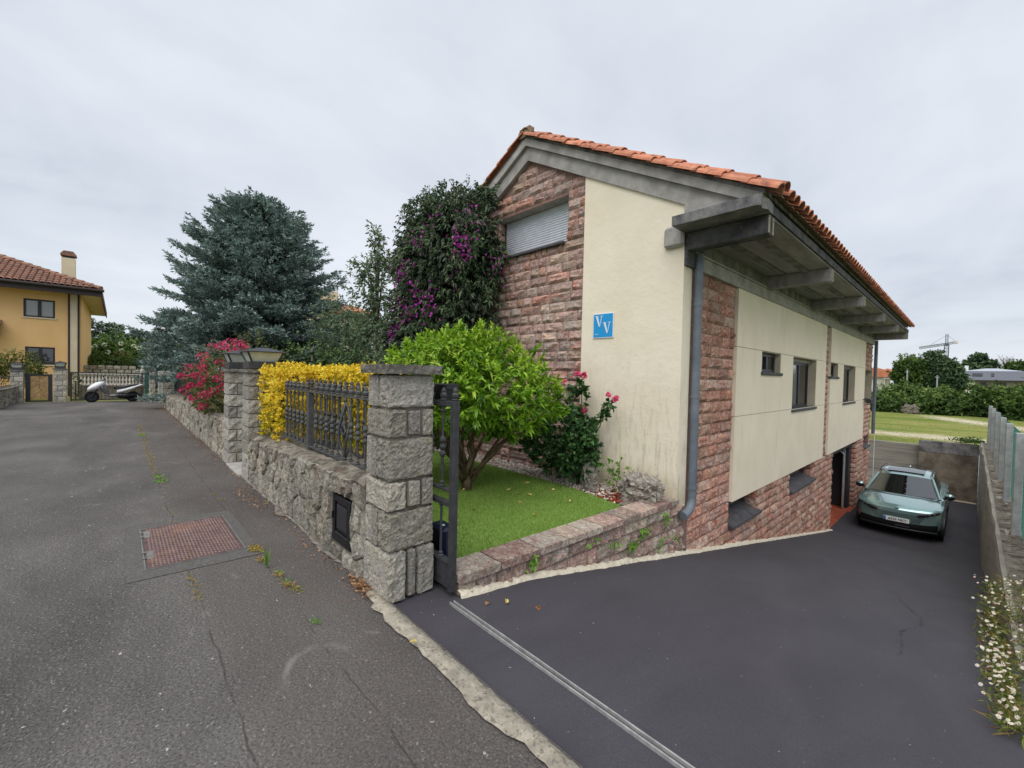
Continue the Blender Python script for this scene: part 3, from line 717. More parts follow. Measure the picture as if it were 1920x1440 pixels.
def structure(o): o['kind'] = 'structure'; return o
def sstep(a, b, x):
    t = min(1, max(0, (x - a) / (b - a))); return t * t * (3 - 2 * t)
DY = [(-50, 0.0), (1.40, -0.035), (1.85, -0.045), (2.6, -0.13), (15.0, -2.61), (19.0, -2.675), (40, -2.69)]
def drive_z(y):
    for (a, za), (b, zb) in zip(DY, DY[1:]):
        if y <= b: return za + (zb - za) * (y - a) / (b - a)
    return DY[-1][1]

# ================================================================== SETTING
# far ground with a hole where the house stands and the driveway drops
def ground_z(x, y): return -0.95 + 0.91 * sstep(-3, -12, x) * (1 - sstep(10, 27, y))
def build_ground():
    xs = [-1500, -400, -160, -80, -50, -34, -26, -18, -12, -8.5, 0.9, 6, 16, 40, 100, 300, 1500]
    ys = [-1500, -300, -80, -30, -9, 1.2, 23.2, 27, 31, 36, 42, 50, 60, 80, 120, 240, 600, 1500]
    mb = MB()
    for i in range(len(xs) - 1):
        for j in range(len(ys) - 1):
            if xs[i] >= -8.6 and xs[i + 1] <= 0.95 and ys[j] >= 1.1 and ys[j + 1] <= 23.3: continue
            q = [(xs[i], ys[j]), (xs[i + 1], ys[j]), (xs[i + 1], ys[j + 1]), (xs[i], ys[j + 1])]
            mb.add([(x, y, ground_z(x, y)) for x, y in q], [(0, 1, 2, 3)])
    structure(mb.build('ground', M['ground']))
build_ground()

# meadow behind the back wall and the pale tracks across it
mb = MB(); mb.grid(lambda u, v: (-40 + 90 * u, 23.3 + 40 * v, -0.75 + 0.03 * noise.noise(Vector((u * 9, v * 9, 0)))), 60, 30)
structure(mb.build('field', M['field'], fix=False))
# street, patch, lime strip, driveway
mb = MB(); mb.grid(lambda u, v: (-27.2 + 45 * u, -9 + 10.42 * v, 0.003 * noise.noise(Vector((u * 30, v * 9, 1)))), 120, 40)
structure(mb.build('street', M['asphalt'], fix=False, smooth=True))
mb = MB()
outline = [(-5.72, 0.06), (-4.9, 0.04), (-4.22, 0.055), (-4.2, 0.5), (-4.18, 0.93), (-4.9, 0.95), (-5.7, 0.93), (-5.73, 0.5)]
mb.add([(x, y, 0.006) for x, y in outline], [tuple(range(8))])
structure(mb.build('asphalt_patch', M['patch']))
# strip of lime concrete between street and wall / driveway: ragged outer edge
mb = MB(); n = 240
for i in range(n + 1):
    x = -6.9 + 10.0 * i / n
    wd = 0.075 + 0.05 * noise.noise(Vector((x * 2.2, 0, 0))) + 0.035 * noise.noise(Vector((x * 9, 3, 0))) + (0.03 if x > -2.75 else -0.055 + .10 * max(0, noise.noise(Vector((x * 1.6, 7, 3)))))
    wd = max(0.012, wd)
    rag = 0.012 * noise.noise(Vector((x * 14, 7, 1)))
    mb.v += [(x, 1.385 - wd, 0.013), (x, 1.385 - wd * .45, 0.022), (x, 1.392 + rag, 0.019), (x, 1.40 + rag, -0.06)]
    if i:
        b = len(mb.v) - 8
        for k in range(3): mb.f.append((b + k, b + k + 4, b + k + 5, b + k + 1))
o = structure(mb.build('lime_strip', M['strip'], smooth=True)); o.data.materials.append(M['oldstrip'])
for q in o.data.polygons:
    if q.center.x < -2.95: q.material_index = 1
mb = MB()
mb.grid(lambda u, v: ((-3.12 if v < .045 else -2.62) * (1 - u) + .43 * u, 1.36 + 21.6 * v, drive_z(1.36 + 21.6 * v) + 0.006 * noise.noise(Vector((u * 5, v * 40, 0)))), 12, 130)
structure(mb.build('driveway', M['drive'], fix=False, smooth=True))
mb = MB(); mb.grid(lambda u, v: (0.43 + 8 * u, 1.36 + 1.9 * v, drive_z(1.36 + 1.9 * v) + .002), 8, 12)
structure(mb.build('driveway_apron', M['drive'], fix=False))
# garden ground, lawn, gravel bed
mb = MB()
mb.add([(-29, 1.45, 0), (-2.80, 1.45, 0), (-2.80, 1.9, 0), (-2.62, 1.9, 0), (-2.62, 5.5, 0), (-8.25, 5.5, 0), (-8.25, 23, 0), (-29, 23, 0)], [(0, 1, 2, 3, 4, 5, 6, 7)])
structure(mb.build('garden_soil', M['soil']))
LAWN = [(-2.79, 1.92), (-2.755, 3.0), (-2.74, 4.35), (-2.80, 4.56), (-3.5, 4.72), (-4.2, 4.785), (-5.7, 4.79), (-7.6, 4.8), (-7.6, 1.95)]
mb = MB(); mb.prism(LAWN, 2, 0.004, 0.03)
structure(mb.build('lawn', M['turf']))
def inside(poly, x, y):
    c = False
    for i in range(len(poly)):
        (x0, y0), (x1, y1) = poly[i], poly[i - 1]
        if (y0 > y) != (y1 > y) and x < (x1 - x0) * (y - y0) / (y1 - y0) + x0: c = not c
    return c
pts = [(x, y) for x, y in zip(rng.uniform(-7.6, -2.7, 70000), rng.uniform(1.9, 4.8, 70000)) if inside(LAWN, x, y)]
P = np.array([(x, y, 0.028) for x, y in pts])
leaves('grass', P, rng.normal(size=(len(P), 3)) * [0.45, 0.45, 0.1] + [0, 0, 1], rng.uniform(.016, .03, len(P)), .006, M['blade'], kind='stuff', hi=False, droop=0.0)
# pebbles between lawn and house, with bark chips near the boulder
def pebbles(name, n, fn, m, s0, s1):
    ico = bmesh.new(); bmesh.ops.create_icosphere(ico, subdivisions=1, radius=1); ico.verts.index_update()
    V0 = np.array([v.co for v in ico.verts]); F0 = np.array([[v.index for v in f.verts] for f in ico.faces]); ico.free()
    keep = V0.shape[0]; cos, fl, rn = [], [], []
    for i in range(n):
        c = fn(); s = np.array([random.uniform(s0, s1), random.uniform(s0, s1) * .8, random.uniform(s0, s1) * .55]); a = random.uniform(0, 6.28)
        v = V0 * s * (1 + 0.25 * rng.normal(size=(keep, 1)))
        v = np.stack([v[:, 0] * math.cos(a) - v[:, 1] * math.sin(a), v[:, 0] * math.sin(a) + v[:, 1] * math.cos(a), v[:, 2]], 1) + np.array(c)
        cos.append(v); fl.append((F0 + i * keep).ravel()); rn.append(np.full(keep, random.random()))
    o = bpy.data.objects.new(name, fast_mesh(name, np.concatenate(cos), np.concatenate(fl), np.full(n * len(F0), 3), m, np.concatenate(rn)))
    link(o); o['kind'] = 'stuff'; return o
def bed():
    x = random.uniform(-8, -2.85); yl = 4.82 if x < -4.2 else 4.82 - 0.2 * sstep(-4.2, -2.8, x)
    return (x, random.uniform(yl, 5.32), random.uniform(0.005, 0.03))
pebbles('gravel', 2600, bed, M['pebble'], .012, .034)
pebbles('bark_chips', 260, lambda: (random.gauss(-3.02, .16), random.uniform(4.66, 5.1), random.uniform(.02, .05)), M['bark_red'], .01, .03)
pebbles('bark_chips', 120, lambda: (random.gauss(-2.72, .05), random.uniform(4.5, 4.75), random.uniform(.03, .05)), M['bark_red'], .01, .026)
mb = MB(); mb.box(-2.62 - 0.32, -2.62 - 0.04, 4.60, 4.80, 0.03, 0.055, 0.01)
tag(mb.build('paving_slab', M['mortar']), 'flat grey slab set beside the boulder at the lawn edge', 'paving slab')

# ================================================================== HOUSE
HX0, HX1, HY0, HY1 = -8.30, -2.54, 5.34, 21.4
RIDGE_X, RIDGE_Z, SL = -5.42, 5.78, 0.545
def roof_z(x): return RIDGE_Z - SL * abs(x - RIDGE_X)
house = thing('stone_house', 'two storey house clad in red rock-faced stone and cream render with a tiled gable roof', 'house', (RIDGE_X, 13.4, 0))
R = random.Random(3)
GW = (-6.30, -4.535, 3.84, 4.585)              # gable window hole
# --- gable backing wall
mb = MB(); Y0, Y1 = 5.385, 5.66
for x0, x1, zb, zt in ((HX0, GW[0], -.1, None), (GW[1], -4.16, -.1, None), (GW[0], GW[1], -.1, GW[2])):
    if zt is None: mb.prism([(x0, zb), (x1, zb), (x1, roof_z(x1) - .1), (x0, roof_z(x0) - .1)], 1, Y0, Y1)
    else: mb.prism([(x0, zb), (x1, zb), (x1, zt), (x0, zt)], 1, Y0, Y1)
mb.prism([(GW[0], GW[3]), (GW[1], GW[3]), (GW[1], roof_z(GW[1]) - .1), (RIDGE_X, RIDGE_Z - .1), (GW[0], roof_z(GW[0]) - .1)], 1, Y0, Y1)
mb.build('gable_wall', M['rmortar'], house)
# cream panel of the gable
mb = MB(); mb.prism([(-4.16, -.12), (HX1, -.12), (HX1, roof_z(HX1) - .2), (-4.16, roof_z(-4.16) - .2)], 1, 5.335, 5.575)
mb.build('render_panel', M['gcream'], house)
# --- side backing wall with openings
HOLES = [(8.43, 9.55, 1.775, 2.155), (10.42, 12.42, 1.02, 2.152), (13.97, 14.93, 1.775, 2.155), (15.73, 17.62, 1.012, 2.152), (19.62, 21.15, 1.03, 2.10),
         (7.24, 8.55, -.74, -.335), (10.6, 12.62, -.76, -.335), (20.0, 21.2, -.74, -.345), (14.9, 18.65, -2.8, -.33)]
side = lambda u, v, w: (w, u, v)
mb = MB(); mb.holewall((5.575, HY1), (-2.95, 3.40), HOLES, -2.86, -2.585, side)
mb.build('side_wall', M['rmortar'], house)
mb = MB()
mb.box(HX0, HX0 + .25, 5.66, HY1, -.5, 4.1); mb.box(HX0 + .25, HX1 - .32, HY1 - .25, HY1, -2.9, 3.4)
mb.prism([(HX0, 3.4), (HX1, 3.4), (HX1, roof_z(HX1) - .15), (RIDGE_X, RIDGE_Z - .15), (HX0, roof_z(HX0) - .15)], 1, HY1 - .25, HY1)
mb.build('rear_wall', M['cream'], house)
mb = MB(); mb.box(HX0 + .25, -2.86, 5.66, HY1 - .25, -.32, -.2); mb.build('floor_slab', M['conc'], house)
# curtains of darkness: plain inner partition behind the windows
mb = MB(); mb.box(-4.6, -4.5, 5.7, HY1 - .3, -.2, 3.4); mb.box(-4.5, -2.86, 5.7, HY1 - .3, 3.3, 3.4); mb.build('partition', M['darkroom'], house)
# garage room
mb = MB(); mb.box(-8.0, -2.55, 14.0, 19.6, -2.74, -2.655); mb.build('garage_floor', M['redfloor'], house)
mb = MB(); mb.box(-8.1, -8.0, 14.0, 19.6, -2.74, -.32); mb.box(-8.0, -2.86, 13.9, 14.0, -2.74, -.32); mb.box(-8.0, -2.86, 19.6, 19.7, -2.74, -.32)
mb.build('garage_wall', M['darkroom'], house)
mb = MB(); mb.box(-2.80, -2.70, 14.9, 18.65, -.55, -.335); mb.box(-2.82, -2.70, 18.22, 18.62, -2.65, -.56); mb.box(-3.6, -2.83, 18.35, 18.40, -2.65, -.56)
gd = mb.build('garage_door', M['anth'], house)
mb = MB(); mb.box(-2.84, -2.78, 18.08, 18.16, -2.65, -.56); mb.tube([(-2.8, 18.0, -2.6), (-2.8, 18.0, -.8), (-3.0, 18.0, -.6), (-3.8, 18.0, -.55)], .025); mb.build('track', M['steel'], gd)
mb = MB(); mb.box(-7.99, -7.9, 15.4, 16.3, -2.65, -.6); mb.build('inner_door', M['brownwood'], house)

# --- stones: gable, pilaster, base courses, strip, end pier
items = []
def add_stone(face, u0, u1, v0, v1, m, depth=.036):
    w, h = u1 - u0 - .012, v1 - v0 - .010
    if w < .03 or h < .03: return
    me = ashlar_mesh(R.randrange(14), m)
    uc, vc = (u0 + u1) / 2, (v0 + v1) / 2
    if face == 'g': loc, nrm, rot = (uc, 5.385, vc), (0, -1, 0), (0, 0, 0)
    elif face == 's': loc, nrm, rot = (-2.585, uc, vc), (1, 0, 0), (0, 0, PI / 2)
    else: loc, nrm, rot = face[0], face[1], face[2]
    items.append((seen_size(loc, w * h, nrm) * (0.25 if face == 'g' and uc < -6.7 else 1), me, loc, (w, depth * R.uniform(.8, 1.5), h), rot))
for u0, u1, v0, v1 in courses(HX0, -4.17, -.08, 5.62, .163, .2, .52, R):
    zt = min(roof_z(u0), roof_z(u1)) - .36
    if v1 > zt:
        uc = (u0 + u1) / 2
        if roof_z(uc) - .36 < v1 or v1 - v0 < .05: continue
    if u1 > GW[0] and u0 < GW[1] and v1 > GW[2] + .03 and v0 < GW[3] - .03:
        if u0 < GW[0] - .05: add_stone('g', u0, GW[0], v0, v1, M['rock_gable'])
        if u1 > GW[1] + .05: add_stone('g', GW[1], u1, v0, v1, M['rock_gable'])
        continue
    add_stone('g', u0, u1, v0, v1, M['rock_gable'])
for k in range(4):                               # left reveal of the gable window
    z0 = GW[2] + k * (GW[3] - GW[2]) / 4; z1 = GW[2] + (k + 1) * (GW[3] - GW[2]) / 4
    items.append((seen_size((GW[0], 5.5, z0), .04, (1, 0, 0)), ashlar_mesh(k, M['rock_gable']), (GW[0] - .01, 5.50, (z0 + z1) / 2), (.22, .02, z1 - z0 - .01), (0, 0, PI / 2)))
def side_rows(u0, u1, v0, v1, wmin, wmax, m):
    for a, b, c, d in courses(u0, u1, v0, v1, .163, wmin, wmax, R):
        if d < drive_z((a + b) / 2) - .10: continue
        hit = False
        for h in HOLES:
            if b > h[0] + .01 and a < h[1] - .01 and d > h[2] + .02 and c < h[3] - .02:
                hit = True
                if a < h[0] - .04: add_stone('s', a, h[0], c, d, m)
                if b > h[1] + .04: add_stone('s', h[1], b, c, d, m)
        if not hit: add_stone('s', a, b, c, d, m)
side_rows(5.74, 7.215, -2.455 + .163 * 6 - .005, 3.26, .24, .5, M['rock_red'])
side_rows(7.215, 13.43, -2.78, -.345, .18, .44, M['rock_red'])
side_rows(13.43, 14.9, -2.78, -.345, .2, .44, M['rock_red'])
side_rows(13.43, 13.95, -.345, 3.08, .5, .52, M['rock_red'])
side_rows(18.65, 21.4, -2.78, -.345, .24, .5, M['rock_red'])
side_rows(19.53, 21.4, -.345, 3.08, .3, .55, M['rock_red'])
for h in (HOLES[5], HOLES[6], HOLES[8]):         # far reveals of the base openings, in stone
    n = max(2, round((h[3] - max(h[2], -2.66)) / .17)); hh = (h[3] - max(h[2], -2.66)) / n
    for k in range(n):
        zc = max(h[2], -2.66) + hh * (k + .5)
        items.append((seen_size((-2.68, h[1], zc), .03, (0, -1, 0)), ashlar_mesh(k + 3, M['rock_red']), (-2.68, h[1] - .012, zc), (.19, .018, hh - .01), (0, 0, 0)))
singles_and_rest(items, 300, house, 'stone', M['rock_red'], 'stone_cladding')

# --- cream panels of the side wall: three tiers per bay
for y0, y1 in ((7.225, 13.42), (13.96, 19.52)):
    for z0, z1 in ((-.335, 1.034), (1.042, 2.156), (2.164, 3.085)):
        hs = [h for h in HOLES[:5] if h[0] >= y0 - .05 and h[1] <= y1 + .05 and h[2] < z1 - .03 and h[3] > z0 + .03 and z0 > 0]
        mb = MB(); mb.holewall((y0, y1), (z0, z1), hs, -2.584, -2.528, side)
        mb.build('render_panel', M['cream'], house)
    mb = MB(); mb.box(-2.584, -2.536, y0 + .01, y1 - .01, 1.034, 1.042); mb.box(-2.584, -2.536, y0 + .01, y1 - .01, 2.156, 2.164)
    if y0 < 10: mb.build('joint_filler', M['slate'], house)
    else: mb.build('joint_filler', M['slate'], house)
# reveal linings (grey cream) as thin plates
for h in HOLES[:5]:
    mb = MB()
    mb.box(-2.80, -2.532, h[1] - .012, h[1] - .002, h[2] + .002, h[3] - .002)
    mb.box(-2.80, -2.532, h[0] + .002, h[0] + .012, h[2] + .002, h[3] - .002)
    mb.box(-2.80, -2.532, h[0] + .012, h[1] - .012, h[3] - .012, h[3] - .002)
    mb.build('reveal_lining', M['reveal'], house)

def side_window(h, xf, mull, glass, shut=True, sill=True):
    y0, y1, z0, z1 = h[0] + .013, h[1] - .013, h[2], h[3] - .013
    w = MB(); t = .065
    zt = z1 - (.075 if shut else 0)
    w.box(xf - .05, xf, y0, y0 + t, z0, zt); w.box(xf - .05, xf, y1 - t, y1, z0, zt)
    w.box(xf - .05, xf, y0 + t, y1 - t, z0, z0 + t); w.box(xf - .05, xf, y0 + t, y1 - t, zt - t, zt)
    for m_ in mull: w.box(xf - .045, xf + .012, m_ - .045, m_ + .045, z0 + t, zt - t)
    fr = w.build('window', M['anth'], house)
    g = MB(); g.box(xf - .03, xf - .022, y0 + t, y1 - t, z0 + t, zt - t); g.build('pane', glass, fr)
    if shut: s = MB(); s.box(xf - .06, xf + .03, y0, y1, zt, z1); s.build('shutter_box', M['conc'], fr)
    if sill: s = MB(); s.box(xf, -2.495, h[0] - .03, h[1] + .05, z0 - .05, z0 + .005, .008); s.build('sill', M['slate'], fr)
    return fr
side_window(HOLES[0], -2.63, [9.02], M['pane'], False)
w1 = side_window(HOLES[1], -2.69, [11.55], M['pane'])
mb = MB(); mb.box(-2.7118, -2.7085, 10.51, 11.49, 1.09, 2.0); mb.build('pane', M['pane2'], w1)  # left half of the window in an even pale grey
side_window(HOLES[2], -2.63, [14.45], M['pane'], False)
side_window(HOLES[3], -2.69, [16.7], M['pane'])
side_window(HOLES[4], -2.72, [20.3], M['pane'], False)
for h in (HOLES[5], HOLES[6], HOLES[7]):
    w = MB(); w.box(-2.86, -2.80, h[0] + .003, h[1] - .003, h[2] + .1, h[3] - .003)
    fr = w.build('window', M['anth'], house)
    g = MB(); g.box(-2.798, -2.794, h[0] + .06, h[1] - .06, h[2] + .16, h[3] - .05); g.build('pane', M['pane'], fr)
    s = MB(); s.prism([(-2.80, h[2] + .12), (-2.50, h[2] - .005), (-2.50, h[2] - .045), (-2.80, h[2] + .01)], 1, h[0] + .012, h[1] + .08); s.build('sill', M['slate'], fr)
# gable window: roller shutter of slats
w = MB(); w.box(GW[0] + .004, GW[0] + .05, 5.585, 5.63, GW[2], GW[3]); w.box(GW[1] - .05, GW[1] - .004, 5.585, 5.63, GW[2], GW[3])
w.box(GW[0] + .05, GW[1] - .05, 5.60, 5.63, GW[2], GW[3])
sh = w.build('window', M['anth'], house)
ns = 17; hz_ = (GW[3] - GW[2] - .03) / ns
slat = MB(); slat.grid(lambda u, v: ((u - .5), -.010 * math.sin(PI * v), (v - .5) * .9), 1, 6)
slat.add([(-.5, 0, -.5), (.5, 0, -.5), (.5, 0, .5), (-.5, 0, .5)], [(0, 1, 2, 3)])
sm = slat.mesh('slat', M['shutter'], fix=False)
for k in range(ns): inst('slat', sm, sh, ((GW[0] + GW[1]) / 2, 5.583, GW[2] + .02 + hz_ * (k + .5)), (GW[1] - GW[0] - .1, 1, hz_))
s = MB(); s.box(GW[0] - .3, GW[1] - .03, 5.30, 5.60, GW[2] - .05, GW[2] - .008, .006); s.build('sill', M['slate'], sh)
s = MB(); s.box(GW[0] + .003, GW[1] - .003, 5.40, 5.62, GW[3] - .012, GW[3] - .002); s.build('lintel_soffit', M['conc'], sh)

# --- concrete gable bands
def band(x0, x1, dt, db, y0, y1, nm):
    mb = MB()
    for a, b in ((x0, RIDGE_X), (RIDGE_X, x1)):
        if b <= a: continue
        mb.prism([(a, roof_z(a) - db), (b, roof_z(b) - db), (b, roof_z(b) - dt), (a, roof_z(a) - dt)], 1, y0, y1)
    return mb.build(nm, M['conc'], house)
band(-9.25, -1.62, .0, .125, 5.235, 5.56, 'verge_band')
band(-9.0, HX1, .128, .36, 5.30, 5.384, 'gable_band')
mb = MB(); mb.prism([(HX1 + .002, 3.615), (-1.62, 3.615), (-1.62, roof_z(-1.62) - .12), (HX1 + .002, roof_z(HX1) - .12)], 1, 5.30, 5.54); mb.build('gable_band', M['conc'], house)
# --- side eaves: ledge band, slab, beams, battens
mb = MB(); mb.box(-2.60, -2.512, 5.58, HY1, 3.09, 3.275, .006); mb.box(-2.60, -2.50, 5.58, HY1, 3.278, 3.305); mb.build('wall_band', M['conc'], house)
mb = MB(); mb.box(-2.62, -2.53, 5.58, HY1, 3.305, 3.49); mb.build('wall_plate', M['concd'], house)
mb = MB(); mb.box(-2.62, -1.60, 5.42, 21.45, 3.492, 3.60); mb.build('eave_slab', M['soffit'], house)
mb = MB(); mb.box(-1.598, -1.575, 5.42, 21.45, 3.515, 3.62); mb.build('fascia', M['concb'], house)  # shadow under the tiles is put into this dark colour
# stub of the old gutter slab at the corner: broken right end
mb = MB(); mb.prism([(-2.545, 4.985), (-1.60, 4.985), (-1.565, 5.02), (-1.585, 5.12), (-1.55, 5.20), (-1.56, 5.415), (-2.545, 5.415)], 2, 3.495, 3.612)
mb.build('corner_slab', M['concd'], house)
for i, y in enumerate((5.42, 8.60, 11.78, 14.94, 18.1, 21.25)):
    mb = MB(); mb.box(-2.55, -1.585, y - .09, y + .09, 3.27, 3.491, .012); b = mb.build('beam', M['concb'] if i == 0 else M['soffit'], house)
    mb = MB(); mb.box(-1.583, -1.574, y - .085, y - .05, 3.285, 3.48); mb.box(-1.583, -1.574, y + .05, y + .085, 3.285, 3.48); mb.build('end_strip', M['strip'], b)
for y0, y1 in ((5.51, 8.51), (8.69, 11.69), (11.87, 14.85), (15.03, 18.01), (18.19, 21.16)):
    for x in (-2.26, -1.93):
        mb = MB(); mb.box(x - .045, x + .045, y0, y1, 3.468, 3.4915); mb.build('batten', M['concd'], house)
mb = MB(); mb.box(-2.80, -2.53, 5.262, 5.334, 3.325, 3.60, .035); mb.build('corbel', M['conc'], house)
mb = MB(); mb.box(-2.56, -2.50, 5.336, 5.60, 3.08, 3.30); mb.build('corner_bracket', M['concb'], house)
# downpipes
def downpipe(x, y, zt, zb, elbow):
    mb = MB(); r = .056
    mb.tube([(x, y, zt), (x, y, zb)], r, 14)
    if elbow:
        mb.tube([(x, y, zb), (x, y - .01, zb - .06), (x, y - .06, zb - .13), (x, y - .15, zb - .17), (x, y - .24, zb - .19)], [r, r * 1.04, r * 1.06, r * 1.04, r], 14)
    o = mb.build('downpipe', M['pipe'], house, smooth=True); smooth_by_angle(o)
    for z in np.arange(zb + .12, zt, 1.22):
        m2 = MB(); m2.tube([(x, y, z), (x, y, z + .035)], r * 1.12, 14); m2.build('pipe_collar', M['pipe'], o, smooth=False)
downpipe(-2.475, 5.63, 3.27, .03, True)
downpipe(-2.475, 21.46, 3.27, -.33, False)

# --- roof deck, tiles
th = math.atan(SL); slen = 3.92 / math.cos(th)
mb = MB()
mb.prism([(-9.3, roof_z(-9.3)), (RIDGE_X, RIDGE_Z), (-1.60, roof_z(-1.60)), (-1.60, roof_z(-1.60) + .05), (RIDGE_X, RIDGE_Z + .05), (-9.3, roof_z(-9.3) + .05)], 1, 5.24, 21.45)
mb.build('roof_deck', M['concd'], house)
def tile_mesh(name, m, L=.42, r0=.098, r1=.082, t=.014, n=8):
    mb = MB()
    def f(R_, x, k): a = PI * k / n; return (x, -R_ * math.cos(a), R_ * math.sin(a) * .85)
    for k in range(n + 1): mb.v += [f(r1, 0, k), f(r0, L, k), f(r0 - t, L, k), f(r1 - t, 0, k)]
    for k in range(n):
        b = 4 * k
        for i in range(4): mb.f.append((b + i, b + (i + 1) % 4, b + 4 + (i + 1) % 4, b + 4 + i))
    mb.f += [(0, 3, 2, 1), (4 * n, 4 * n + 1, 4 * n + 2, 4 * n + 3)]
    return mb.mesh(name, m)
TM = tile_mesh('roof_tile', M['tile'])
def slope_pt(s, y, lift=0.0, right=True):        # s metres down from the ridge
    x = RIDGE_X + (s * math.cos(th) if right else -s * math.cos(th))
    return (x, y, RIDGE_Z + .05 - s * math.sin(th) + lift)
titems = []
nrow = 13; step = 4.42 / nrow
ycols = np.arange(5.225, 21.5, .205)
for c, y in enumerate(ycols):
    for r in range(nrow):
        s = .02 + r * step
        lift = .012 + (-.03 if c == 0 else (0.055 if c == 1 else 0.02))
        p = slope_pt(s, y + R.uniform(-.006, .006), lift + R.uniform(0, .008))
        sz = 9 if c < 2 else (6 if r == nrow - 1 else 0.01)
        titems.append((sz - c * .01 + r * .001, TM, p, (1.0, 1.0 * R.uniform(.97, 1.03), 1), (0, th - .035 + R.uniform(-.012, .012), R.uniform(-.012, .012))))
for r in range(nrow - 1):                        # left verge, seen edge-on
    s = .02 + r * step; p = slope_pt(s, 5.255, .05, False)
    titems.append((8, TM, p, (1, 1, 1), (0, th - .035, PI)))
singles_and_rest([t for t in titems if t[0] > 1], 300, house, 'roof_tile', M['tile'], 'roof_tile_field')
# the field of tiles behind: coarse barrel rows
mb = MB()
for c, y in enumerate(ycols):
    if c < 2: continue
    for r in range(nrow - 1):
        s = .02 + r * step; n = 4
        for k in range(n + 1):
            a = PI * k / n
            for q, rr in ((0, .082), (step + .05, .098)):
                p = slope_pt(s + q, y - rr * math.cos(a), .012 + rr * math.sin(a) * .85 + (.018 if q else 0))
                mb.v.append(p)
        b = len(mb.v) - 2 * (n + 1)
        for k in range(n): mb.f.append((b + 2 * k, b + 2 * k + 1, b + 2 * k + 3, b + 2 * k + 2))
mb.build('roof_tile_field', M['tile'], house, fix=False, kind='stuff')
pan = MB()                                       # channel tiles showing between the covers at the eave
for y in ycols[:-1] + .1025: pan.prism([(-1.80, roof_z(-1.80) + .05), (-1.50, roof_z(-1.50) + .055), (-1.50, roof_z(-1.50) + .075), (-1.80, roof_z(-1.80) + .075)], 1, y - .05, y + .05)
pan.build('channel_tile', M['tile_old'], house, kind='stuff')
RT = tile_mesh('ridge_tile', M['tile_old'], .46, .15, .125, .02)
for k, y in enumerate(np.arange(5.2, 21.3, .42)):
    inst('ridge_tile', RT, house, (RIDGE_X, y + .44, RIDGE_Z + .02), (1, 1, 1.05), (0, -.03, -PI / 2))
# little mortar plug with moss under the first ridge tile
me = rock_block_mesh(4, 4, 4, 3, .12, M['tile_old']); inst('ridge_plug', me, house, (RIDGE_X, 5.26, RIDGE_Z + .09), (.26, .12, .17))

# --- tourist sign and floodlight
sg = thing('tourist_sign', 'square blue sign with two white letters V on the cream gable', 'sign', (-3.75, 5.33, 2.39))
mb = MB(); mb.box(-3.935, -3.565, 5.318, 5.332, 2.205, 2.58, .003); mb.build('board', M['white'], sg)
mb = MB(); mb.box(-3.92, -3.58, 5.3155, 5.3175, 2.22, 2.565); mb.build('blue_field', M['signblue'], sg)
def serif_v(x, z, w, h):
    mb = MB(); y0, y1 = 5.3125, 5.315
    P2 = lambda pts: mb.prism([(x + a * w, z + b * h) for a, b in pts], 1, y0, y1)
    P2([(.10, .96), (.33, .96), (.60, .02), (.52, 0.0), (.48, 0.0)])     # thick stroke
    P2([(.74, .96), (.82, .96), (.575, .0), (.53, .0)])                # thin stroke
    P2([(0, .965), (.43, .965), (.43, 1), (0, 1)]); P2([(.60, .965), (.97, .965), (.97, 1), (.60, 1)])
    return mb.build('letter', M['white'], sg)
serif_v(-3.895, 2.375, .155, .165); serif_v(-3.755, 2.275, .155, .165)
mb = MB()
for k in range(6): mb.box(-3.895 + k * .012, -3.887 + k * .012, 5.3125, 5.315, 2.262, 2.270)
mb.build('small_print', M['white'], sg)
fl = thing('floodlight', 'small black floodlight fixed to the side wall beside the far stone pier', 'floodlight', (-2.5, 19.35, .98))
mb = MB(); mb.box(-2.44, -2.30, 19.28, 19.48, .92, 1.06, .01); mb.build('housing', M['anth'], fl)
mb = MB(); mb.box(-2.298, -2.292, 19.30, 19.46, .935, 1.045); mb.build('lens', M['pane2'], fl)
mb = MB(); mb.tube([(-2.53, 19.35, 1.04), (-2.45, 19.35, 1.08), (-2.40, 19.35, 1.06)], .02); mb.build('bracket', M['anth'], fl)

# ================================================================== RETAINING WALL beside the driveway
rw = thing('retaining_wall', 'low wall of mixed rock under flat coping stones between lawn and driveway', 'wall', (-2.66, 3.6, 0))
cop = lambda y: .118 - .062 * (y - 1.86) / 3.5
mb = MB()
mb.prism([(1.90, cop(1.9) - .06), (5.37, cop(5.37) - .06), (5.37, -1.0), (1.90, -.35)], 0, -2.80, -2.575)
mb.build('backing', M['rmortar'], rw)
y = 1.86; k = 0
while y < 5.30:
    w = R.uniform(.26, .46); w = min(w, 5.345 - y)
    me = rock_block_mesh(6, 4, 1, k, .035, M['rock_low'], .03)
    inst('coping_stone', me, rw, (-2.655, y + w / 2, cop(y + w / 2) - .03), (.29, w - .008, .062), (-.0177, 0, R.uniform(-.015, .015))); y += w; k += 1
its = []
row = 0; top = lambda y: cop(y) - .062
while row < 6:
    y = 1.88
    while y < 5.57:
        w = R.uniform(.15, .36); w = min(w, 5.58 - y) if 5.58 - (y + w) > .1 else 5.58 - y
        t = top(y + w / 2) - row * .165
        if t > drive_z(y + w / 2) - .02:
            b = t - .165
            me = ashlar_mesh(R.randrange(14), M['rock_low'])
            its.append((1, me, (-2.58, y + w / 2, (t + b) / 2), (w - .012, .05 * R.uniform(.7, 1.4), t - b - .01), (0, 0, PI / 2)))
        y += w
        if y > 5.36 and row == 0: break
    row += 1
singles_and_rest(its, 300, rw, 'stone', M['rock_low'], 'stone_fill')
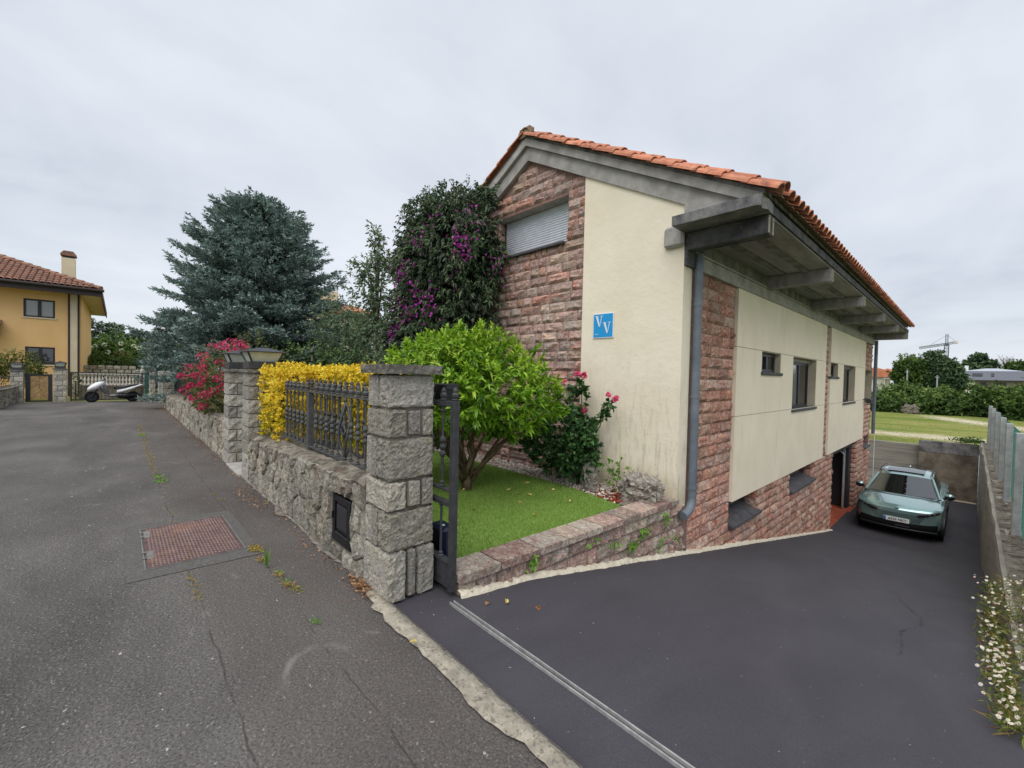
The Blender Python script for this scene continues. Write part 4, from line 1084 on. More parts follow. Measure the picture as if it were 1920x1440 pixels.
# cream mortar bead along the foot of wall and house
mb = MB(); n = 260
for i in range(n + 1):
    y = 1.87 + 13.05 * i / n; z = drive_z(y)
    a = .025 + .025 * abs(noise.noise(Vector((y * 3.1, 0, 0)))) + .02 * noise.noise(Vector((y * 11, 2, 0)))
    bq = .03 + .045 * abs(noise.noise(Vector((y * 2.3, 5, 0)))) + .025 * noise.noise(Vector((y * 13, 8, 0)))
    mb.v += [(-2.56, y, z + bq), (-2.522, y, z + bq * .8), (-2.525 + a * .6, y, z + .012), (-2.525 + a, y, z - .012)]
    if i:
        b = len(mb.v) - 8
        for q in range(3): mb.f.append((b + q, b + q + 4, b + q + 5, b + q + 1))
mb.build('mortar_bead', M['wmortar'], rw, smooth=True)

# ================================================================== GATE PILLAR (nearest)
px0, px1, py0, py1 = -3.13, -2.775, 1.40, 1.775
pil = thing('stone_pillar', 'tall pale stone pillar with flat cap standing at the driveway gate', 'pillar', (-2.95, 1.59, 0))
mb = MB(); mb.box(px0 + .03, px1 - .028, py0 + .028, py1 - .01, -.1, 1.60); mb.build('core', M['mortar'], pil)
def block(parent, x0, x1, y0, y1, z0, z1, m, seed, amp=.05, name='stone', dens=.018, pinch=.045):
    g = .007
    dx, dy, dz = x1 - x0 - g, y1 - y0 - g, z1 - z0 - g
    nn = lambda d: max(2, min(24, round(d / dens)))
    me = rock_block_mesh(nn(dx), nn(dy), nn(dz), seed, amp, m, pinch)
    return inst(name, me, parent, ((x0 + x1) / 2, (y0 + y1) / 2, (z0 + z1) / 2), (dx, dy, dz))
rows = [(1.605, 1.365, 0, 'big'), (1.352, 1.152, .004, 'three'), (1.138, .842, .01, 'two'), (.83, .625, .02, 'three'), (.612, .34, .03, 'big'), (.328, -.03, .045, 'thin')]
sd_ = 1
for zt, zb, bat, kind in rows:
    X1 = px1 + bat; Y0 = py0 - bat * .35; W_ = py1 - Y0
    if kind == 'big':
        block(pil, X1 - .17, X1, Y0 + .0, py1, zb, zt, M['rock_grey'], sd_, .06); sd_ += 1
        block(pil, X1 - .27, X1 - .17, Y0 - .002, Y0 + .12, zb, zt, M['rock_grey'], sd_, .06); sd_ += 1
        block(pil, px0, X1 - .27, Y0 + .004, Y0 + .12, zb, zt, M['rock_grey'], sd_, .06); sd_ += 1
    elif kind == 'two':
        block(pil, X1 - .19, X1, Y0, py1, zb, zt, M['rock_grey'], sd_, .05); sd_ += 1
        block(pil, X1 - .28, X1 - .19, Y0 - .004, Y0 + .12, zb, zt, M['rock_grey'], sd_, .06); sd_ += 1
        block(pil, px0, X1 - .28, Y0, Y0 + .12, zb, zt, M['rock_grey'], sd_, .06); sd_ += 1
    else:
        f = (.40, .70) if kind == 'three' else (.40, .60)
        block(pil, px0, X1, Y0, Y0 + W_ * f[0], zb, zt, M['rock_grey'], sd_, .05); sd_ += 1
        block(pil, X1 - .16, X1 - .003, Y0 + W_ * f[0] + .014, Y0 + W_ * f[1], zb + .012, zt - .006, M['rock_grey'], sd_, .06); sd_ += 1
        block(pil, X1 - .18, X1 - .005, Y0 + W_ * f[1] + .016, py1, zb, zt, M['rock_grey'], sd_, .06); sd_ += 1
me = rock_block_mesh(14, 14, 2, 77, .03, M['cap'], .015)
inst('cap_stone', me, pil, ((px0 + px1) / 2 + .005, (py0 + py1) / 2, 1.645), (.44, .46, .066))

# ================================================================== STREET WALLS OF RUBBLE
def street_wall(x0, x1, ztop, n, label, seed, nsingle, holes=()):
    w = thing('stone_wall', label, 'wall', ((x0 + x1) / 2, 1.62, 0))
    Rr = random.Random(seed)
    zt = (lambda x: ztop[0] + (ztop[1] - ztop[0]) * (x - x0) / (x1 - x0))
    mb = MB(); hs = [(h[0] - .012, h[1] + .012, h[2] - .012, h[3] + .012) for h in holes]
    zm = min(ztop) - .05
    mb.holewall((x0, x1), (-.12, zm), hs, 1.418, 1.95, lambda u, v, q: (u, q, v))
    mb.build('backing', M['mortar'], w)
    its = []
    for i, c in enumerate(voronoi_cells(x0, x1, -.06, max(ztop) - .03, n, Rr, 1.0, 1.7, 1)):
        cu = sum(p[0] for p in c) / len(c); cv = sum(p[1] for p in c) / len(c)
        c = [(u, min(v, zt(u) - .03)) for u, v in c]
        cut = False
        for h in holes:
            m_ = .02
            if h[0] - m_ < cu < h[1] + m_ and h[2] - m_ < cv < h[3] + m_: cut = True; break
            us = [p[0] for p in c]; vs_ = [p[1] for p in c]
            if max(us) > h[0] - m_ and min(us) < h[1] + m_ and max(vs_) > h[2] - m_ and min(vs_) < h[3] + m_:
                sides = [(h[0] - m_ - cu, 0), (cu - h[1] - m_, 1), (h[2] - m_ - cv, 2), (cv - h[3] - m_, 3)]
                s = max(sides)[1]
                if s == 0: c = [(min(u, h[0] - m_), v) for u, v in c]
                elif s == 1: c = [(max(u, h[1] + m_), v) for u, v in c]
                elif s == 2: c = [(u, min(v, h[2] - m_)) for u, v in c]
                else: c = [(u, max(v, h[3] + m_)) for u, v in c]
        if cut: continue
        area = abs(sum(c[k][0] * c[k - 1][1] - c[k - 1][0] * c[k][1] for k in range(len(c)))) / 2
        if area < .0012: continue
        dep = Rr.uniform(.028, .06)
        s = rubble_stone(c, .006, dep, seed * 31 + i, lambda u, v, q: (u - cu, 1.425 - q - 1.42, v - cv), None)
        its.append((seen_size((cu, 1.4, cv), area, (0, -1, 0)), s.mesh('stone', M['rock_rubble']), (cu, 1.42, cv), (1, 1, 1), (0, 0, 0)))
    singles_and_rest(its, nsingle, w, 'stone', M['rock_rubble'], 'stone_fill')
    # rough top: irregular slabs and mortar
    mb = MB(); nx = int((x1 - x0) * (22 if x1 > -7 else 9)); ny = 12
    def top(u, v):
        x = x0 + (x1 - x0) * u; t = abs(v - .5) * 2
        zz_ = zt(x) + .03 * noise.noise(Vector((x * 3.2, v * 2.2, seed))) + .016 * noise.noise(Vector((x * 11, v * 7, seed))) - .05 * max(0, t - .72) / .28
        lip = .022 * noise.noise(Vector((x * 5.1, 3, seed)))
        return (x, 1.385 + lip * (1 - v) + .59 * v, zz_)
    mb.grid(top, nx, ny)
    b = len(mb.v)
    for i in range(nx + 1):
        p = mb.v[i * (ny + 1)]; mb.v.append((p[0], 1.405, p[2] - .075 - .03 * noise.noise(Vector((p[0] * 6, 9, 0)))))
        if i: mb.f.append((b + i, b + i - 1, (i - 1) * (ny + 1), i * (ny + 1)))
    mb.build('wall_top', M['walltop'], w, smooth=False)
    return w
BOX = (-3.81, -3.42, .135, .545)
wall1 = street_wall(-6.98, -3.12, (.66, .79), 74, 'rubble stone wall with a black meter door, below the iron fence and yellow hedge', 5, 300, [BOX])
md = MB(); md.box(BOX[0], BOX[1], 1.415, 1.44, BOX[2], BOX[3])
d = md.build('meter_door', M['black'], wall1)
md = MB(); t = .055
md.box(BOX[0], BOX[0] + t, 1.398, 1.4145, BOX[2], BOX[3], .006); md.box(BOX[1] - t, BOX[1], 1.398, 1.4145, BOX[2], BOX[3], .006)
md.box(BOX[0] + t, BOX[1] - t, 1.398, 1.4145, BOX[3] - t, BOX[3], .006); md.box(BOX[0] + t, BOX[1] - t, 1.398, 1.4145, BOX[2], BOX[2] + t * 1.6, .006)
md.build('door_frame', M['black'], d)
md = MB(); md.box(BOX[0] + .085, BOX[1] - .085, 1.405, 1.4145, BOX[2] + .12, BOX[3] - .085, .004); md.build('door_panel', M['anth'], d)
md = MB(); md.tube([(BOX[0] + .03, 1.39, .33), (BOX[0] + .03, 1.39, .39)], .008); md.build('latch', M['black'], d)
wall2 = street_wall(-22.2, -8.92, (.56, .73), 230, 'long rubble stone wall running from the far lantern pillar to the end of the street', 9, 170)

# ================================================================== LANTERN PILLARS
def ashlar_pillar(x0, x1, y0, y1, h, label, seed, group, parent_name='stone_pillar', rows_=8, dens=.06):
    p = thing(parent_name, label, 'pillar', ((x0 + x1) / 2, (y0 + y1) / 2, 0), group)
    mb = MB(); mb.box(x0 + .03, x1 - .03, y0 + .03, y1 - .03, -.1, h - .03); mb.build('core', M['mortar'], p)
    hh = h / rows_; Rr = random.Random(seed)
    for r in range(rows_):
        z0, z1 = r * hh - (.05 if r == 0 else 0), (r + 1) * hh
        f = .70 if r % 2 else .30
        xm = x0 + (x1 - x0) * Rr.choice([.3, .68]); ym = y0 + (y1 - y0) * f
        block(p, x0, x1, y0, ym, z0, z1, M['rock_grey'], seed * 20 + r * 2, .06, dens=dens, pinch=.06)
        block(p, x0, x1, ym, y1, z0, z1, M['rock_grey'], seed * 20 + r * 2 + 1, .06, dens=dens, pinch=.06)
    me = rock_block_mesh(6, 6, 1, seed, .02, M['cap'], .02)
    inst('cap_stone', me, p, ((x0 + x1) / 2, (y0 + y1) / 2, h + .022), (x1 - x0 + .06, y1 - y0 + .06, .05))
    return p
def lantern(cx, cy, z, w, label, group):
    l = thing('lantern', label, 'lantern', (cx, cy, z), group)
    mb = MB(); mb.box(cx - w * .46, cx + w * .46, cy - w * .46, cy + w * .46, z, z + .11, .008); mb.build('base', M['irond'], l)
    zb, zt = z + .112, z + .245; a, b = w * .37, w * .50
    C4 = [(-1, -1), (1, -1), (1, 1), (-1, 1)]
    for k in range(4):
        (sx, sy), (tx, ty) = C4[k], C4[(k + 1) % 4]
        mb = MB(); mb.tube([(cx + sx * a, cy + sy * a, zb), (cx + sx * b, cy + sy * b, zt)], .014, 6); mb.build('corner_bar', M['irond'], l)
        q = MB(); q.add([(cx + sx * a * .985, cy + sy * a * .985, zb), (cx + tx * a * .985, cy + ty * a * .985, zb), (cx + tx * b * .985, cy + ty * b * .985, zt), (cx + sx * b * .985, cy + sy * b * .985, zt)], [(0, 1, 2, 3)])
        q.build('pane', M['lampglass'], l, fix=False)
    mb = MB(); c = w * .58
    mb.add([(cx + sx * c, cy + sy * c, zt) for sx, sy in C4] + [(cx + sx * c, cy + sy * c, zt + .014) for sx, sy in C4] + [(cx + sx * .05, cy + sy * .05, zt + .075) for sx, sy in C4],
           [(0, 3, 2, 1)] + [(i, (i + 1) % 4, 4 + (i + 1) % 4, 4 + i) for i in range(4)] + [(4 + i, 4 + (i + 1) % 4, 8 + (i + 1) % 4, 8 + i) for i in range(4)] + [(8, 9, 10, 11)])
    mb.build('roof', M['irond'], l)
    mb = MB(); mb.lathe([(.012, 0), (.022, .012), (.022, .024), (.01, .036)], (cx, cy, zt + .072), 8); mb.build('finial', M['irond'], l)
    return l
ashlar_pillar(-7.42, -6.985, 1.365, 1.80, 1.575, 'grey stone pillar with lantern at the right of the wall opening', 2, 'lantern pillars at the garden opening')
ashlar_pillar(-8.92, -8.47, 1.365, 1.80, 1.575, 'grey stone pillar with lantern at the far side of the wall opening', 3, 'lantern pillars at the garden opening')
lantern(-7.2, 1.585, 1.625, .46, 'square lantern with frosted panes on the nearer pillar beside the yellow hedge', 'pillar lanterns')
lantern(-8.7, 1.585, 1.625, .46, 'square lantern on the farther pillar, partly hidden behind the nearer lantern', 'pillar lanterns')
mb = MB(); mb.box(-8.46, -7.43, 1.34, 1.9, -.06, .035, .01); tag(mb.build('doorstep', M['conc']), 'low stone step in the opening between the two lantern pillars', 'step')

# ================================================================== IRON FENCE, GATE
FZ0, FZ1 = .775, 1.375
def baluster_mesh(z0, z1, zc, r=.0095, m=None):
    """turned bar: foot cup, triple collar at zc, top collar"""
    mb = MB(); pr = [(r, z0), (.024, z0 + .002), (.024, z0 + .014), (.014, z0 + .02), (.02, z0 + .034), (r, z0 + .045)]
    for k in (-.052, 0, .052):
        pr += [(r + .003, zc + k - .026), (.022, zc + k - .014), (.026, zc + k), (.022, zc + k + .014)]
    pr += [(r + .003, zc + .08), (r, zc + .09), (r, z1 - .05), (.018, z1 - .04), (.018, z1 - .022), (r, z1 - .012), (r, z1)]
    mb.lathe(pr, (0, 0, 0), 8)
    return mb.mesh('baluster', m or M['iron'], smooth=False)
def finial_mesh(m=None):
    mb = MB(); mb.lathe([(.02, 0), (.028, .008), (.018, .016), (.026, .03), (.028, .046), (.018, .062), (.02, .072), (.016, .086), (.004, .1)], (0, 0, 0), 8)
    return mb.mesh('finial', m or M['iron'])
BM_ = baluster_mesh(FZ0, FZ1, 1.06); FM_ = finial_mesh()
fence = thing('iron_fence', 'grey wrought iron fence with turned balusters standing on the rubble wall', 'fence', (-4.6, 1.60, .7))
FX0, FX1, FY = -6.02, -3.12, 1.60
mb = MB(); mb.box(FX0, FX1, FY - .02, FY + .02, FZ1, FZ1 + .016); mb.build('top_rail', M['iron'], fence)
mb = MB(); mb.box(FX0, FX1, FY - .02, FY + .02, FZ0 - .016, FZ0); mb.build('bottom_rail', M['iron'], fence)
k = 0; x = FX0 + .05
while x < FX1:
    if abs(x - (-5.06)) > .05:
        inst('baluster', BM_, fence, (x, FY, 0)); inst('finial', FM_, fence, (x, FY, FZ1 + .016))
    x += .158
mb = MB(); mb.box(-5.09, -5.03, FY - .03, FY + .03, .66, FZ1 - .002); mb.box(-5.13, -4.99, FY - .06, FY + .06, .645, .662); mb.build('post', M['iron'], fence)
# spindle ornament of bent flats with scroll ends
orn = MB()
for a in range(4):
    pts = []
    for t in np.linspace(0, 1, 13):
        r_ = .105 * math.sin(PI * t) ** .8; an = a * PI / 2 + .5 + t * 1.6
        pts.append((-4.02 + r_ * math.cos(an), FY + .5 * r_ * math.sin(an) - .01, .80 + .53 * t))
    orn.tube(pts, .011, 6)
for sg_ in (-1, 1):
    pts = [(-4.02 + sg_ * (.02 + .035 * t / 6) * math.cos(t * .9), FY - .03, 1.07 + (.03 + .03 * t / 6) * math.sin(t * .9)) for t in range(8)]
    orn.tube(pts, .009, 6)
orn.tube([(-4.02, FY - .01, FZ0), (-4.02, FY - .01, .81)], .014); orn.tube([(-4.02, FY - .01, 1.32), (-4.02, FY - .01, FZ1)], .014)
orn.build('spindle_ornament', M['iron'], fence, smooth=True)

gate = thing('sliding_gate', 'grey iron sliding gate pushed open behind the tall pillar, its end post showing', 'gate', (-4.2, 1.83, 0))
GX1, GXE, GY = -2.555, -5.95, 1.83
mb = MB(); mb.box(GX1 - .05, GX1, GY - .025, GY + .025, .0, 1.42, .003); mb.build('end_post', M['irond'], gate)
mb = MB(); mb.box(GXE, GX1 - .051, GY - .022, GY + .022, 1.375, 1.415, .003); mb.build('top_rail', M['irond'], gate)
mb = MB(); mb.box(GXE, GX1 - .051, GY - .022, GY + .022, .735, .755, .003); mb.build('middle_rail', M['irond'], gate)
mb = MB(); mb.box(GXE, GX1 - .051, GY - .022, GY + .022, .625, .66, .003); mb.build('middle_rail', M['irond'], gate)
mb = MB(); mb.box(GXE, GX1 - .051, GY - .02, GY + .02, .015, .20, .003); mb.box(GXE, GX1 - .051, GY - .03, GY + .03, .201, .215); mb.build('kick_plate', M['irond'], gate)
GB = baluster_mesh(.757, 1.374, 1.06, m=M['irond'])
lo = MB(); lo.lathe([(.022, .216), (.022, .226), (.014, .234), (.019, .246), (.010, .258), (.010, .60), (.016, .606), (.016, .624)], (0, 0, 0), 8); GL = lo.mesh('baluster', M['irond'])
FM2 = finial_mesh(M['irond'])
x = GX1 - .18
inst('finial', FM2, gate, (GX1 - .025, GY, 1.42))
while x > GXE:
    inst('baluster', GB, gate, (x, GY, 0)); inst('baluster', GL, gate, (x, GY, 0)); inst('finial', FM2, gate, (x, GY, 1.416)); x -= .158
# ground rail: two angle irons either side of a groove
gr = thing('gate_rail', 'steel rail of the sliding gate let into the dark driveway', 'rail', (0, 1.79, -.03))
for a, b, z, nm, m_ in ((1.757, 1.766, -.026, 'guide_bar', M['steel']), (1.792, 1.801, -.028, 'guide_bar', M['steel']), (1.7665, 1.7915, -.045, 'groove', M['slate'])):
    mb = MB(); n = 40
    for i in range(n + 1):
        xx = -2.50 + 5.5 * i / n; o_ = .003 * noise.noise(Vector((xx * 4, a * 9, 0)))
        mb.v += [(xx, a + o_, z), (xx, b + o_, z), (xx, b + o_, z - .05), (xx, a + o_, z - .05)]
        if i:
            q = 4 * i - 4
            for e in range(4): mb.f.append((q + e, q + 4 + e, q + 4 + (e + 1) % 4, q + (e + 1) % 4))
    mb.build(nm, m_, gr)
# drive motor and letter box
mo = thing('gate_motor', 'navy blue plastic gate motor box on the lawn behind the gate end', 'gate motor', (-2.95, 2.08, .03))
mb = MB(); mb.box(-3.12, -2.885, 1.96, 2.10, .06, .345, .025); mb.build('housing', M['navy'], mo)
mb = MB(); mb.box(-3.14, -2.87, 1.95, 2.11, .02, .06); mb.build('base_plate', M['steel'], mo)
mb = MB(); mb.box(-2.99, -2.965, 2.0, 2.025, .3445, .3475); mb.build('sticker', M['white'], mo)
mb = MB(); mb.box(-3.08, -2.92, 1.948, 1.959, .09, .24, .006); mb.build('front_panel', M['black'], mo)
lb = thing('letter_box', 'black metal box fixed behind the tall pillar above the gate rail', 'box', (-2.86, 1.93, 1.40))
mb = MB(); mb.box(-3.0, -2.80, 1.885, 2.02, 1.38, 1.54, .006); mb.build('body', M['black'], lb)
mb = MB(); mb.box(-2.799, -2.792, 1.895, 2.01, 1.50, 1.53); mb.build('flap', M['anth'], lb)

# ================================================================== MANHOLE
mh = thing('access_cover', 'rusty chequered steel access cover in a pale frame set in the asphalt', 'manhole cover', (-4.96, .5, .02))
A_, B_, Cx, Cy = -5.53, -4.385, .162, .852
mb = MB()
mb.box(A_, A_ + .008, Cx, Cy, .0, .023); mb.box(B_ - .008, B_, Cx, Cy, .0, .023); mb.box(A_ + .008, B_ - .008, Cx, Cx + .008, .0, .023); mb.box(A_ + .008, B_ - .008, Cy - .008, Cy, .0, .023)
mb.build('frame', M['dullsteel'], mh)
mb = MB(); mb.box(A_ + .018, B_ - .018, Cx + .022, Cy - .018, .0, .021); pl = mb.build('cover_plate', M['rust'], mh)
mb = MB()
nx_, ny_ = 40, 25
for i in range(nx_):
    for j in range(ny_):
        x = A_ + .035 + (B_ - A_ - .07) * (i + .5) / nx_; y = Cx + .04 + (Cy - Cx - .07) * (j + .5) / ny_
        a = PI / 4 if (i + j) % 2 else -PI / 4
        l, w = .013, .005; c, s = math.cos(a), math.sin(a)
        q = [(x + c * l, y + s * l), (x - s * w, y + c * w), (x - c * l, y - s * l), (x + s * w, y - c * w)]
        b = len(mb.v); mb.v += [(u, v, .021) for u, v in q] + [(x, y, .0255)]
        mb.f += [(b + e, b + (e + 1) % 4, b + 4) for e in range(4)]
mb.build('tread_pattern', M['rust_worn'], pl, kind='stuff')
for x in (-5.32, -4.72):
    mb = MB(); mb.box(x - .10, x + .10, Cx + .024, Cx + .072, .0212, .026, .002); mb.box(x - .08, x - .06, Cx - .008, Cx + .024, .024, .030); mb.box(x + .06, x + .08, Cx - .008, Cx + .024, .024, .030)
    mb.build('hinge', M['dullsteel'], mh)

mh.location.z -= .009
# ================================================================== WEEDS, LITTER
def weed_line(name, pts, n, spread, L, m, label=None):
    P, D = [], []
    for (x, y, w) in pts:
        for _ in range(int(n * w)):
            P.append((x + random.gauss(0, spread), y + random.gauss(0, spread * .5), .012)); D.append((random.gauss(0, .7), random.gauss(0, .7), random.uniform(.2, 1)))
    if P: leaves(name, np.array(P), np.array(D), rng.uniform(L * .4, L, len(P)), L * .12, m, kind='stuff', droop=.3)
line = [(-15.5 + i * .22, .43 + random.gauss(0, .02), (1.0 if -15.6 < -15.5 + i * .22 < -7.6 else .25) * random.uniform(.2, 1.2)) for i in range(52)]
weed_line('weeds', line, 24, .05, .05, M['drygrass'])
weed_line('weeds', [(-8.0, .44, 1.5), (-7.7, .44, 2.0), (-13.2, .43, 2)], 30, .08, .07, M['fern'])
weed_line('weeds', [(-4.35 + .02 * i, .90 + .004 * i, 1) for i in range(6)] + [(-4.0, .89, 1.6), (-3.62, .93, 1.6), (-3.42, .93, 2.0), (-3.3, .96, 1.2)], 24, .03, .055, M['drygrass'])
weed_line('weeds', [(-3.68, .94, 1.6), (-3.5, .955, 1.2), (-2.80, .93, 2.0)], 14, .022, .05, M['fern'])
weed_line('weeds', [(-4.02 + .1 * i, .42, .9) for i in range(5)] + [(-6.5, .9, 1.2), (-6.2, .95, 1.0)], 22, .03, .04, M['drygrass'])
wd = thing('weed', 'tall upright green weed sprout in the asphalt seam', 'weed', (-3.85, .90, .01))
leaves('blade', np.array([(-3.85 + random.gauss(0, .008), .90 + random.gauss(0, .008), .01) for _ in range(12)]), rng.normal(size=(12, 3)) * .07 + [0, 0, 1], rng.uniform(.10, .20, 12), .012, M['fern'], wd, droop=0)
P = [(random.uniform(-22, -2.8), 1.36 - abs(random.gauss(0, .07)), .018) for _ in range(1000)] + [(random.gauss(-3.05, .09), 1.33 + random.gauss(0, .025), .02 + random.random() * .03) for _ in range(200)]
P += [(-20 + random.gauss(0, 2.2), 1.0 + random.gauss(0, .35), .016) for _ in range(350)] + [(random.gauss(-6.1, .35), 1.2 + random.gauss(0, .05), .016) for _ in range(120)]
P = np.array(P); P[:, 1] = np.minimum(P[:, 1], 1.37)
leaves('leaf_litter', P, rng.normal(size=(len(P), 3)) * [1, 1, .25], rng.uniform(.012, .034, len(P)), .014, M['litter'], kind='stuff', droop=0, hi=False)
lp = [(-4.25, 3.89), (-3.88, 4.03), (-3.86, 4.38), (-3.365, 4.15), (-3.91, 3.04), (-3.72, 3.68), (-4.62, 3.42), (-4.05, 3.95), (-3.3, 3.5), (-4.4, 4.4)]
LW_ = ['between citrus trunk and gravel, nearer the trunk', 'at its middle, halfway from trunk to low wall', 'close to the gravel edge under the roses', 'farthest right, towards the boulder', 'nearest the gate end post', 'near the middle, straight in front of the trunk', 'right beside the foot of the citrus trunk', 'just right of the citrus trunk, small', 'near the flat coping stones of the low wall', 'at the back beside the pebbles']
for i, (x, y) in enumerate(lp):
    a = random.uniform(0, 6.28)
    o = leaves('fallen_leaf', np.array([(x, y, .05), (x, y, .052)]), np.array([(math.cos(a), math.sin(a), .02), (math.cos(a + .15), math.sin(a + .15), .1)]), [.085, .07], [.03, .026], M['litter_y'], droop=-.1)
    tag(o, 'yellowed leaf on the lawn ' + LW_[i], 'leaf', 'fallen leaves on the lawn')
for (x, y, m, lab) in ((-2.37, 1.98, M['litter'], 'brown curled leaf on the dark driveway nearest the gate post'), (-2.27, 2.10, M['litter_y'], 'yellow leaf on the dark driveway near the low wall'), (-2.08, 2.28, M['litter'], 'brown leaf on the dark driveway, farthest from the gate post'), (-2.18, 1.30, M['litter_y'], 'pale yellow leaf on the lime concrete strip')):
    a = random.uniform(0, 6.28); z = (drive_z(y) if y > 1.4 else .024) + .012
    o = leaves('fallen_leaf', np.array([(x, y, z), (x, y, z + .004)]), np.array([(math.cos(a), math.sin(a), .1), (math.cos(a + .5), math.sin(a + .5), .3)]), [.05, .04], [.03, .028], m, droop=-.1)
    tag(o, lab, 'leaf')
weed_line('ferns', [], 1, 1, 1, M['fern'])
P, D = [], []
for (y, z, n) in ((2.62, .0, 26), (3.9, -.16, 16), (4.25, -.27, 40), (4.5, -.18, 34), (5.0, -.12, 20), (3.55, -.05, 12), (4.95, -.42, 14), (5.3, -.45, 12)):
    for _ in range(n): P.append((-2.535, y + random.gauss(0, .05), z + random.gauss(0, .03))); D.append((random.uniform(.2, .8), random.gauss(0, .7), random.uniform(-.3, .8)))
leaves('wall_ferns', np.array(P), np.array(D), rng.uniform(.04, .10, len(P)), .022, M['fern'], kind='stuff', droop=.3)

# wandering stain crack in the fresh asphalt
mb = MB(); cp = [(-.55, 7.3), (-.42, 6.7), (-.27, 6.3), (-.25, 5.9), (-.36, 5.3), (-.32, 4.9), (-.30, 4.5)]
for i in range(121):
    t = i / 120 * (len(cp) - 1); k = min(int(t), len(cp) - 2); q = Vector(cp[k]).lerp(Vector(cp[k + 1]), t - k)
    w = .0015 + .013 * max(0, noise.noise(Vector((i * .16, 3, 0)))) + .004 * noise.noise(Vector((i * .9, 1, 0))); x = q.x + .03 * noise.noise(Vector((i * .3, 8, 2)))
    for s_ in (-1, 1): mb.v.append((x + s_ * w, q.y, drive_z(q.y) + .011))
    if i: b = 2 * i; mb.f.append((b - 2, b - 1, b + 1, b))
structure(mb.build('driveway_crack', mat('crack_filler', [(.35, lin(56, 54, 59)), (.65, lin(66, 64, 69))], 20, 4, .85), fix=False))

# ================================================================== PLANTS
def stems(name, base, tips, r0, r1, m, parent, n=7, wob=.08, spread=.05):
    for i, t in enumerate(tips):
        b = Vector(base) + Vector((random.gauss(0, spread), random.gauss(0, spread), 0)); t = Vector(t)
        pts = [b.lerp(t, k / 6) + Vector((random.gauss(0, wob), random.gauss(0, wob), 0)) * math.sin(PI * k / 6) + Vector((0, 0, .12 * (t - b).length * math.sin(PI * k / 6) * .3)) for k in range(7)]
        mb = MB(); mb.tube(pts, [r0 + (r1 - r0) * k / 6 for k in range(7)], n); mb.build(name, m, parent, smooth=True)

# --- citrus
ct = thing('citrus_tree', 'round bright green citrus tree with many bare stems on the lawn', 'tree', (-4.67, 3.53, .03))
mb = MB(); mb.tube([(-4.67, 3.53, -.02), (-4.665, 3.53, .10), (-4.67, 3.53, .24)], [.085, .068, .085], 10); mb.build('trunk', M['bark'], ct, smooth=True)
tips = []
for i in range(15):
    a = i * 2.399; r_ = .35 + .75 * ((i * .618) % 1); tips.append((-4.75 + r_ * 1.25 * math.cos(a), 3.55 + r_ * .9 * math.sin(a), .95 + .35 * random.random()))
stems('limb', (-4.67, 3.53, .16), tips, .034, .012, M['bark'], ct, wob=.05, spread=.03)
P, D, A = [], [], []
CL = [((-4.8, 3.6, 1.42), (1.28, 1.15, .78), 640, 1), ((-5.75, 3.6, 1.62), (.85, .8, .50), 230, 2), ((-3.98, 3.65, 1.36), (.62, .85, .58), 230, 3), ((-4.55, 3.6, 1.88), (.62, .7, .40), 170, 4), ((-5.3, 3.3, 1.15), (.8, .8, .42), 160, 5), ((-5.05, 3.5, 1.88), (.7, .7, .34), 150, 6)]
pp, nn_ = [], []
for c, r_, n, s in CL:
    p, nd = lumps(c, r_, n, .13, .9, s, .72, (.70, 1.03)); pp.append(p); nn_.append(nd)
p = np.concatenate(pp); nd = np.concatenate(nn_)
P, D, A = rosettes(p, nd, 13, .62, .10, .55)
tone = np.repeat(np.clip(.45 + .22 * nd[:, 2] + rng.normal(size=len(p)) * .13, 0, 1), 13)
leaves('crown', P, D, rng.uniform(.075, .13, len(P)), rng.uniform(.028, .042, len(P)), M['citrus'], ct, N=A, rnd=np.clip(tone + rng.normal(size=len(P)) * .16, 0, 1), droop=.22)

# --- rose
rb = thing('rose_bush', 'dark leafy rose bush with pink roses growing against the cream wall', 'bush', (-4.0, 4.98, .03))
stems('stem', (-3.95, 5.0, .03), [(-4.2, 4.95, 1.0), (-3.8, 4.95, .9), (-3.95, 5.1, 1.6), (-4.22, 5.1, 1.5), (-3.42, 5.08, 1.3), (-4.5, 4.9, .8), (-3.9, 5.08, 1.1)], .014, .006, M['stem'], rb, 6, .03)
pp = [lumps((-4.15, 4.85, .72), (.62, .40, .55), 330, .12, 1.1, 2, .12)[0], lumps((-3.78, 4.85, .55), (.34, .34, .42), 150, .12, 1, 3, .12)[0], lumps((-4.5, 4.85, .75), (.45, .38, .5), 150, .12, 1, 4, .12)[0], lumps((-3.98, 5.05, 1.25), (.2, .14, .36), 60, .1, 1, 5)[0],
      np.array([(-3.72 + .04 * i + random.gauss(0, .04), 5.07 + random.gauss(0, .03), .93 + .042 * i + random.gauss(0, .04)) for i in range(9) for _ in range(3)]), np.array([(-3.95, 5.08, 1.35 + .03 * i) for i in range(8)]) + rng.normal(size=(8, 3)) * .04]
p = np.concatenate(pp); nd = unit(p - np.array([-4.05, 5.2, .5]))
P, D, A = rosettes(p, nd, 6, .8, .06, .2)
leaves('foliage', P, D, rng.uniform(.06, .10, len(P)), rng.uniform(.042, .064, len(P)), M['roseleaf'], rb, N=unit(A + rng.normal(size=A.shape) * .5), droop=.15)
for (x, z, s) in ((-3.97, 1.66, .058), (-3.86, 1.64, .06), (-4.23, 1.55, .042), (-3.92, 1.17, .055), (-3.83, 1.14, .06), (-3.42, 1.38, .042), (-3.30, 1.33, .05)):
    n = 34; d = rdir(n, .2); c = np.array([x, 5.02, z])
    leaves('flower', c + d * s * .25, unit(d + rng.normal(size=(n, 3)) * .5), s * rng.uniform(.7, 1.1, n), s * .95, M['rose'], rb, N=d, rnd=rng.random(n), fold=-.2, droop=.1)
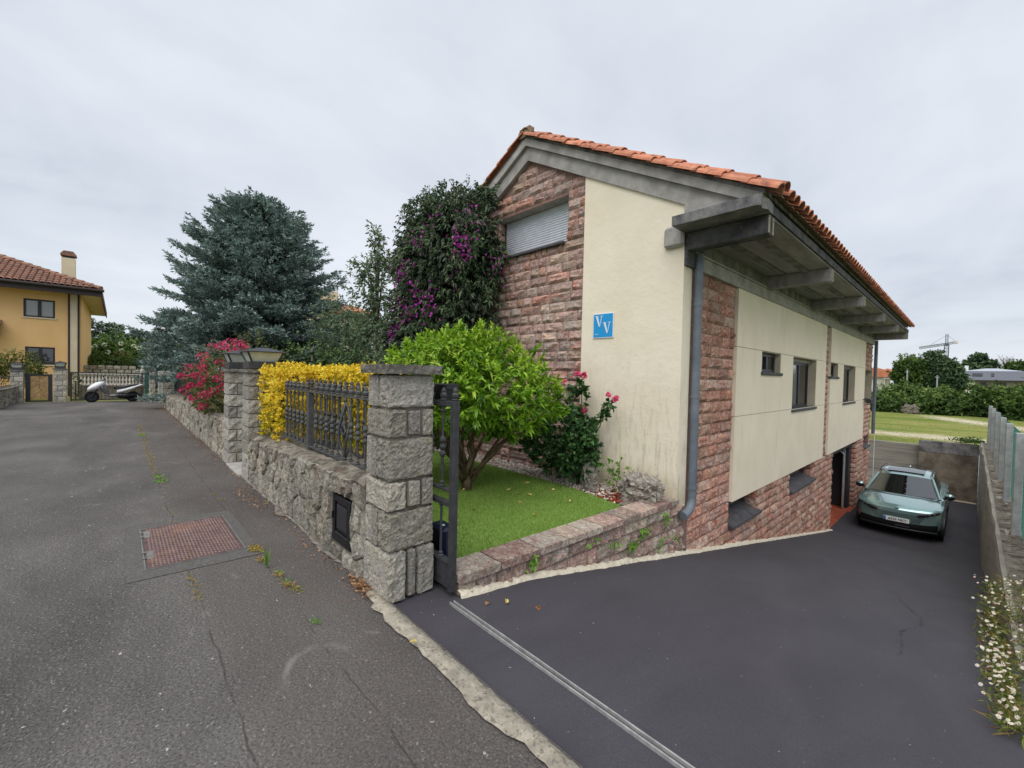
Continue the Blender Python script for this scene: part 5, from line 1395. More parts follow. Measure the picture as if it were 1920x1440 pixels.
sr = thing('rose_seedling', 'small light green rose sprout standing in the gravel between rock post and boulder', 'plant', (-3.25, 5.12, .03))
stems('stem', (-3.28, 5.12, .02), [(-3.5, 5.1, .4), (-3.22, 5.12, .52), (-3.05, 5.14, .38)], .006, .003, M['stem'], sr, 5, .03)
p = np.array([(-3.28 + random.gauss(0, .15), 5.10 + random.gauss(0, .05), .30 + random.gauss(0, .12)) for _ in range(44)])
P, D, A = rosettes(p, rdir(44, .5), 4, .8, .05, .2)
leaves('foliage', P, D, rng.uniform(.035, .06, len(P)), .034, M['fern'], sr, N=A)

# --- rocks in the bed
me = rock_block_mesh(12, 12, 12, 41, .17, M['boulder'], .30)
o = inst('boulder', me, None, (-2.86, 4.98, .14), (.46, .36, .40), (.1, .1, .5)); tag(o, 'rugged grey limestone boulder at the lawn corner by the cream wall', 'rock')
o = inst('rock_post', rock_block_mesh(5, 5, 11, 43, .22, M['boulder'], .2), None, (-3.62, 4.92, .17), (.16, .15, .44), (.06, -.1, .3)); tag(o, 'upright grey rock like a stump beneath the rose bush', 'rock')

# --- golden hedge
yh = thing('golden_hedge', 'clipped bright yellow hedge behind the iron fence', 'hedge', (-5.1, 2.15, .7))
def box_pts(x0, x1, y0, y1, z0, z1, n, rr=.05):
    """points on the outer faces of a rounded box"""
    out, nr = [], []
    for _ in range(n):
        f = random.choices(('t', 'f', 'b', 'l', 'r'), (((x1 - x0) * (y1 - y0)), (x1 - x0) * (z1 - z0), (x1 - x0) * (z1 - z0) * .4, (y1 - y0) * (z1 - z0), (y1 - y0) * (z1 - z0)))[0]
        x, y, z = random.uniform(x0, x1), random.uniform(y0, y1), random.uniform(z0, z1)
        if f == 't': z = z1; d = (0, 0, 1)
        elif f == 'f': y = y0; d = (0, -1, .3)
        elif f == 'b': y = y1; d = (0, 1, .3)
        elif f == 'l': x = x0; d = (-1, 0, .3)
        else: x = x1; d = (1, 0, .3)
        e = noise.noise(Vector((x * 2.2, y * 2.2, z * 2.2))) * rr * 1.6 + random.gauss(0, rr * .5)
        out.append((x + d[0] * e, y + d[1] * e, z + d[2] * e)); nr.append(d)
    return np.array(out), unit(np.array(nr, float))
p, nd = box_pts(-6.55, -4.45, 1.95, 2.5, .70, 1.645, 2900, .04)
p2, nd2 = box_pts(-6.93, -6.02, 1.52, 2.5, .70, 1.65, 2000, .05)
k = (rng.random(len(p2)) < np.clip((p2[:, 2] - .62) / .35, .12, 1)); p2, nd2 = p2[k], nd2[k]
p, nd = np.concatenate([p, p2]), np.concatenate([nd, nd2])
P, D, A = rosettes(p, nd, 7, 1.15, .04, .05)
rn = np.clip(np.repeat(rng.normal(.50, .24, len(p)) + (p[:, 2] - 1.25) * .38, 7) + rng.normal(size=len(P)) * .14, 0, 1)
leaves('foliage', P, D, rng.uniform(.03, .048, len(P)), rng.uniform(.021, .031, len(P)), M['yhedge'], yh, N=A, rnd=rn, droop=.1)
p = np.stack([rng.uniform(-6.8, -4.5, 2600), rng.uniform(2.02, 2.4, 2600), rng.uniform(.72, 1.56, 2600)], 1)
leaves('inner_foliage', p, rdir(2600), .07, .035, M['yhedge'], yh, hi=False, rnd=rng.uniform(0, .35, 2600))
stems('stem', (-5.0, 2.2, 0), [(-6.2, 2.2, 1.2), (-5.4, 2.2, 1.3), (-4.7, 2.2, 1.3)], .02, .01, M['bark'], yh, 6, .03, .2)
# small golden shrub showing beyond the far lantern pillar
yb = thing('golden_shrub', 'small yellow leaved shrub just beyond the farther lantern pillar', 'shrub', (-9.2, 1.95, .6))
p, nd = lumps((-9.25, 1.95, 1.1), (.42, .28, .45), 170, .2, 1, 3)
P, D, A = rosettes(p, nd, 6, .8, .05, .3); leaves('foliage', P, D, rng.uniform(.04, .06, len(P)), .025, M['yhedge'], yb, N=A)
stems('stem', (-9.25, 1.95, .1), [(-9.4, 1.95, 1.0), (-9.1, 1.95, 1.0)], .014, .008, M['bark'], yb, 5)

# --- pink flowering shrub hanging over the wall
ps = thing('pink_shrub', 'loose pink flowering shrub spilling over the rubble wall', 'shrub', (-11.4, 1.9, .3))
stems('stem', (-11.4, 2.0, .1), [(-12.6, 1.7, 1.5), (-12.0, 1.6, 1.9), (-11.2, 1.7, 2.1), (-10.3, 1.8, 2.0), (-9.9, 1.9, 1.6), (-12.2, 1.5, 1.0), (-11.0, 1.4, 1.0)], .022, .007, M['barkg'], ps, 6, .08)
CLP = [((-11.5, 1.85, 1.5), (1.3, .6, .72)), ((-10.0, 1.95, 1.65), (.9, .55, .66)), ((-13.0, 1.55, 1.3), (.95, .45, .46)), ((-11.0, 1.5, .95), (.9, .36, .36))]
pp, nn_ = [], []
for i, (c, r_) in enumerate(CLP):
    p, nd = lumps(c, r_, 420, .25, 1.2, i + 2, .62); pp.append(p); nn_.append(nd)
p, nd = np.concatenate(pp), np.concatenate(nn_)
P, D, A = rosettes(p, nd, 6, .9, .07, .2); leaves('foliage', P, D, rng.uniform(.05, .085, len(P)), rng.uniform(.02, .032, len(P)), M['pinkleaf'], ps, N=A, hi=False)
fr_ = random.Random(4)
for i in range(50):
    c, r_ = CLP[fr_.choice([0, 0, 1, 2, 2, 3])]
    d = Vector((fr_.gauss(0, 1), fr_.gauss(-.6, .7), fr_.gauss(.15, .8))).normalized()
    cc = np.array([c[0] + d.x * r_[0], c[1] + d.y * r_[1], max(.62, c[2] + d.z * r_[2])]); n = 46; s = fr_.uniform(.06, .13)
    q = rdir(n, .15); leaves('flower_head', cc + q * s * rng.uniform(.4, 1, n)[:, None] * [1, 1, .75], q + rng.normal(size=(n, 3)) * .4, .045, .042, M['pinkfl'], ps, N=q, hi=False, kind='stuff', rnd=np.clip(rng.normal(.45 + .3 * (cc[2] - 1.4), .25, n), 0, 1))

# --- bougainvillea on the gable
bv = thing('bougainvillea', 'tall dark bougainvillea with magenta blossom climbing the stone gable', 'climbing plant', (-7.6, 4.9, 0))
stems('stem', (-7.6, 5.1, 0), [(-8.8, 4.9, 3.8), (-7.4, 4.9, 4.4), (-6.4, 5.0, 4.0), (-8.2, 4.7, 2.6), (-6.9, 4.8, 2.8)], .06, .015, M['bark'], bv, 7, .12, .15)
CLB = [((-7.35, 4.72, 3.6), (1.45, .7, 1.5), 1300), ((-7.85, 4.6, 2.1), (1.15, .7, 1.45), 900), ((-6.85, 4.85, 2.3), (1.1, .6, 1.6), 700), ((-8.1, 4.75, 4.1), (.75, .55, .9), 420), ((-7.2, 4.85, 4.55), (.95, .55, .75), 420), ((-6.35, 5.05, 3.75), (.55, .35, .95), 300), ((-7.9, 4.7, 5.0), (.55, .4, .35), 130), ((-6.55, 5.1, 4.9), (.5, .25, .4), 150)]
pp, nn_ = [], []
for i, (c, r_, n) in enumerate(CLB):
    p, nd = lumps(c, r_, n, .16, 1.3, i + 1, .15, (.72, 1.04)); pp.append(p); nn_.append(nd)
p, nd = np.concatenate(pp), np.concatenate(nn_)
k = p[:, 1] < 5.33; p, nd = p[k], nd[k]
P, D, A = rosettes(p, nd, 8, .8, .12, -.15)
leaves('foliage', P, D, rng.uniform(.07, .125, len(P)), rng.uniform(.026, .042, len(P)), M['boug'], bv, N=unit(A + rng.normal(size=A.shape) * .5), droop=.45)
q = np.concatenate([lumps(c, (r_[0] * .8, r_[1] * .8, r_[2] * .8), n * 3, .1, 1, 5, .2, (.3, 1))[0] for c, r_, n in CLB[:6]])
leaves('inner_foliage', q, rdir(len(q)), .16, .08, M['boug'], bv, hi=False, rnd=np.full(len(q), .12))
for (x, y, z) in [(-7.9, 4.7, 5.25), (-7.75, 4.7, 5.2), (-6.9, 4.95, 5.1), (-6.75, 4.95, 5.15), (-8.9, 4.7, 5.0), (-7.1, 4.85, 5.2)]:
    n = 34; t = rng.random(n); pts = np.stack([x + rng.normal(size=n) * .03 + t * .05, y + rng.normal(size=n) * .03, z + t * .38 - .1], 1)
    leaves('shoot', pts, rdir(n, .6), .075, .026, M['boug'], bv, rnd=rng.uniform(.4, 1, n), hi=False)
FLB = [(-6.06, 3.79, 60), (-6.3, 4.17, 26), (-5.72, 3.53, 24), (-7.08, 4.04, 26), (-7.44, 3.52, 34), (-8.18, 3.4, 12), (-7.18, 3.21, 24), (-7.73, 2.95, 34), (-7.32, 2.8, 54), (-6.76, 2.81, 48), (-6.95, 3.0, 34), (-7.59, 2.58, 50), (-8.03, 2.41, 40), (-7.0, 4.55, 10), (-5.9, 4.3, 16), (-7.9, 2.2, 30), (-6.5, 3.3, 20), (-8.3, 3.9, 8)]
for (x, z, n) in FLB:
    # front of the foliage near this spot
    yy = 4.7; best = 9
    dd = (p[:, 0] - x) ** 2 + (p[:, 2] - z) ** 2; kk = dd < .06
    yf = float(np.percentile(p[kk, 1], 12)) if kk.sum() > 3 else 4.6
    c = np.array([x, yf - .03, z]); pts = c + rng.normal(size=(n, 3)) * [.13, .06, .13]
    leaves('flower_cluster', pts, rdir(n) + [0, -.5, .1], .062, .055, M['bract'], bv, hi=False, rnd=rng.random(n), kind='stuff')

# --- blue spruce
def spruce(label, base, h, r, seed, nb, group=None, dens=1.0, tipz=1.0, m='spruce', zlow=.06, tw=.32, prof=None, rmul=None):
    t = thing('spruce_tree', label, 'tree', base, group); Rr = random.Random(seed)
    mb = MB(); mb.tube([(base[0], base[1], base[2] - .1), (base[0] + .05, base[1], base[2] + h * .5), (base[0], base[1], base[2] + h * .97)], [h * .022, h * .014, .02], 8); mb.build('trunk', M['barkg'], t, smooth=True)
    P, D, rn = [], [], []; bmb = MB()
    for i in range(nb):
        f = (i + Rr.random()) / nb; z = zlow + (1 - zlow) * f ** .92
        if z < .86: z = (math.floor(z * 17) + .5 + Rr.uniform(-.24, .24)) / 17
        rad = r * (prof(z) if prof else (1 - z) ** .62) * Rr.uniform(.68, 1.16)
        a = i * 2.399 + Rr.uniform(-.3, .3)
        if rmul: rad *= rmul(a, z)
        rad = max(rad, .25)
        rise = Rr.uniform(-.02, .22) + .5 * z
        b0 = Vector(base) + Vector((0, 0, h * z)); dir2 = Vector((math.cos(a), math.sin(a), 0)); side_ = Vector((-dir2.y, dir2.x, 0))
        bp = lambda s: b0 + dir2 * rad * s + Vector((0, 0, rad * (rise * s - .30 * s * s * (1 - z) + .16 * s ** 3)))
        bmb.tube([bp(0), bp(.35), bp(.7), bp(1.0)], [.035 * (1 - z) + .012, .02, .012, .006], 4, False)
        ns_ = int(max(4, rad * 9 * dens))
        for k in range(ns_):
            s = .18 + .82 * (k + Rr.random()) / ns_
            c = bp(s); wv = rad * .30 * (1.05 - s) + .10
            for q in range(3):
                o_ = side_ * Rr.uniform(-wv, wv)
                d = dir2 * Rr.uniform(.5, 1) + side_ * (o_.dot(side_) / wv) * .8 + Vector((0, 0, Rr.uniform(-.15, .45)))
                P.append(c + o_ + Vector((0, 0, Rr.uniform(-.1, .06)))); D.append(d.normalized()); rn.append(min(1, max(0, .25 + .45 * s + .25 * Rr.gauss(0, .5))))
    bmb.build('branch', M['barkg'], t, kind='stuff')
    P = np.array(P); D = np.array(D); rn = np.array(rn); k = 12
    Pn = np.repeat(P, k, 0); Dn = np.repeat(D, k, 0); n = len(Pn)
    tt = rng.random(n)[:, None]; L = tw * rng.uniform(.8, 1.2, n)
    Pn = Pn + Dn * (tt * tw * .9); dn = unit(Dn * .95 + rng.normal(size=(n, 3)) * .48 + [0, 0, .12])
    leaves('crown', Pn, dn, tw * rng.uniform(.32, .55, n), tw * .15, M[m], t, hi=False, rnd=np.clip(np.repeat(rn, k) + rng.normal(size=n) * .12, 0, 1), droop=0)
    return t
sprof = lambda z: max(.03, min(1.0, (1 - z) ** .55 * 1.06) * (1 if z > .16 else .86))
spruce('huge blue spruce with a broad rounded crown behind the street wall', (-21, 4.55, 0), 8.6, 4.0, 5, 360, prof=sprof, dens=1.25, zlow=.07)
spruce('small blue spruce left of the huge one, at the end of the street', (-29.5, 1.9, 0), 4.4, 1.35, 8, 90, dens=1.1, zlow=.1, prof=lambda z: (1 - z) ** .8, tw=.26)

# --- thin young tree, laurel and other garden greens behind the hedge
def tree(name, label, base, h, crowns, n, L, Wd, m, group=None, trunk_r=.1, bark='barkg', k=6, limbs=5, cat='tree', lo=.15, droop=.2, amp=.2, inner=True, shell=(.6, 1.03), hi=False):
    t = thing(name, label, cat, base, group)
    mb = MB(); mb.tube([base, (base[0] + .03, base[1], base[2] + h * .45), (base[0], base[1] + .02, base[2] + h * .92)], [trunk_r, trunk_r * .7, trunk_r * .2], 7); mb.build('trunk', M[bark], t, smooth=True)
    if limbs:
        lm = [(c[0] + random.gauss(0, r_[0] * .3), c[1] + random.gauss(0, r_[1] * .3), c[2] + r_[2] * random.uniform(-.2, .5)) for c, r_ in crowns for _ in range(max(1, limbs // len(crowns)))]
        for q in lm:
            mb = MB(); b = Vector(base) + Vector((0, 0, h * random.uniform(.25, .5))); q = Vector(q)
            mb.tube([b, b.lerp(q, .5) + Vector((0, 0, .08 * h)), q], [trunk_r * .5, trunk_r * .3, trunk_r * .1], 5); mb.build('limb', M[bark], t, smooth=True)
    vol = sum(r_[0] * r_[1] + r_[0] * r_[2] + r_[1] * r_[2] for c, r_ in crowns); pp, nn_ = [], []
    for i, (c, r_) in enumerate(crowns):
        p, nd = lumps(c, r_, max(20, int(n * (r_[0] * r_[1] + r_[0] * r_[2] + r_[1] * r_[2]) / vol)), amp, 1.2, i * 3 + h, base[2] + lo, shell); pp.append(p); nn_.append(nd)
    p, nd = np.concatenate(pp), np.concatenate(nn_)
    P, D, A = rosettes(p, nd, k, .85, L, .15)
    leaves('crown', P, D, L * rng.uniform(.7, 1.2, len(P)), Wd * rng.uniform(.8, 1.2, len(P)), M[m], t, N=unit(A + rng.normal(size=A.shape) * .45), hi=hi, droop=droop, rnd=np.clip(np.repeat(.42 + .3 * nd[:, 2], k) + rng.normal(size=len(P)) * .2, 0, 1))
    if inner:
        q = np.concatenate([lumps(c, [x * .78 for x in r_], int(n * .8 * (r_[0] * r_[1] + r_[0] * r_[2]) / vol) + 10, .1, 1, i, base[2] + lo, (.25, 1))[0] for i, (c, r_) in enumerate(crowns)])
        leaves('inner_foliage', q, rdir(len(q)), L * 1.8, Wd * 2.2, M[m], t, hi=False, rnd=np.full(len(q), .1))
    return t
tree('young_tree', 'slender see-through young tree left of the bougainvillea', (-14, 6.55, 0), 6.9, [((-14, 6.5, 3.3), (.6, .85, .7)), ((-14, 6.45, 4.3), (.6, .95, .75)), ((-14, 6.25, 5.1), (.5, .7, .6)), ((-14, 6.85, 5.5), (.4, .6, .6)), ((-14, 6.5, 6.2), (.3, .42, .65))], 760, .14, .055, 'thin', trunk_r=.045, limbs=25, inner=False, lo=1.8, shell=(.2, 1.05), k=5)
tree('laurel_bush', 'dark green laurel bush behind the yellow hedge, right of the spruce', (-14.5, 4.6, 0), 2.6, [((-14.5, 4.3, 1.4), (1.6, 1.5, 1.25)), ((-13.2, 5.2, 1.3), (1.3, 1.2, 1.1))], 1100, .12, .055, 'laurel', cat='bush')
tree('laurel_bush', 'loose green bush in front of the slender tree, left of the bougainvillea', (-13.4, 6.2, 0), 3.3, [((-13.8, 6.1, 2.3), (1.0, .9, 1.2)), ((-12.4, 6.3, 1.5), (1.0, .9, 1.0)), ((-15.5, 6.0, 3.0), (1.2, 1.1, 1.3))], 1000, .12, .05, 'thin', cat='bush')
tree('laurel_bush', 'tall dark laurel between the huge spruce and the slender tree', (-20, 8.6, 0), 4.6, [((-20, 8.6, 2.8), (1.5, 1.3, 2.1)), ((-19.5, 9.6, 2.2), (1.3, 1.2, 2.0))], 1000, .14, .06, 'laurel', cat='bush')
tree('laurel_bush', 'dark shrub under the skirts of the huge blue spruce, right side', (-16, 3.4, 0), 1.9, [((-16.2, 3.4, .9), (1.6, 1.1, 1.0))], 700, .11, .05, 'laurel', cat='bush')

# --- pale house behind the garden
nh = thing('neighbour_house', 'pale house with an orange tiled roof glimpsed between spruce and slender tree', 'house', (-31, 13.5, 0))
mb = MB(); mb.box(-36, -29, 9.6, 13.0, -.2, 5.7); mb.box(-35, -30.2, 9.4, 11.3, 5.6, 7.15); mb.build('wall', M['cream2'], nh)
mb = MB(); mb.prism([(-28.4, 5.55), (-28.4, 5.7), (-32.5, 6.7), (-36.6, 5.7), (-36.6, 5.55)], 1, 11.32, 13.3); mb.prism([(-28.4, 5.5), (-28.4, 5.65), (-29.98, 6.05), (-29.98, 5.5)], 1, 9.2, 11.31); mb.build('roof', M['tile_orange'], nh)
mb = MB()
for i in range(9): mb.box(-30.24, -30.2, 9.45 + i * .22, 9.48 + i * .22, 7.15, 7.55)
mb.box(-30.26, -30.18, 9.4, 11.3, 7.55, 7.60); mb.build('railing', M['slate'], nh)
for (y0, z0) in ((11.6, 3.2), (9.9, 3.2)):
    mb = MB(); mb.box(-29.0, -28.96, y0, y0 + 1.1, z0, z0 + 1.3); f_ = mb.build('window', M['anth'], nh)
    mb = MB(); mb.box(-28.958, -28.95, y0 + .1, y0 + 1.0, z0 + .1, z0 + 1.2); mb.build('pane', M['pane'], f_)

# ================================================================== END OF THE STREET (left)
gx = -27.5
ashlar_pillar(gx - .2, gx + .2, -2.07, -1.65, 1.42, 'stone pillar between the wooden gate and the wide metal gate', 31, 'stone pillars at the end of the street', rows_=6, dens=.14)
ashlar_pillar(gx - .2, gx + .2, -3.31, -2.93, 1.32, 'stone pillar with lantern left of the wooden gate', 32, 'stone pillars at the end of the street', rows_=6, dens=.14)
lantern(gx, -1.86, 1.46, .36, 'squat lantern on the pillar between wooden gate and metal gate', 'lanterns at the end of the street')
lantern(gx, -3.12, 1.36, .36, 'squat lantern on the pillar left of the wooden gate', 'lanterns at the end of the street')
wg = thing('wooden_gate', 'small wooden gate with chevron boards in a dark frame', 'gate', (gx, -2.5, 0))
GY0, GY1 = -2.89, -2.10
mb = MB(); mb.box(gx - .03, gx + .03, GY0, GY0 + .14, .0, 1.2); mb.box(gx - .03, gx + .03, GY1 - .13, GY1, .0, 1.2); mb.box(gx - .03, gx + .03, GY0 + .14, GY1 - .13, 1.13, 1.2); mb.box(gx - .03, gx + .03, GY0 + .14, GY1 - .13, .0, .06)
mb.build('frame', M['anth'], wg)
yc = (GY0 + GY1) / 2; hw = (GY1 - GY0) / 2 - .14
for s in (-1, 1):
    for k in range(-1, 8):
        z0 = .07 + k * .15; rise = .24
        a, b = (yc + s * .006, yc + s * hw)
        poly = [(a, z0 + rise), (b, z0), (b, z0 + .14), (a, z0 + rise + .14)]
        poly = [(y, min(1.125, max(.065, z))) for y, z in poly]
        if abs(poly[3][1] - poly[0][1]) + abs(poly[2][1] - poly[1][1]) < .02: continue
        mb = MB(); mb.prism(poly, 0, gx - .012, gx + .012); mb.build('plank', M['plank'], wg)
mg = thing('metal_gate', 'wide low gate of thin dark bars across the end of the street', 'gate', (gx, -.35, 0))
mb = MB(); mb.box(gx - .025, gx + .025, -1.56, .96, 1.27, 1.32); mb.build('top_rail', M['irond'], mg)
mb = MB(); mb.box(gx - .025, gx + .025, -1.56, .96, .03, .09); mb.build('bottom_rail', M['irond'], mg)
for y in (-1.56, -.05 + .9):
    mb = MB(); mb.box(gx - .03, gx + .03, y, y + .06, .0, 1.27); mb.build('post', M['irond'], mg)
barm = MB(); barm.box(-.009, .009, -.009, .009, .09, 1.27); bm_ = barm.mesh('bar', M['irond'])
for i in range(18): inst('bar', bm_, mg, (gx, -1.44 + i * .128, 0))
mb = MB(); mb.box(gx - .05, gx + .05, .97, 1.10, .0, 1.36, .01); tag(mb.build('green_post', M['greenscreen']), 'dark green metal post at the right end of the wide gate', 'post')
ashlar_pillar(gx + .15, gx + .5, 1.13, 1.36, 1.42, 'weathered narrow stone pillar right of the dark green post', 33, 'stone pillars at the end of the street', rows_=7, dens=.14)
cpl = thing('block_pillar', 'pale concrete block pillar at the far end of the long rubble wall', 'pillar', (-25.6, 1.55, 0))
for k in range(4):
    mb = MB(); mb.box(-25.75, -25.45, 1.38, 1.72, k * .36, k * .36 + .352, .012); mb.build('concrete_block', M['conc'], cpl)
mb = MB(); mb.box(-25.4, -25.1, 1.36, 1.75, -.02, .05, .01); tag(mb.build('kerb_stone', M['strip']), 'pale kerb stone at the foot of the concrete block pillar', 'kerb stone')
c2 = thing('block_pillar', 'grey stone pillar at the left end of the long rubble wall next to the block pillar', 'pillar', (-23.5, 1.6, 0))
for k in range(4):
    block(c2, -23.9, -23.4, 1.40, 1.8, k * .36, k * .36 + .355, M['rock_grey'], 60 + k, .05, dens=.14)
# dark mesh fence on the long wall
df = thing('screen_fence', 'dark iron fence panel above the long rubble wall behind the pink shrub', 'fence', (-17, 1.75, .6))
mb = MB(); mb.box(-22.6, -9.0, 1.74, 1.76, 1.33, 1.36); mb.box(-22.6, -9.0, 1.74, 1.76, .66, .69); mb.build('rail', M['irond'], df)
bb = MB(); bb.box(-.008, .008, -.008, .008, .69, 1.33); b2 = bb.mesh('bar', M['irond'])
for i in range(118): inst('bar', b2, df, (-22.5 + i * .115, 1.75, 0))
# left garden wall
lw = thing('stone_wall', 'low rubble wall at the far left edge beside the lantern pillar', 'wall', (-25.4, -3.2, 0))
mb = MB(); mb.box(-27.3, -22.9, -3.42, -3.12, -.1, .62); mb.build('backing', M['mortar'], lw)
Rr = random.Random(6)
for i, c in enumerate(voronoi_cells(-27.3, -22.9, -.02, .64, 56, Rr, 1.3, 1)):
    cu = sum(p[0] for p in c) / len(c); cv = sum(p[1] for p in c) / len(c)
    s = rubble_stone(c, .012, .05, 300 + i, lambda u, v, q: (u - cu, q, v - cv), None)
    inst('stone', s.mesh('stone', M['rock_rubble']), lw, (cu, -3.12, cv))
mb = MB(); mb.box(-27.3, -22.9, -3.45, -3.06, .625, .68, .015); mb.build('wall_top', M['walltop'], lw)
lf = thing('screen_fence', 'short dark iron fence on the far left garden wall', 'fence', (-25.5, -3.28, .68))
mb = MB(); mb.box(-27.25, -23, -3.30, -3.27, 1.08, 1.12); mb.box(-27.25, -23, -3.30, -3.27, .72, .75); mb.build('rail', M['irond'], lf)
for i in range(36): inst('bar', b2, lf, (-27.2 + i * .118, -3.285, .05), (1, 1, .52 / .64 * .6))
tree('garden_shrub', 'olive green shrub leaning over the wooden gate', (-28.9, -3.3, 0), 2.1, [((-28.9, -3.4, 1.5), (.9, 1.0, .75)), ((-28.6, -2.75, 1.2), (.6, .45, .55)), ((-28.5, -2.75, .75), (.4, .3, .5)), ((-28.9, -4.3, 1.45), (.9, .8, .7))], 900, .11, .035, 'olive', cat='shrub', lo=.2, trunk_r=.05)
cy = thing('cypress_shrub', 'slim dark conifer behind the left end of the wide metal gate', 'shrub', (-28.2, -1.42, 0))
p, nd = lumps((-28.2, -1.42, .62), (.25, .2, .62), 260, .1, 1, 3); leaves('foliage', p, nd + [0, 0, .8], .12, .04, M['fardark'], cy, hi=False)
mb = MB(); mb.tube([(-28.2, -1.42, 0), (-28.2, -1.42, .9)], .03); mb.build('stem', M['bark'], cy)

# --- ochre house
oh = thing('ochre_house', 'ochre two storey house with hipped brown tile roof and dark eaves', 'house', (-36.5, -7, 0))
OX, OY = -31.0, -1.36
WIN = [(-3.32, -2.28, 3.92, 4.80), (-3.27, -2.28, 1.62, 2.48)]
mb = MB(); mb.holewall((-13, OY), (-.1, 5.22), WIN, OX - .2, OX, lambda u, v, w: (w, u, v))
mb.box(-42, OX - .2, OY - .2, OY, -.1, 5.22); mb.box(-42, OX - .2, -13, -12.8, -.1, 5.22); mb.build('wall', M['ochre'], oh)
mb = MB(); mb.box(-42, OX - .2, -12.8, OY - .2, 5.1, 5.2); mb.box(-33.4, -33.3, -12.8, OY - .2, -.1, 5.1); mb.build('partition', M['darkroom'], oh)
mb = MB(); mb.box(OX + .002, OX + .05, -1.76, -1.50, -.05, 5.2); mb.build('corner_strip', M['cream2'], oh)
for y in (-1.80, -1.46):
    mb = MB(); mb.tube([(OX + .06, y, 5.25), (OX + .06, y, .05)], .035, 8); mb.build('downpipe', M['brownwood'], oh)
for (y0, y1, z0, z1) in WIN:
    mb = MB(); t = .075
    mb.box(OX - .12, OX - .03, y0 + .003, y0 + t, z0, z1); mb.box(OX - .12, OX - .03, y1 - t, y1 - .003, z0, z1); mb.box(OX - .12, OX - .03, y0 + t, y1 - t, z0, z0 + t); mb.box(OX - .12, OX - .03, y0 + t, y1 - t, z1 - t, z1)
    mb.box(OX - .12, OX - .02, (y0 + y1) / 2 - .06, (y0 + y1) / 2 + .06, z0 + t, z1 - t)
    f_ = mb.build('window', M['anth'], oh)
    for a, b in ((y0 + t, (y0 + y1) / 2 - .06), ((y0 + y1) / 2 + .06, y1 - t)):
        mb = MB(); mb.box(OX - .09, OX - .08, a, b, z0 + t, z1 - t); mb.build('pane', M['pane2'] if z0 > 3 else M['pane'], f_)
    mb = MB(); mb.box(OX - .05, OX + .05, y0 - .05, y1 + .05, z0 - .06, z0 - .003); mb.build('sill', M['cream2'], f_)
# eaves and hipped roof
EX, EY, EZ = OX + .85, -.62, 5.30
mb = MB(); mb.box(-42.8, EX, -13.8, EY, 5.225, 5.32); mb.build('eave_soffit', M['cream2'], oh)
mb = MB(); mb.box(EX + .002, EX + .05, -13.8, EY + .05, 5.12, 5.48); mb.box(-42.8, EX + .002, EY + .002, EY + .05, 5.12, 5.48); mb.tube([(EX + .12, -13.8, 5.42), (EX + .12, EY + .12, 5.42)], .07); mb.build('gutter_board', M['brownwood'], oh)
def hip_tiles(name, x_e, y0, y1, zb, sl, rows, cols, hip, to3, m):
    """barrel tiles on a hipped slope as one corrugated sheet with stepped courses"""
    mb = MB()
    for r in range(rows):
        d0, d1 = r * .36, (r + 1) * .36 + .04
        for c in range(cols):
            u = y0 + (y1 - y0) * (c + .5) / cols
            if u > y1 - hip * (d0 + .1) or u < y0 + hip * (d0 + .1): continue
            w = (y1 - y0) / cols * .5; n = 4
            for k in range(n + 1):
                a = PI * k / n
                mb.v.append(to3(u - w * math.cos(a), d0, .05 + w * .75 * math.sin(a))); mb.v.append(to3(u - w * math.cos(a), d1, .015 + w * .75 * math.sin(a)))
            b = len(mb.v) - 2 * (n + 1)
            for k in range(n): mb.f.append((b + 2 * k, b + 2 * k + 1, b + 2 * k + 3, b + 2 * k + 2))
    return mb.build(name, m, oh, fix=False, kind='stuff')
SLO = .42
hip_tiles('roof_tile_field', EX, -13.8, EY, 5.46, SLO, 17, 62, 1.0, lambda u, d, l: (EX - d * .92, u, 5.46 + d * .92 * SLO + l), M['tile_brown'])
hip_tiles('roof_tile_field', EY, -42.8, EX, 5.46, SLO, 17, 58, 1.0, lambda u, d, l: (u, EY - d * .92, 5.46 + d * .92 * SLO + l), M['tile_brown'])
mb = MB(); rz = 5.44 + 6.59 * SLO
mb.add([(EX, -13.8, 5.44), (EX, EY, 5.44), (-42.8, EY, 5.44), (-42.8, -13.8, 5.44), (EX - 6.59, EY - 6.59, rz), (-42.8 + 6.59, EY - 6.59, rz)], [(0, 1, 4), (1, 2, 5, 4), (2, 3, 5), (3, 0, 4, 5)]); mb.build('roof', M['tile_brown'], oh)
hipc = MB()
for k in range(20):
    d = k * .33; d2 = d + .40
    hipc.tube([(EX - d, EY - d, 5.50 + d * SLO + .06), (EX - d2, EY - d2, 5.50 + d2 * SLO + .03)], [.12, .10], 6)
hipc.build('hip_tile', M['tile_brown'], oh, kind='stuff')
mb = MB(); mb.box(-32.3, -31.8, -2.12, -1.62, 5.6, 7.15); ch = mb.build('chimney', M['cream2'], oh)
mb = MB(); mb.box(-32.26, -31.84, -2.08, -1.66, 7.15, 7.26); mb.build('vent', M['anth'], ch)
mb = MB(); mb.box(-32.34, -31.76, -2.16, -1.58, 7.26, 7.34); mb.prism([(-2.16, 7.342), (-1.58, 7.342), (-1.70, 7.5), (-2.04, 7.5)], 0, -32.34, -31.76); mb.build('chimney_cap', M['tile_brown'], ch)
mb = MB(); mb.prism([(-31.0 + .01, 3.55), (-30.2, 3.1), (-30.2, 3.22), (-31.0 + .01, 3.68)], 1, -7, -3.98); mb.build('porch_roof', M['tile_brown'], oh)
mb = MB(); mb.box(-30.98, -30.25, -6.9, -4.05, 2.9, 3.08); mb.build('porch_beam', M['cream2'], oh)

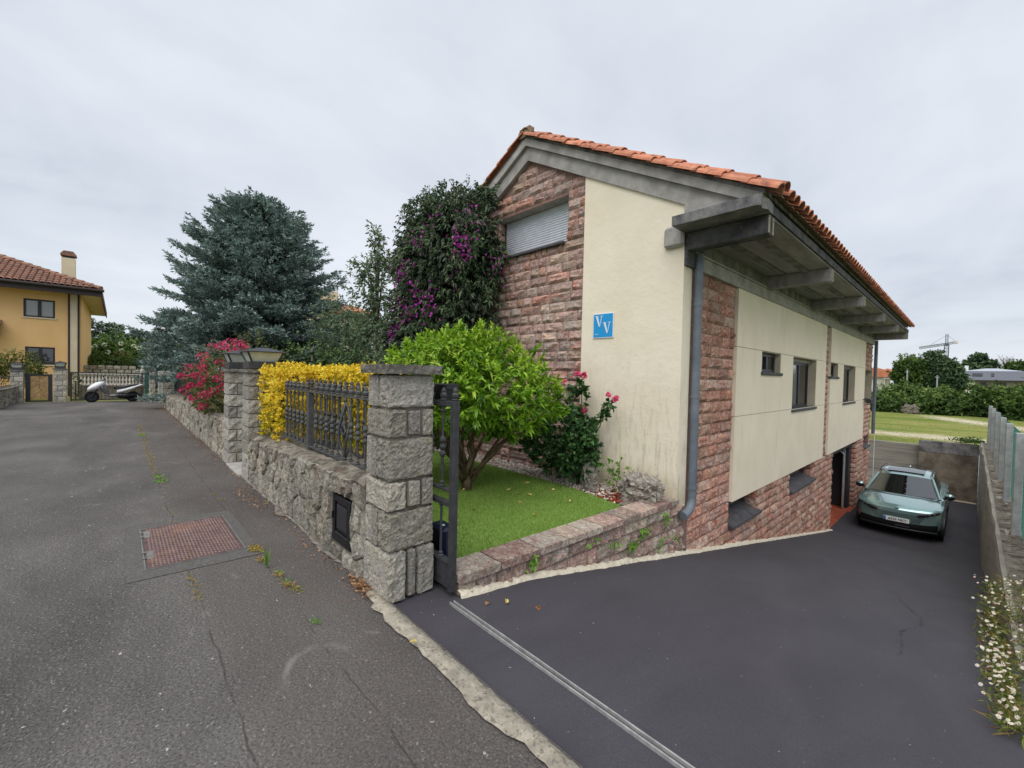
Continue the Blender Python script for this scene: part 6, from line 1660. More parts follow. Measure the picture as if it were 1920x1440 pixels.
# --- balustrade, planter wall, hedge and trees at the end
bl = thing('balustrade', 'white stone balustrade with turned balusters beyond the metal gate', 'balustrade', (-29.3, -.2, 0))
mb = MB(); mb.box(-29.4, -29.2, -1.35, 1.0, 1.20, 1.28); mb.build('handrail', M['bal'], bl)
mb = MB(); mb.box(-29.4, -29.2, -1.35, 1.0, .66, .74); mb.build('plinth', M['bal'], bl)
q = MB(); q.lathe([(.05, .74), (.05, .78), (.03, .80), (.06, .90), (.055, .96), (.028, 1.08), (.045, 1.14), (.05, 1.20)], (0, 0, 0), 8); qm = q.mesh('baluster', M['bal'])
for i in range(19): inst('baluster', qm, bl, (-29.3, -1.28 + i * .125, 0))
mb = MB(); mb.box(-29.43, -29.17, .85, 1.05, .1, 1.42); mb.lathe([(.11, 0), (.12, .03), (.06, .06), (.1, .14), (.02, .24)], (-29.3, .95, 1.42), 8); mb.build('end_post', M['bal'], bl)
mb = MB(); mb.box(-29.45, -29.15, -1.35, 1.0, .0, .655); mb.build('base_wall', M['sconc'], bl)
sw = thing('stone_wall', 'low dry stone garden wall behind the left end of the white balustrade', 'wall', (-33, -1, 0))
for i in range(3):
    for j in range(7):
        me = rock_block_mesh(3, 3, 3, i * 7 + j, .1, M['rock_grey'], .1); inst('stone', me, sw, (-33, -1.3 + j * .32 + (i % 2) * .14, 1.1 + i * .22), (.4, .3, .21))
mb = MB(); mb.box(-33.15, -32.9, -1.4, .85, 0, 1.0); mb.build('backing', M['mortar'], sw)
bh = thing('clipped_hedge', 'dark clipped hedge behind the balustrade at the end of the street', 'hedge', (-38, .3, 0))
p, nd = box_pts(-40, -37, -1.3, 3.6, .3, 2.15, 2600, .12); P, D, A = rosettes(p, nd, 4, .9, .1, .2)
leaves('foliage', P, D, .14, .07, M['farleaf'], bh, N=A, hi=False)
q = np.stack([rng.uniform(-39.8, -37.3, 1500), rng.uniform(-1.2, 3.5, 1500), rng.uniform(.3, 2.0, 1500)], 1); leaves('inner_foliage', q, rdir(1500), .3, .2, M['fardark'], bh, hi=False)
tree('flowering_tree', 'round bush with cream flower heads beyond the clipped hedge', (-46, -.8, 0), 3.9, [((-46, -.9, 2.4), (1.8, 1.3, 1.5)), ((-46, .6, 2.3), (1.8, 1.2, 1.6))], 900, .26, .13, 'farleaf', cat='tree', trunk_r=.15)
for _ in range(16): pass
wf = bpy.data.objects['flowering_tree']
for i in range(11):
    c = np.array([-44.3, random.uniform(-1.9, 1.6), random.uniform(1.9, 3.4)]); n = 26; qd = rdir(n, .3); leaves('flower_head', c + qd * .1, qd, .1, .09, M['cut_white'], wf, hi=False)
tree('garden_tree', 'reddish green shrub in front of the cream flowered bush', (-42, .3, 0), 2.9, [((-42, .2, 1.9), (.9, .8, .8))], 300, .2, .1, 'olive', cat='shrub', trunk_r=.08)
tree('garden_tree', 'wide green tree behind the cream flowered bush at the end of the street', (-52, 1.5, 0), 5.4, [((-52, 1.0, 3.2), (2.4, 2.4, 1.9)), ((-52, 4.2, 3.0), (2.4, 2.6, 2.0))], 1000, .34, .17, 'fardark', trunk_r=.2)
for (y, h, l) in ((-1.75, 5.9, 'pointed far conifer nearest the ochre house'), (-.85, 5.55, 'middle one of three pointed far conifers'), (-.1, 5.5, 'pointed far conifer nearest the spruces')):
    spruce(l, (-56, y * 1.24, 0), h, 1.5, int(h * 10), 60, 'pointed conifers beyond the end of the street', m='fardark', prof=lambda z: (1 - z) ** .9, tw=.4, dens=.8)

# ================================================================== SCOOTER
sc = thing('motor_scooter', 'white and black motor scooter parked across the far gate', 'scooter', (-26.35, -.15, 0))
sx = -26.35
def wheel(parent, c, r, w, nm='wheel'):
    mb = MB()
    prof = [(r * .66, -w * .42), (r * .86, -w * .5), (r * .97, -w * .34), (r, 0), (r * .97, w * .34), (r * .86, w * .5), (r * .66, w * .42)]
    n = 24
    for rr, ww in prof:
        for k in range(n): a = 2 * PI * k / n; mb.v.append((c[0] + ww, c[1] + rr * math.cos(a), c[2] + rr * math.sin(a)))
    for i in range(len(prof) - 1):
        for k in range(n): mb.f.append((i * n + k, i * n + (k + 1) % n, (i + 1) * n + (k + 1) % n, (i + 1) * n + k))
    wh = mb.build(nm, M['tyre'], parent, smooth=True)
    mb = MB(); mb.tube([(c[0] - w * .3, c[1], c[2]), (c[0] + w * .3, c[1], c[2])], r * .2, 12)
    for k in range(5):
        a = 2 * PI * k / 5; mb.tube([(c[0] + w * .2, c[1], c[2]), (c[0] + w * .2, c[1] + r * .68 * math.cos(a), c[2] + r * .68 * math.sin(a))], r * .08, 5)
    mb.tube([(c[0] - w * .1, c[1], c[2]), (c[0] + w * .1, c[1], c[2])], r * .68, 16); mb.build('rim', M['anth'], wh)
    return wh
wheel(sc, (sx, -.83, .245), .245, .12); wheel(sc, (sx, .52, .245), .245, .13)
def loft(nm, secs, m, parent, n=12, smooth=True):
    """secs: (y, z, half width, half height)"""
    mb = MB()
    for (y, z, hw_, hh_) in secs:
        for k in range(n): a = 2 * PI * k / n; mb.v.append((sx + hw_ * math.cos(a), y, z + hh_ * math.sin(a)))
    for i in range(len(secs) - 1):
        for k in range(n): mb.f.append((i * n + k, i * n + (k + 1) % n, (i + 1) * n + (k + 1) % n, (i + 1) * n + k))
    mb.f += [tuple(range(n)), tuple(range((len(secs) - 1) * n, len(secs) * n))]
    return mb.build(nm, m, parent, smooth=smooth)
mb = MB(); n = 9
for i in range(n + 1):
    a = math.radians(35 + 125 * i / n)
    for q in (-.075, .075): mb.v.append((sx + q, -.83 - .275 * math.cos(a) * 1.0, .245 + .275 * math.sin(a)))
    if i: b = 2 * i; mb.f.append((b - 2, b - 1, b + 1, b))
mb.build('front_fender', M['white'], sc)
loft('front_fairing', [(-.97, .58, .08, .05), (-.86, .64, .17, .12), (-.70, .72, .21, .17), (-.54, .80, .21, .17), (-.42, .88, .15, .12)], M['white'], sc)
loft('nose_panel', [(-.80, .73, .10, .05), (-.68, .83, .13, .07), (-.52, .93, .12, .06), (-.46, .97, .06, .03)], M['black'], sc)
mb = MB(); mb.tube([(sx - .07, -.62, .66), (sx - .07, -.83, .245)], .025); mb.tube([(sx + .07, -.62, .66), (sx + .07, -.83, .245)], .025); mb.build('fork', M['black'], sc)
loft('leg_shield', [(-.58, .78, .21, .2), (-.44, .62, .2, .24), (-.36, .46, .18, .2), (-.26, .36, .16, .11)], M['alloy'], sc)
loft('floorboard', [(-.42, .33, .15, .07), (-.1, .29, .17, .06), (.15, .33, .16, .1)], M['alloy'], sc)
loft('seat', [(-.12, .62, .08, .05), (.0, .67, .14, .06), (.22, .66, .15, .06), (.38, .73, .14, .06), (.62, .76, .11, .045), (.74, .77, .06, .03)], M['black'], sc)
loft('side_panel', [(-.02, .47, .12, .08), (.2, .53, .17, .10), (.45, .62, .17, .09), (.66, .72, .13, .06), (.86, .79, .06, .03)], M['white'], sc)
loft('tail_light', [(.70, .66, .10, .03), (.80, .69, .08, .03), (.85, .70, .04, .02)], M['lampred'], sc)
loft('engine', [(.0, .30, .14, .12), (.3, .28, .15, .14), (.6, .3, .12, .1)], M['black'], sc)
loft('exhaust', [(.1, .22, .05, .05), (.5, .28, .07, .07), (.85, .34, .06, .06)], M['anth'], sc)
mb = MB(); mb.tube([(sx - .36, -.40, 1.02), (sx - .12, -.44, .99), (sx + .12, -.44, .99), (sx + .36, -.40, 1.02)], .018); mb.tube([(sx, -.46, .9), (sx, -.44, 1.0)], .03); mb.build('handlebar', M['black'], sc)
mb = MB(); mb.grid(lambda u, v: (sx + (u - .5) * .30 * (1 - .3 * v), -.60 + .22 * v + .05 * (2 * u - 1) ** 2, .93 + .24 * v), 4, 3); mb.build('windscreen', M['pane2'], sc)
for s in (-1, 1):
    mb = MB(); mb.tube([(sx + s * .2, -.42, 1.0), (sx + s * .30, -.46, 1.14)], .008); mb.box(sx + s * .30 - .05, sx + s * .30 + .05, -.475, -.445, 1.12, 1.19, .01); mb.build('mirror', M['black'], sc)

# ================================================================== RIGHT SIDE OF THE DRIVEWAY
def interp(t, pts):
    for (a, za), (b, zb) in zip(pts, pts[1:]):
        if t <= b: return za + (zb - za) * max(0, (t - a)) / (b - a)
    return pts[-1][1]
RT_ = [(1.4, -.70), (7.5, -.70), (11, -.62), (14, -.52), (18, -.42), (23, -.42)]
rwl = thing('concrete_wall', 'long grey concrete retaining wall along the right side of the driveway', 'wall', (.6, 13, 0))
mb = MB(); n = 90
ys = [3.2 + (22.78 - 3.2) * i / n for i in range(n + 1)]
for i, y in enumerate(ys):
    zt = interp(y, RT_) + .018 * noise.noise(Vector((y * 1.7, 0, 0)))
    j = .02 * noise.noise(Vector((y * .9, 5, 0)))
    mb.v += [(.325 + j, y, -2.9), (.335 + j, y, zt - .09), (.35 + j, y, zt), (.60, y, zt + .02 * noise.noise(Vector((y * 3, 7, 0)))), (.86, y, zt - .02), (.88, y, -1.4)]
    if i:
        b = 6 * i - 6
        for k in range(5): mb.f.append((b + k, b + 6 + k, b + 7 + k, b + k + 1))
mb.f += [tuple(range(6)), tuple(range(6 * n, 6 * n + 6))]
mb.build('wall_body', M['bconc'], rwl)
mb = MB(); n = 150                                # crumbled top of earth and moss
mb.grid(lambda u, v: (.40 + .44 * v, 4.5 + 18.2 * u, interp(4.5 + 18.2 * u, RT_) + .012 + (.03 * noise.noise(Vector((u * 90, v * 4, 0))) + .02 * noise.noise(Vector((u * 260, v * 12, 3)))) * (1 if 0 < v < 1 else 0)), n, 6)
mb.build('crumbled_top', M['walltop'], rwl)
bw = thing('concrete_wall', 'stained brown concrete wall closing the driveway behind the car', 'wall', (-.45, 22.9, -2.7))
mb = MB(); mb.box(-1.245, .33, 22.80, 23.0, -2.9, -.97, .01); mb.build('lower_wall', M['sconc'], bw)
mb = MB(); mb.box(-1.247, .33, 22.794, 23.0, -.966, -.53, .012); mb.build('upper_course', M['concd'], bw)
mb = MB(); mb.box(-1.24, .32, 22.74, 22.80, -2.70, -2.64, .012); mb.build('mortar_bead', M['wmortar'], bw)
bw2 = thing('concrete_wall', 'pale board-marked concrete wall left of the stained wall behind the car', 'wall', (-2.3, 23.2, -2.7))
for k in range(6):
    z0 = -2.9 + k * .36; z1 = min(-.745, z0 + .356)
    mb = MB(); mb.box(-4.2, -1.20, 23.10 - .004 * (k % 2), 23.3, z0, z1, .004); mb.build('board_course', M['bconc'], bw2)
mb = MB(); mb.tube([(-2.44, 21.62, -2.7), (-2.44, 21.62, -.40)], .011, 6); mb.build('white_rod', M['white'], bw2)
# concrete posts with green wire fence
wf_ = thing('wire_fence', 'green wire mesh fence on concrete posts along the right wall top', 'fence', (.56, 14, -.5))
PY = [7.6, 10.0, 12.4, 14.6, 17.2, 20.2, 22.7]
for i, y in enumerate(PY):
    zb = interp(y, RT_); mb = MB(); mb.box(.505, .60, y - .05, y + .05, zb - .02, .92, .01)
    mb.build('post', M['postc'], wf_)
    if i < len(PY) - 1:
        y1 = PY[i + 1]; zb1 = max(zb, interp(y1, RT_)) + .04; zt = .86; wm = MB(); H = zt - zb1; r = .004
        a, b_ = y + .05, y1 - .05; d = .062; k = a - H
        while k < b_:
            for s in (0, 1):
                p0 = (max(k, a), zb1 + (max(k, a) - k)); p1 = (min(k + H, b_), zb1 + min(k + H, b_) - k)
                if p1[0] > p0[0] + .01:
                    q0, q1 = (p0, p1) if s == 0 else ((a + b_ - p0[0], p0[1]), (a + b_ - p1[0], p1[1]))
                    wm.tube([(.61 + s * .004, q0[0], q0[1]), (.61 + s * .004, q1[0], q1[1])], r, 3, False)
            k += d
        for z in (zb1, (zb1 + zt) / 2, zt): wm.tube([(.612, a, z), (.612, b_, z)], .004, 4, False)
        wm.build('wire_panel', M['greenwire'], wf_, fix=False)
# leaning old brace post
mb = MB(); mb.tube([(.50, 14.9, -.55), (.545, 15.1, .84)], .035, 6); mb.build('brace_post', M['steel'], wf_)

# trailing daisies over the near end of the wall
dz = thing('trailing_daisies', 'mass of small white daisies trailing over the near end of the right wall', 'flowers', (.5, 5.5, -.7))
def dais(n):
    out = []
    for _ in range(n):
        y = random.uniform(3.6, 7.5); t = random.random()
        if t < .62: out.append((random.uniform(.30, .95), y, -.66 + .10 * random.random() + .10 * noise.noise(Vector((y * 2, 1, 0)))))
        else:
            dr = random.random() ** 1.5 * (.9 * (.35 + .65 * abs(noise.noise(Vector((y * 1.3, 0, 4)))) + .2)); out.append((.30 - .07 * random.random() - .12 * random.random() ** 3, y, max(drive_z(y) + .05, -.62 - dr)))
    return np.array(out)
p = dais(4600); leaves('foliage', p, rdir(len(p), .5), rng.uniform(.03, .07, len(p)), .012, M['olive'], dz, hi=False)
p = dais(900); leaves('stem', p, rdir(len(p), .6) + [-.35, 0, 0], rng.uniform(.06, .14, len(p)), .004, M['drygrass'], dz, hi=False, kind='stuff')
p = dais(430) + [-.02, 0, .045]; n = len(p); k = 9
ax = unit(np.array([-.45, -.35, .8]) + rng.normal(size=(n, 3)) * .35); s1 = unit(np.cross(ax, [0, 1, 0])); s2 = np.cross(ax, s1)
ang = np.tile(np.arange(k) * 2 * PI / k, n)[:, None]
P = np.repeat(p, k, 0); D = np.repeat(s1, k, 0) * np.cos(ang) + np.repeat(s2, k, 0) * np.sin(ang)
leaves('flower_heads', P, D, np.repeat(rng.uniform(.010, .017, n), k), .008, M['petalw'], dz, N=np.repeat(ax, k, 0), hi=False, rnd=np.repeat(rng.random(n), k), fold=0, droop=0, kind='stuff')
leaves('flower_eyes', p - s1 * .004 + ax * .002, s1, .009, .009, M['litter_y'], dz, N=ax, hi=False, fold=0, droop=0, kind='stuff')
ng = thing('creeper', 'low green creeper in the far corner where the fence meets the brown wall', 'plant', (.2, 22.9, -.5))
p = np.array([(random.gauss(.12, .22), 22.9 + random.gauss(0, .12), -.46 + abs(random.gauss(0, .07))) for _ in range(380)]); leaves('foliage', p, rdir(380, .5), .09, .05, M['farleaf'], ng, hi=False)
mb = MB(); mb.tube([(-.3, 22.9, -.5), (.1, 22.93, -.48), (.4, 22.9, -.45)], .012, 5); mb.build('stem', M['bark'], ng)
# tufts on the meadow
P = np.stack([rng.uniform(-14, 9, 9000), 23.4 + 23 * rng.random(9000) ** 1.3, np.full(9000, -.775)], 1)
leaves('meadow_grass', P, rng.normal(size=(9000, 3)) * [.4, .4, .1] + [0, 0, 1], rng.uniform(.04, .10, 9000), .03, M['drygrass'], kind='stuff', hi=False, rnd=rng.random(9000))

# hedges and bushes across the meadow
def mass(name, label, cat, ell, n, L, m, group=None, k=4, seed=1):
    t = thing(name, label, cat, (ell[0][0][0], ell[0][0][1], -.8), group)
    vol = sum(r_[0] * r_[2] + r_[0] * r_[1] for c, r_ in ell); pp, nn_, qq = [], [], []
    for i, (c, r_) in enumerate(ell):
        f = (r_[0] * r_[2] + r_[0] * r_[1]) / vol
        p, nd = lumps(c, r_, int(n * f) + 8, .2, 1.4, seed + i, -.78, (.74, 1.05)); pp.append(p); nn_.append(nd)
        qq.append(lumps(c, [x * .85 for x in r_], int(n * f * .9) + 8, .15, 1, i, -.78, (.2, 1))[0])
    p, nd, q = np.concatenate(pp), np.concatenate(nn_), np.concatenate(qq)
    P, D, A = rosettes(p, nd, k, .9, L, .2)
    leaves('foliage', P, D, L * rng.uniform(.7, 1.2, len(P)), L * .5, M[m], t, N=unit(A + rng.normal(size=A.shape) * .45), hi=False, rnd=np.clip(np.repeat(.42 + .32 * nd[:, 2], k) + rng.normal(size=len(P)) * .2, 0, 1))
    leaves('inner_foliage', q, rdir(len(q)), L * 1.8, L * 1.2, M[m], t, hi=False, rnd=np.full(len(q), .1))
    return t
mass('bramble_hedge', 'dense green hedge across the meadow, left half towards the house corner', 'hedge', [((-16, 48.6, -.2), (4.5, 1.6, 1.15)), ((-9.5, 48.5, -.2), (3.6, 1.6, 1.2)), ((-5.0, 48.2, -.2), (2.2, 1.5, 1.15))], 2300, .28, 'farleaf', seed=2)
mass('bramble_hedge', 'dense green hedge across the meadow, right half below the grey house', 'hedge', [((-1.6, 48.4, -.1), (1.9, 1.5, 1.35)), ((1.2, 48.8, .2), (1.8, 1.5, 1.65)), ((3.6, 49.5, .3), (2.2, 1.6, 1.65))], 1900, .26, 'farleaf', seed=6)
mass('big_bush', 'large rounded bush rising at the right edge behind the wire fence', 'bush', [((3.5, 46.3, .3), (1.7, 1.6, 1.8)), ((5.7, 46.8, .5), (2.2, 2, 2.2))], 1700, .24, 'farleaf', seed=11)
mass('yellow_green_bush', 'lighter rounded bush just behind the hedge, below the round tree', 'bush', [((-4.2, 53, .3), (1.9, 1.2, 1.4))], 700, .25, 'farleaf', seed=14)
mass('yellow_green_bush', 'small rounded bush behind the hedge between pole and grey house', 'bush', [((-1.6, 54, .2), (.9, 1.0, 1.25))], 420, .24, 'farleaf', seed=17)
db = tag(inst('dead_brush', rock_block_mesh(8, 6, 8, 51, .25, M['walltop'], .2), None, (-3.15, 46.6, -.42), (.9, .4, .6)), 'pale heap of dead brush at the foot of the meadow hedge', 'brush heap')

def far(k, x, y, z): return (x * k, y * k, 1.62 + (z - 1.62) * k)
K = 95 / 75.0
def ftree(name, label, x, ztop, Y, m, lump, n=1000, L=.42, group=None):
    c = []; q = 1.0 if Y < 100 else Y / 95.0; Y = max(Y, 95); X = x * q; ZT = 1.62 + (ztop - 1.62) * q
    for (dx, dzz, a, b) in lump: c.append(((X + dx * q, Y, ZT - dzz * q), (a * q, a * q, b * q)))
    return tree(name, label, (X, Y, -.8), ZT + .8, c, n, L * q, L * .5 * q, m, group, trunk_r=.25, lo=.6, k=5)
ftree('round_tree', 'broad round leafy tree behind the meadow hedge, left of the palm-like conifer', -6.6, 6.4, 2, 'farleaf', [(0, 1.9, 2.1, 2.0), (-1.0, 3.3, 1.5, 1.9), (1.0, 3.4, 1.5, 2.0)], 1200)
ftree('feathery_tree', 'dark feathery tree with drooping top right of the broad round tree', -3.9, 7.2, 2, 'fardark', [(0, 2.2, 1.3, 2.2), (.6, 4.0, 1.6, 2.4), (-.5, 3.6, 1.2, 2.2)], 1000, .5)
ftree('dark_conifer', 'dark tree below the crane mast between feathery tree and grey house', -2.1, 6.0, 2, 'fardark', [(0, 2.0, 1.1, 2.0), (.6, 3.6, 1.4, 2.2)], 800, .45)
ftree('mixed_tree', 'lighter green tree just left of the grey house', -1.15, 4.9, 2, 'farleaf', [(0, 1.6, .6, 1.4), (0, 3.2, .7, 2.0)], 400, .4)
ftree('spreading_pine', 'dark spreading pine behind the grey house roof', .9, 6.7, 150, 'fardark', [(0, .9, 1.0, .75), (-.8, 1.8, 1.0, .7), (1.0, 1.9, 1.1, .8), (.2, 3.0, 1.8, 1.3)], 900, .4)
ftree('mixed_tree', 'green tree behind the right end of the grey house', 4.8, 5.5, 150, 'farleaf', [(0, 1.3, 1.5, 1.2), (-1.6, 2.4, 1.4, 1.3), (1.6, 2.0, 1.6, 1.5)], 800, .4)
_k = 150 / 94.0
bt = thing('bare_tree', 'thin bare branched tree above the grey house roof', 'tree', (5.4, 150, -.8))
mb = MB(); mb.tube([(5.4, 150, -.8), (5.4, 150, 6.4)], [.14, .08], 6); mb.build('trunk', M['barkg'], bt)
for i in range(22):
    a = i * 2.4; b = Vector((5.4, 150, 4.6 + .09 * i)); e = b + Vector((math.cos(a) * random.uniform(1.0, 2.2), math.sin(a) * .8, random.uniform(1.2, 2.8)))
    mb = MB(); mb.tube([b, b.lerp(e, .5) + Vector((0, 0, -.1)), e], [.055, .04, .015], 4)
    for f in (.45, .7):
        q = b.lerp(e, f)
        for s in (-1, 1): mb.tube([q, q + Vector((s * random.uniform(.3, .7), 0, random.uniform(.4, 1.0)))], [.03, .012], 4)
    mb.build('branch', M['barkg'], bt)

# grey mansard house
gh = thing('grey_house', 'low grey house with sloping clad upper floor and flat pale roof', 'house', (2.5, 125, 0))
s_ = 125 / 75.0
g = lambda x, z: (x * s_, 1.62 + (z - 1.62) * s_)
x0, ze = g(-1.08, 2.28); x1, _z = g(4.6, 2.28); _x, zr = g(0, 3.35)
mb = MB()
mb.add([(x0, 122, ze), (x1, 122, ze), (x1 - .6, 124.2, zr), (x0 + .9, 124.2, zr), (x0, 136, ze), (x1, 136, ze), (x1 - .6, 134, zr), (x0 + .9, 134, zr)],
       [(0, 1, 2, 3), (4, 7, 6, 5), (0, 3, 7, 4), (1, 5, 6, 2), (0, 4, 5, 1)]); mb.build('clad_storey', M['greywall'], gh)
for i in range(26):
    xx = x0 + 1.0 + i * .34
    mb = MB(); mb.prism([(121.99, ze), (122.03, ze), (124.2, zr), (124.16, zr)], 0, xx, xx + .03)
    mb.build('standing_seam', M['greywall'], gh)
mb = MB(); zz2 = zr + .65
mb.add([(x0 + .9, 124.2, zr + .01), (x1 - .6, 124.2, zr + .01), (x1 - .6, 134, zr + .01), (x0 + .9, 134, zr + .01), (x0 + 4, 129, zz2), (x1 - 4, 129, zz2)], [(0, 1, 5, 4), (1, 2, 5), (2, 3, 4, 5), (3, 0, 4)]); mb.build('roof', M['greyroof'], gh)
mb = MB(); mb.box(x0 + .6, x1 - .6, 122.6, 135, -.8, ze); mb.build('wall', M['mortar'], gh)
mb = MB(); mb.box(x0 + 1.2, x0 + 2.6, 122.5, 122.6, -.8, ze - .1); mb.build('white_bay', M['bal'], gh)
for (xa, xb, za, zb) in ((.24, 1.06, 2.72, 3.08), (1.72, 1.95, 2.7, 3.1), (-.85, -.55, 2.75, 3.08)):
    a, z0 = g(xa, za); b, z1 = g(xb, zb); t0 = (z0 - ze) / (zr - ze); t1 = (z1 - ze) / (zr - ze)
    mb = MB(); mb.prism([(122 + 2.2 * t0 - .06, z0), (122 + 2.2 * t1 - .06, z1), (122 + 2.2 * t1 + .2, z1), (122 + 2.2 * t0 + .2, z0)], 0, a, b); f_ = mb.build('window', M['anth'], gh)
    mb = MB(); mb.prism([(122 + 2.2 * t0 - .08, z0 + .08), (122 + 2.2 * t1 - .08, z1 - .08), (122 + 2.2 * t1 - .062, z1 - .08), (122 + 2.2 * t0 - .062, z0 + .08)], 0, a + .08, b - .08); mb.build('pane', M['pane'], f_)
for i, xa in enumerate((-.5, .9, 2.4)):
    a, z0 = g(xa, 1.5); mb = MB(); mb.box(a, a + .8, 122.55, 122.6, .3, 2.3); mb.build('window', M['anth'], gh)
cx_, cz_ = g(-.42, 3.3); mb = MB(); mb.box(cx_, cx_ + .55, 125, 125.6, zr - .2, zr + 1.1); mb.build('chimney', M['white'], gh)
# orange roofed house at the house corner
og = thing('orange_roof_house', 'house with bright orange tiled roof seen just past the far corner of the stone house', 'house', (-13, 110, 0))
s_ = 110 / 75.0
xa, za = g(-9.6, 2.5); xb, zb = g(-6.55, 2.55); xc, zc = g(-8.0, 3.85)
mb = MB(); mb.prism([(xa - 3, 2.9), (xb, 2.9), (xb, 3.05), (xb - 1.2, zc - .3), (xb - 1.7, zc - .6), (xc - .6, zc - .2), (xa - 3, zc - .4)], 1, 109, 117); mb.build('roof', M['tile_orange'], og)
mb = MB(); mb.box(xa - 2.6, xb - 1.4, 109.6, 116.5, -.8, 2.9); mb.build('wall', M['bal'], og)
mb = MB(); mb.box(xb - 1.6, xb + .9, 107.6, 109.6, 2.55, 2.72); mb.build('carport_roof', M['greyroof'], og)
for xx in (xb - 1.5, xb + .75):
    mb = MB(); mb.box(xx, xx + .1, 107.7, 107.8, -.8, 2.55); mb.build('carport_post', M['bal'], og)
for x, y, zt, lab in ((-2.10, 58, 2.55, 'grey utility pole right of centre, in front of the dark conifer'), (-4.24, 58, 3.05, 'short utility pole in front of the broad round tree')):
    pt = thing('utility_pole', lab, 'pole', (x, y, -.8)); mb = MB(); mb.tube([(x, y, -.8), (x, y, zt)], [.07, .055], 8); mb.build('pole', M['postc'], pt)
    mb = MB(); mb.box(x - .16, x + .16, y - .03, y + .03, zt - .22, zt - .16); mb.build('crossarm', M['postc'], pt)

# tower crane
cr = thing('tower_crane', 'tower crane with a long jib far beyond the trees', 'crane', (-4.08, 150, -.8))
def lattice(a, b, w, n, m, nm, up=Vector((0, 1, 0))):
    a, b = Vector(a), Vector(b); d = (b - a).normalized(); s = d.cross(up).normalized(); t = s.cross(d).normalized(); mb = MB()
    C_ = [s * w + t * w, s * -w + t * w, s * -w - t * w, s * w - t * w]
    for c in C_: mb.tube([a + c, b + c], w * .2, 4)
    for i in range(n):
        p, q = a.lerp(b, i / n), a.lerp(b, (i + 1) / n)
        for k in range(4):
            c0, c1 = C_[k], C_[(k + 1) % 4]
            mb.tube([p + c0, q + c1], w * .12, 3); mb.tube([q + c0, q + c1], w * .12, 3)
    return mb.build(nm, m, cr)
lattice((-4.06, 150, -.8), (-4.03, 150, 11.6), .38, 14, M['craned'], 'mast')
lattice((-4.03, 150, 11.7), (-4.05, 150, 14.1), .22, 4, M['craned'], 'apex')
lattice((-4.03, 150, 11.75), (-8.9, 150.5, 10.95), .26, 16, M['cranem'], 'jib')
lattice((-4.03, 150, 11.75), (-2.4, 149.8, 12.15), .24, 5, M['cranem'], 'counter_jib')
mb = MB(); mb.box(-2.75, -2.1, 149.5, 150.2, 11.75, 12.45, .06); mb.build('counterweight', M['bal'], cr)
mb = MB(); mb.box(-4.35, -3.7, 149.6, 150.3, 11.3, 11.9, .04); mb.build('cab', M['craned'], cr)
mb = MB(); mb.tube([(-4.05, 150, 14.0), (-7.0, 150.3, 11.5)], .03, 3); mb.tube([(-4.05, 150, 14.0), (-2.5, 149.8, 12.4)], .03, 3); mb.build('stay_cable', M['craned'], cr)

# ================================================================== CAR
car = thing('parked_car', 'teal crossover car parked nose forward at the bottom of the driveway', 'car', (-1.25, 15.72, -2.645))
def cb(mbx, name, m, parent=None, smooth=True, ang=38):
    """build car mesh in car coordinates: x across, y from nose to tail, z up"""
    o = bpy.data.objects.new(name, mbx.mesh(name, m, smooth))
    COL.objects.link(o); o.parent = parent or car; WL[o.name] = WL[(parent or car).name]
    if smooth: smooth_by_angle(o, ang)
    return o
def mirror_loft(secs):
    """secs: list of (y, [(x,z),...]) half profiles from centre bottom round to centre top"""
    mb = MB(); n = len(secs[0][1])
    for y, pr in secs:
        if callable(y): pass
        full = [(x, z) for x, z in pr] + [(-x, z) for x, z in reversed(pr)]
        for x, z in full: mb.v.append((x, (y(x) if callable(y) else y), z))
    N_ = 2 * n
    for i in range(len(secs) - 1):
        for k in range(N_): mb.f.append((i * N_ + k, i * N_ + (k + 1) % N_, (i + 1) * N_ + (k + 1) % N_, (i + 1) * N_ + k))
    if callable(secs[0][0]):                     # front: strips bridging left and right, bowed like the nose
        pr = secs[0][1]; fy = secs[0][0]; m_ = 12; b0 = len(mb.v)
        for k, (x, z) in enumerate(pr):
            for j in range(m_ + 1):
                xx = x * (1 - 2 * j / m_); mb.v.append((xx, fy(xx), z))
        for k in range(n - 1):
            for j in range(m_): a = b0 + k * (m_ + 1) + j; mb.f.append((a, a + 1, a + m_ + 2, a + m_ + 1))
    else: mb.f.append(tuple(range(N_ - 1, -1, -1)))
    mb.f.append(tuple((len(secs) - 1) * N_ + k for k in range(N_)))
    return mb
def nose(y0, c): return lambda x: y0 + c * x * x
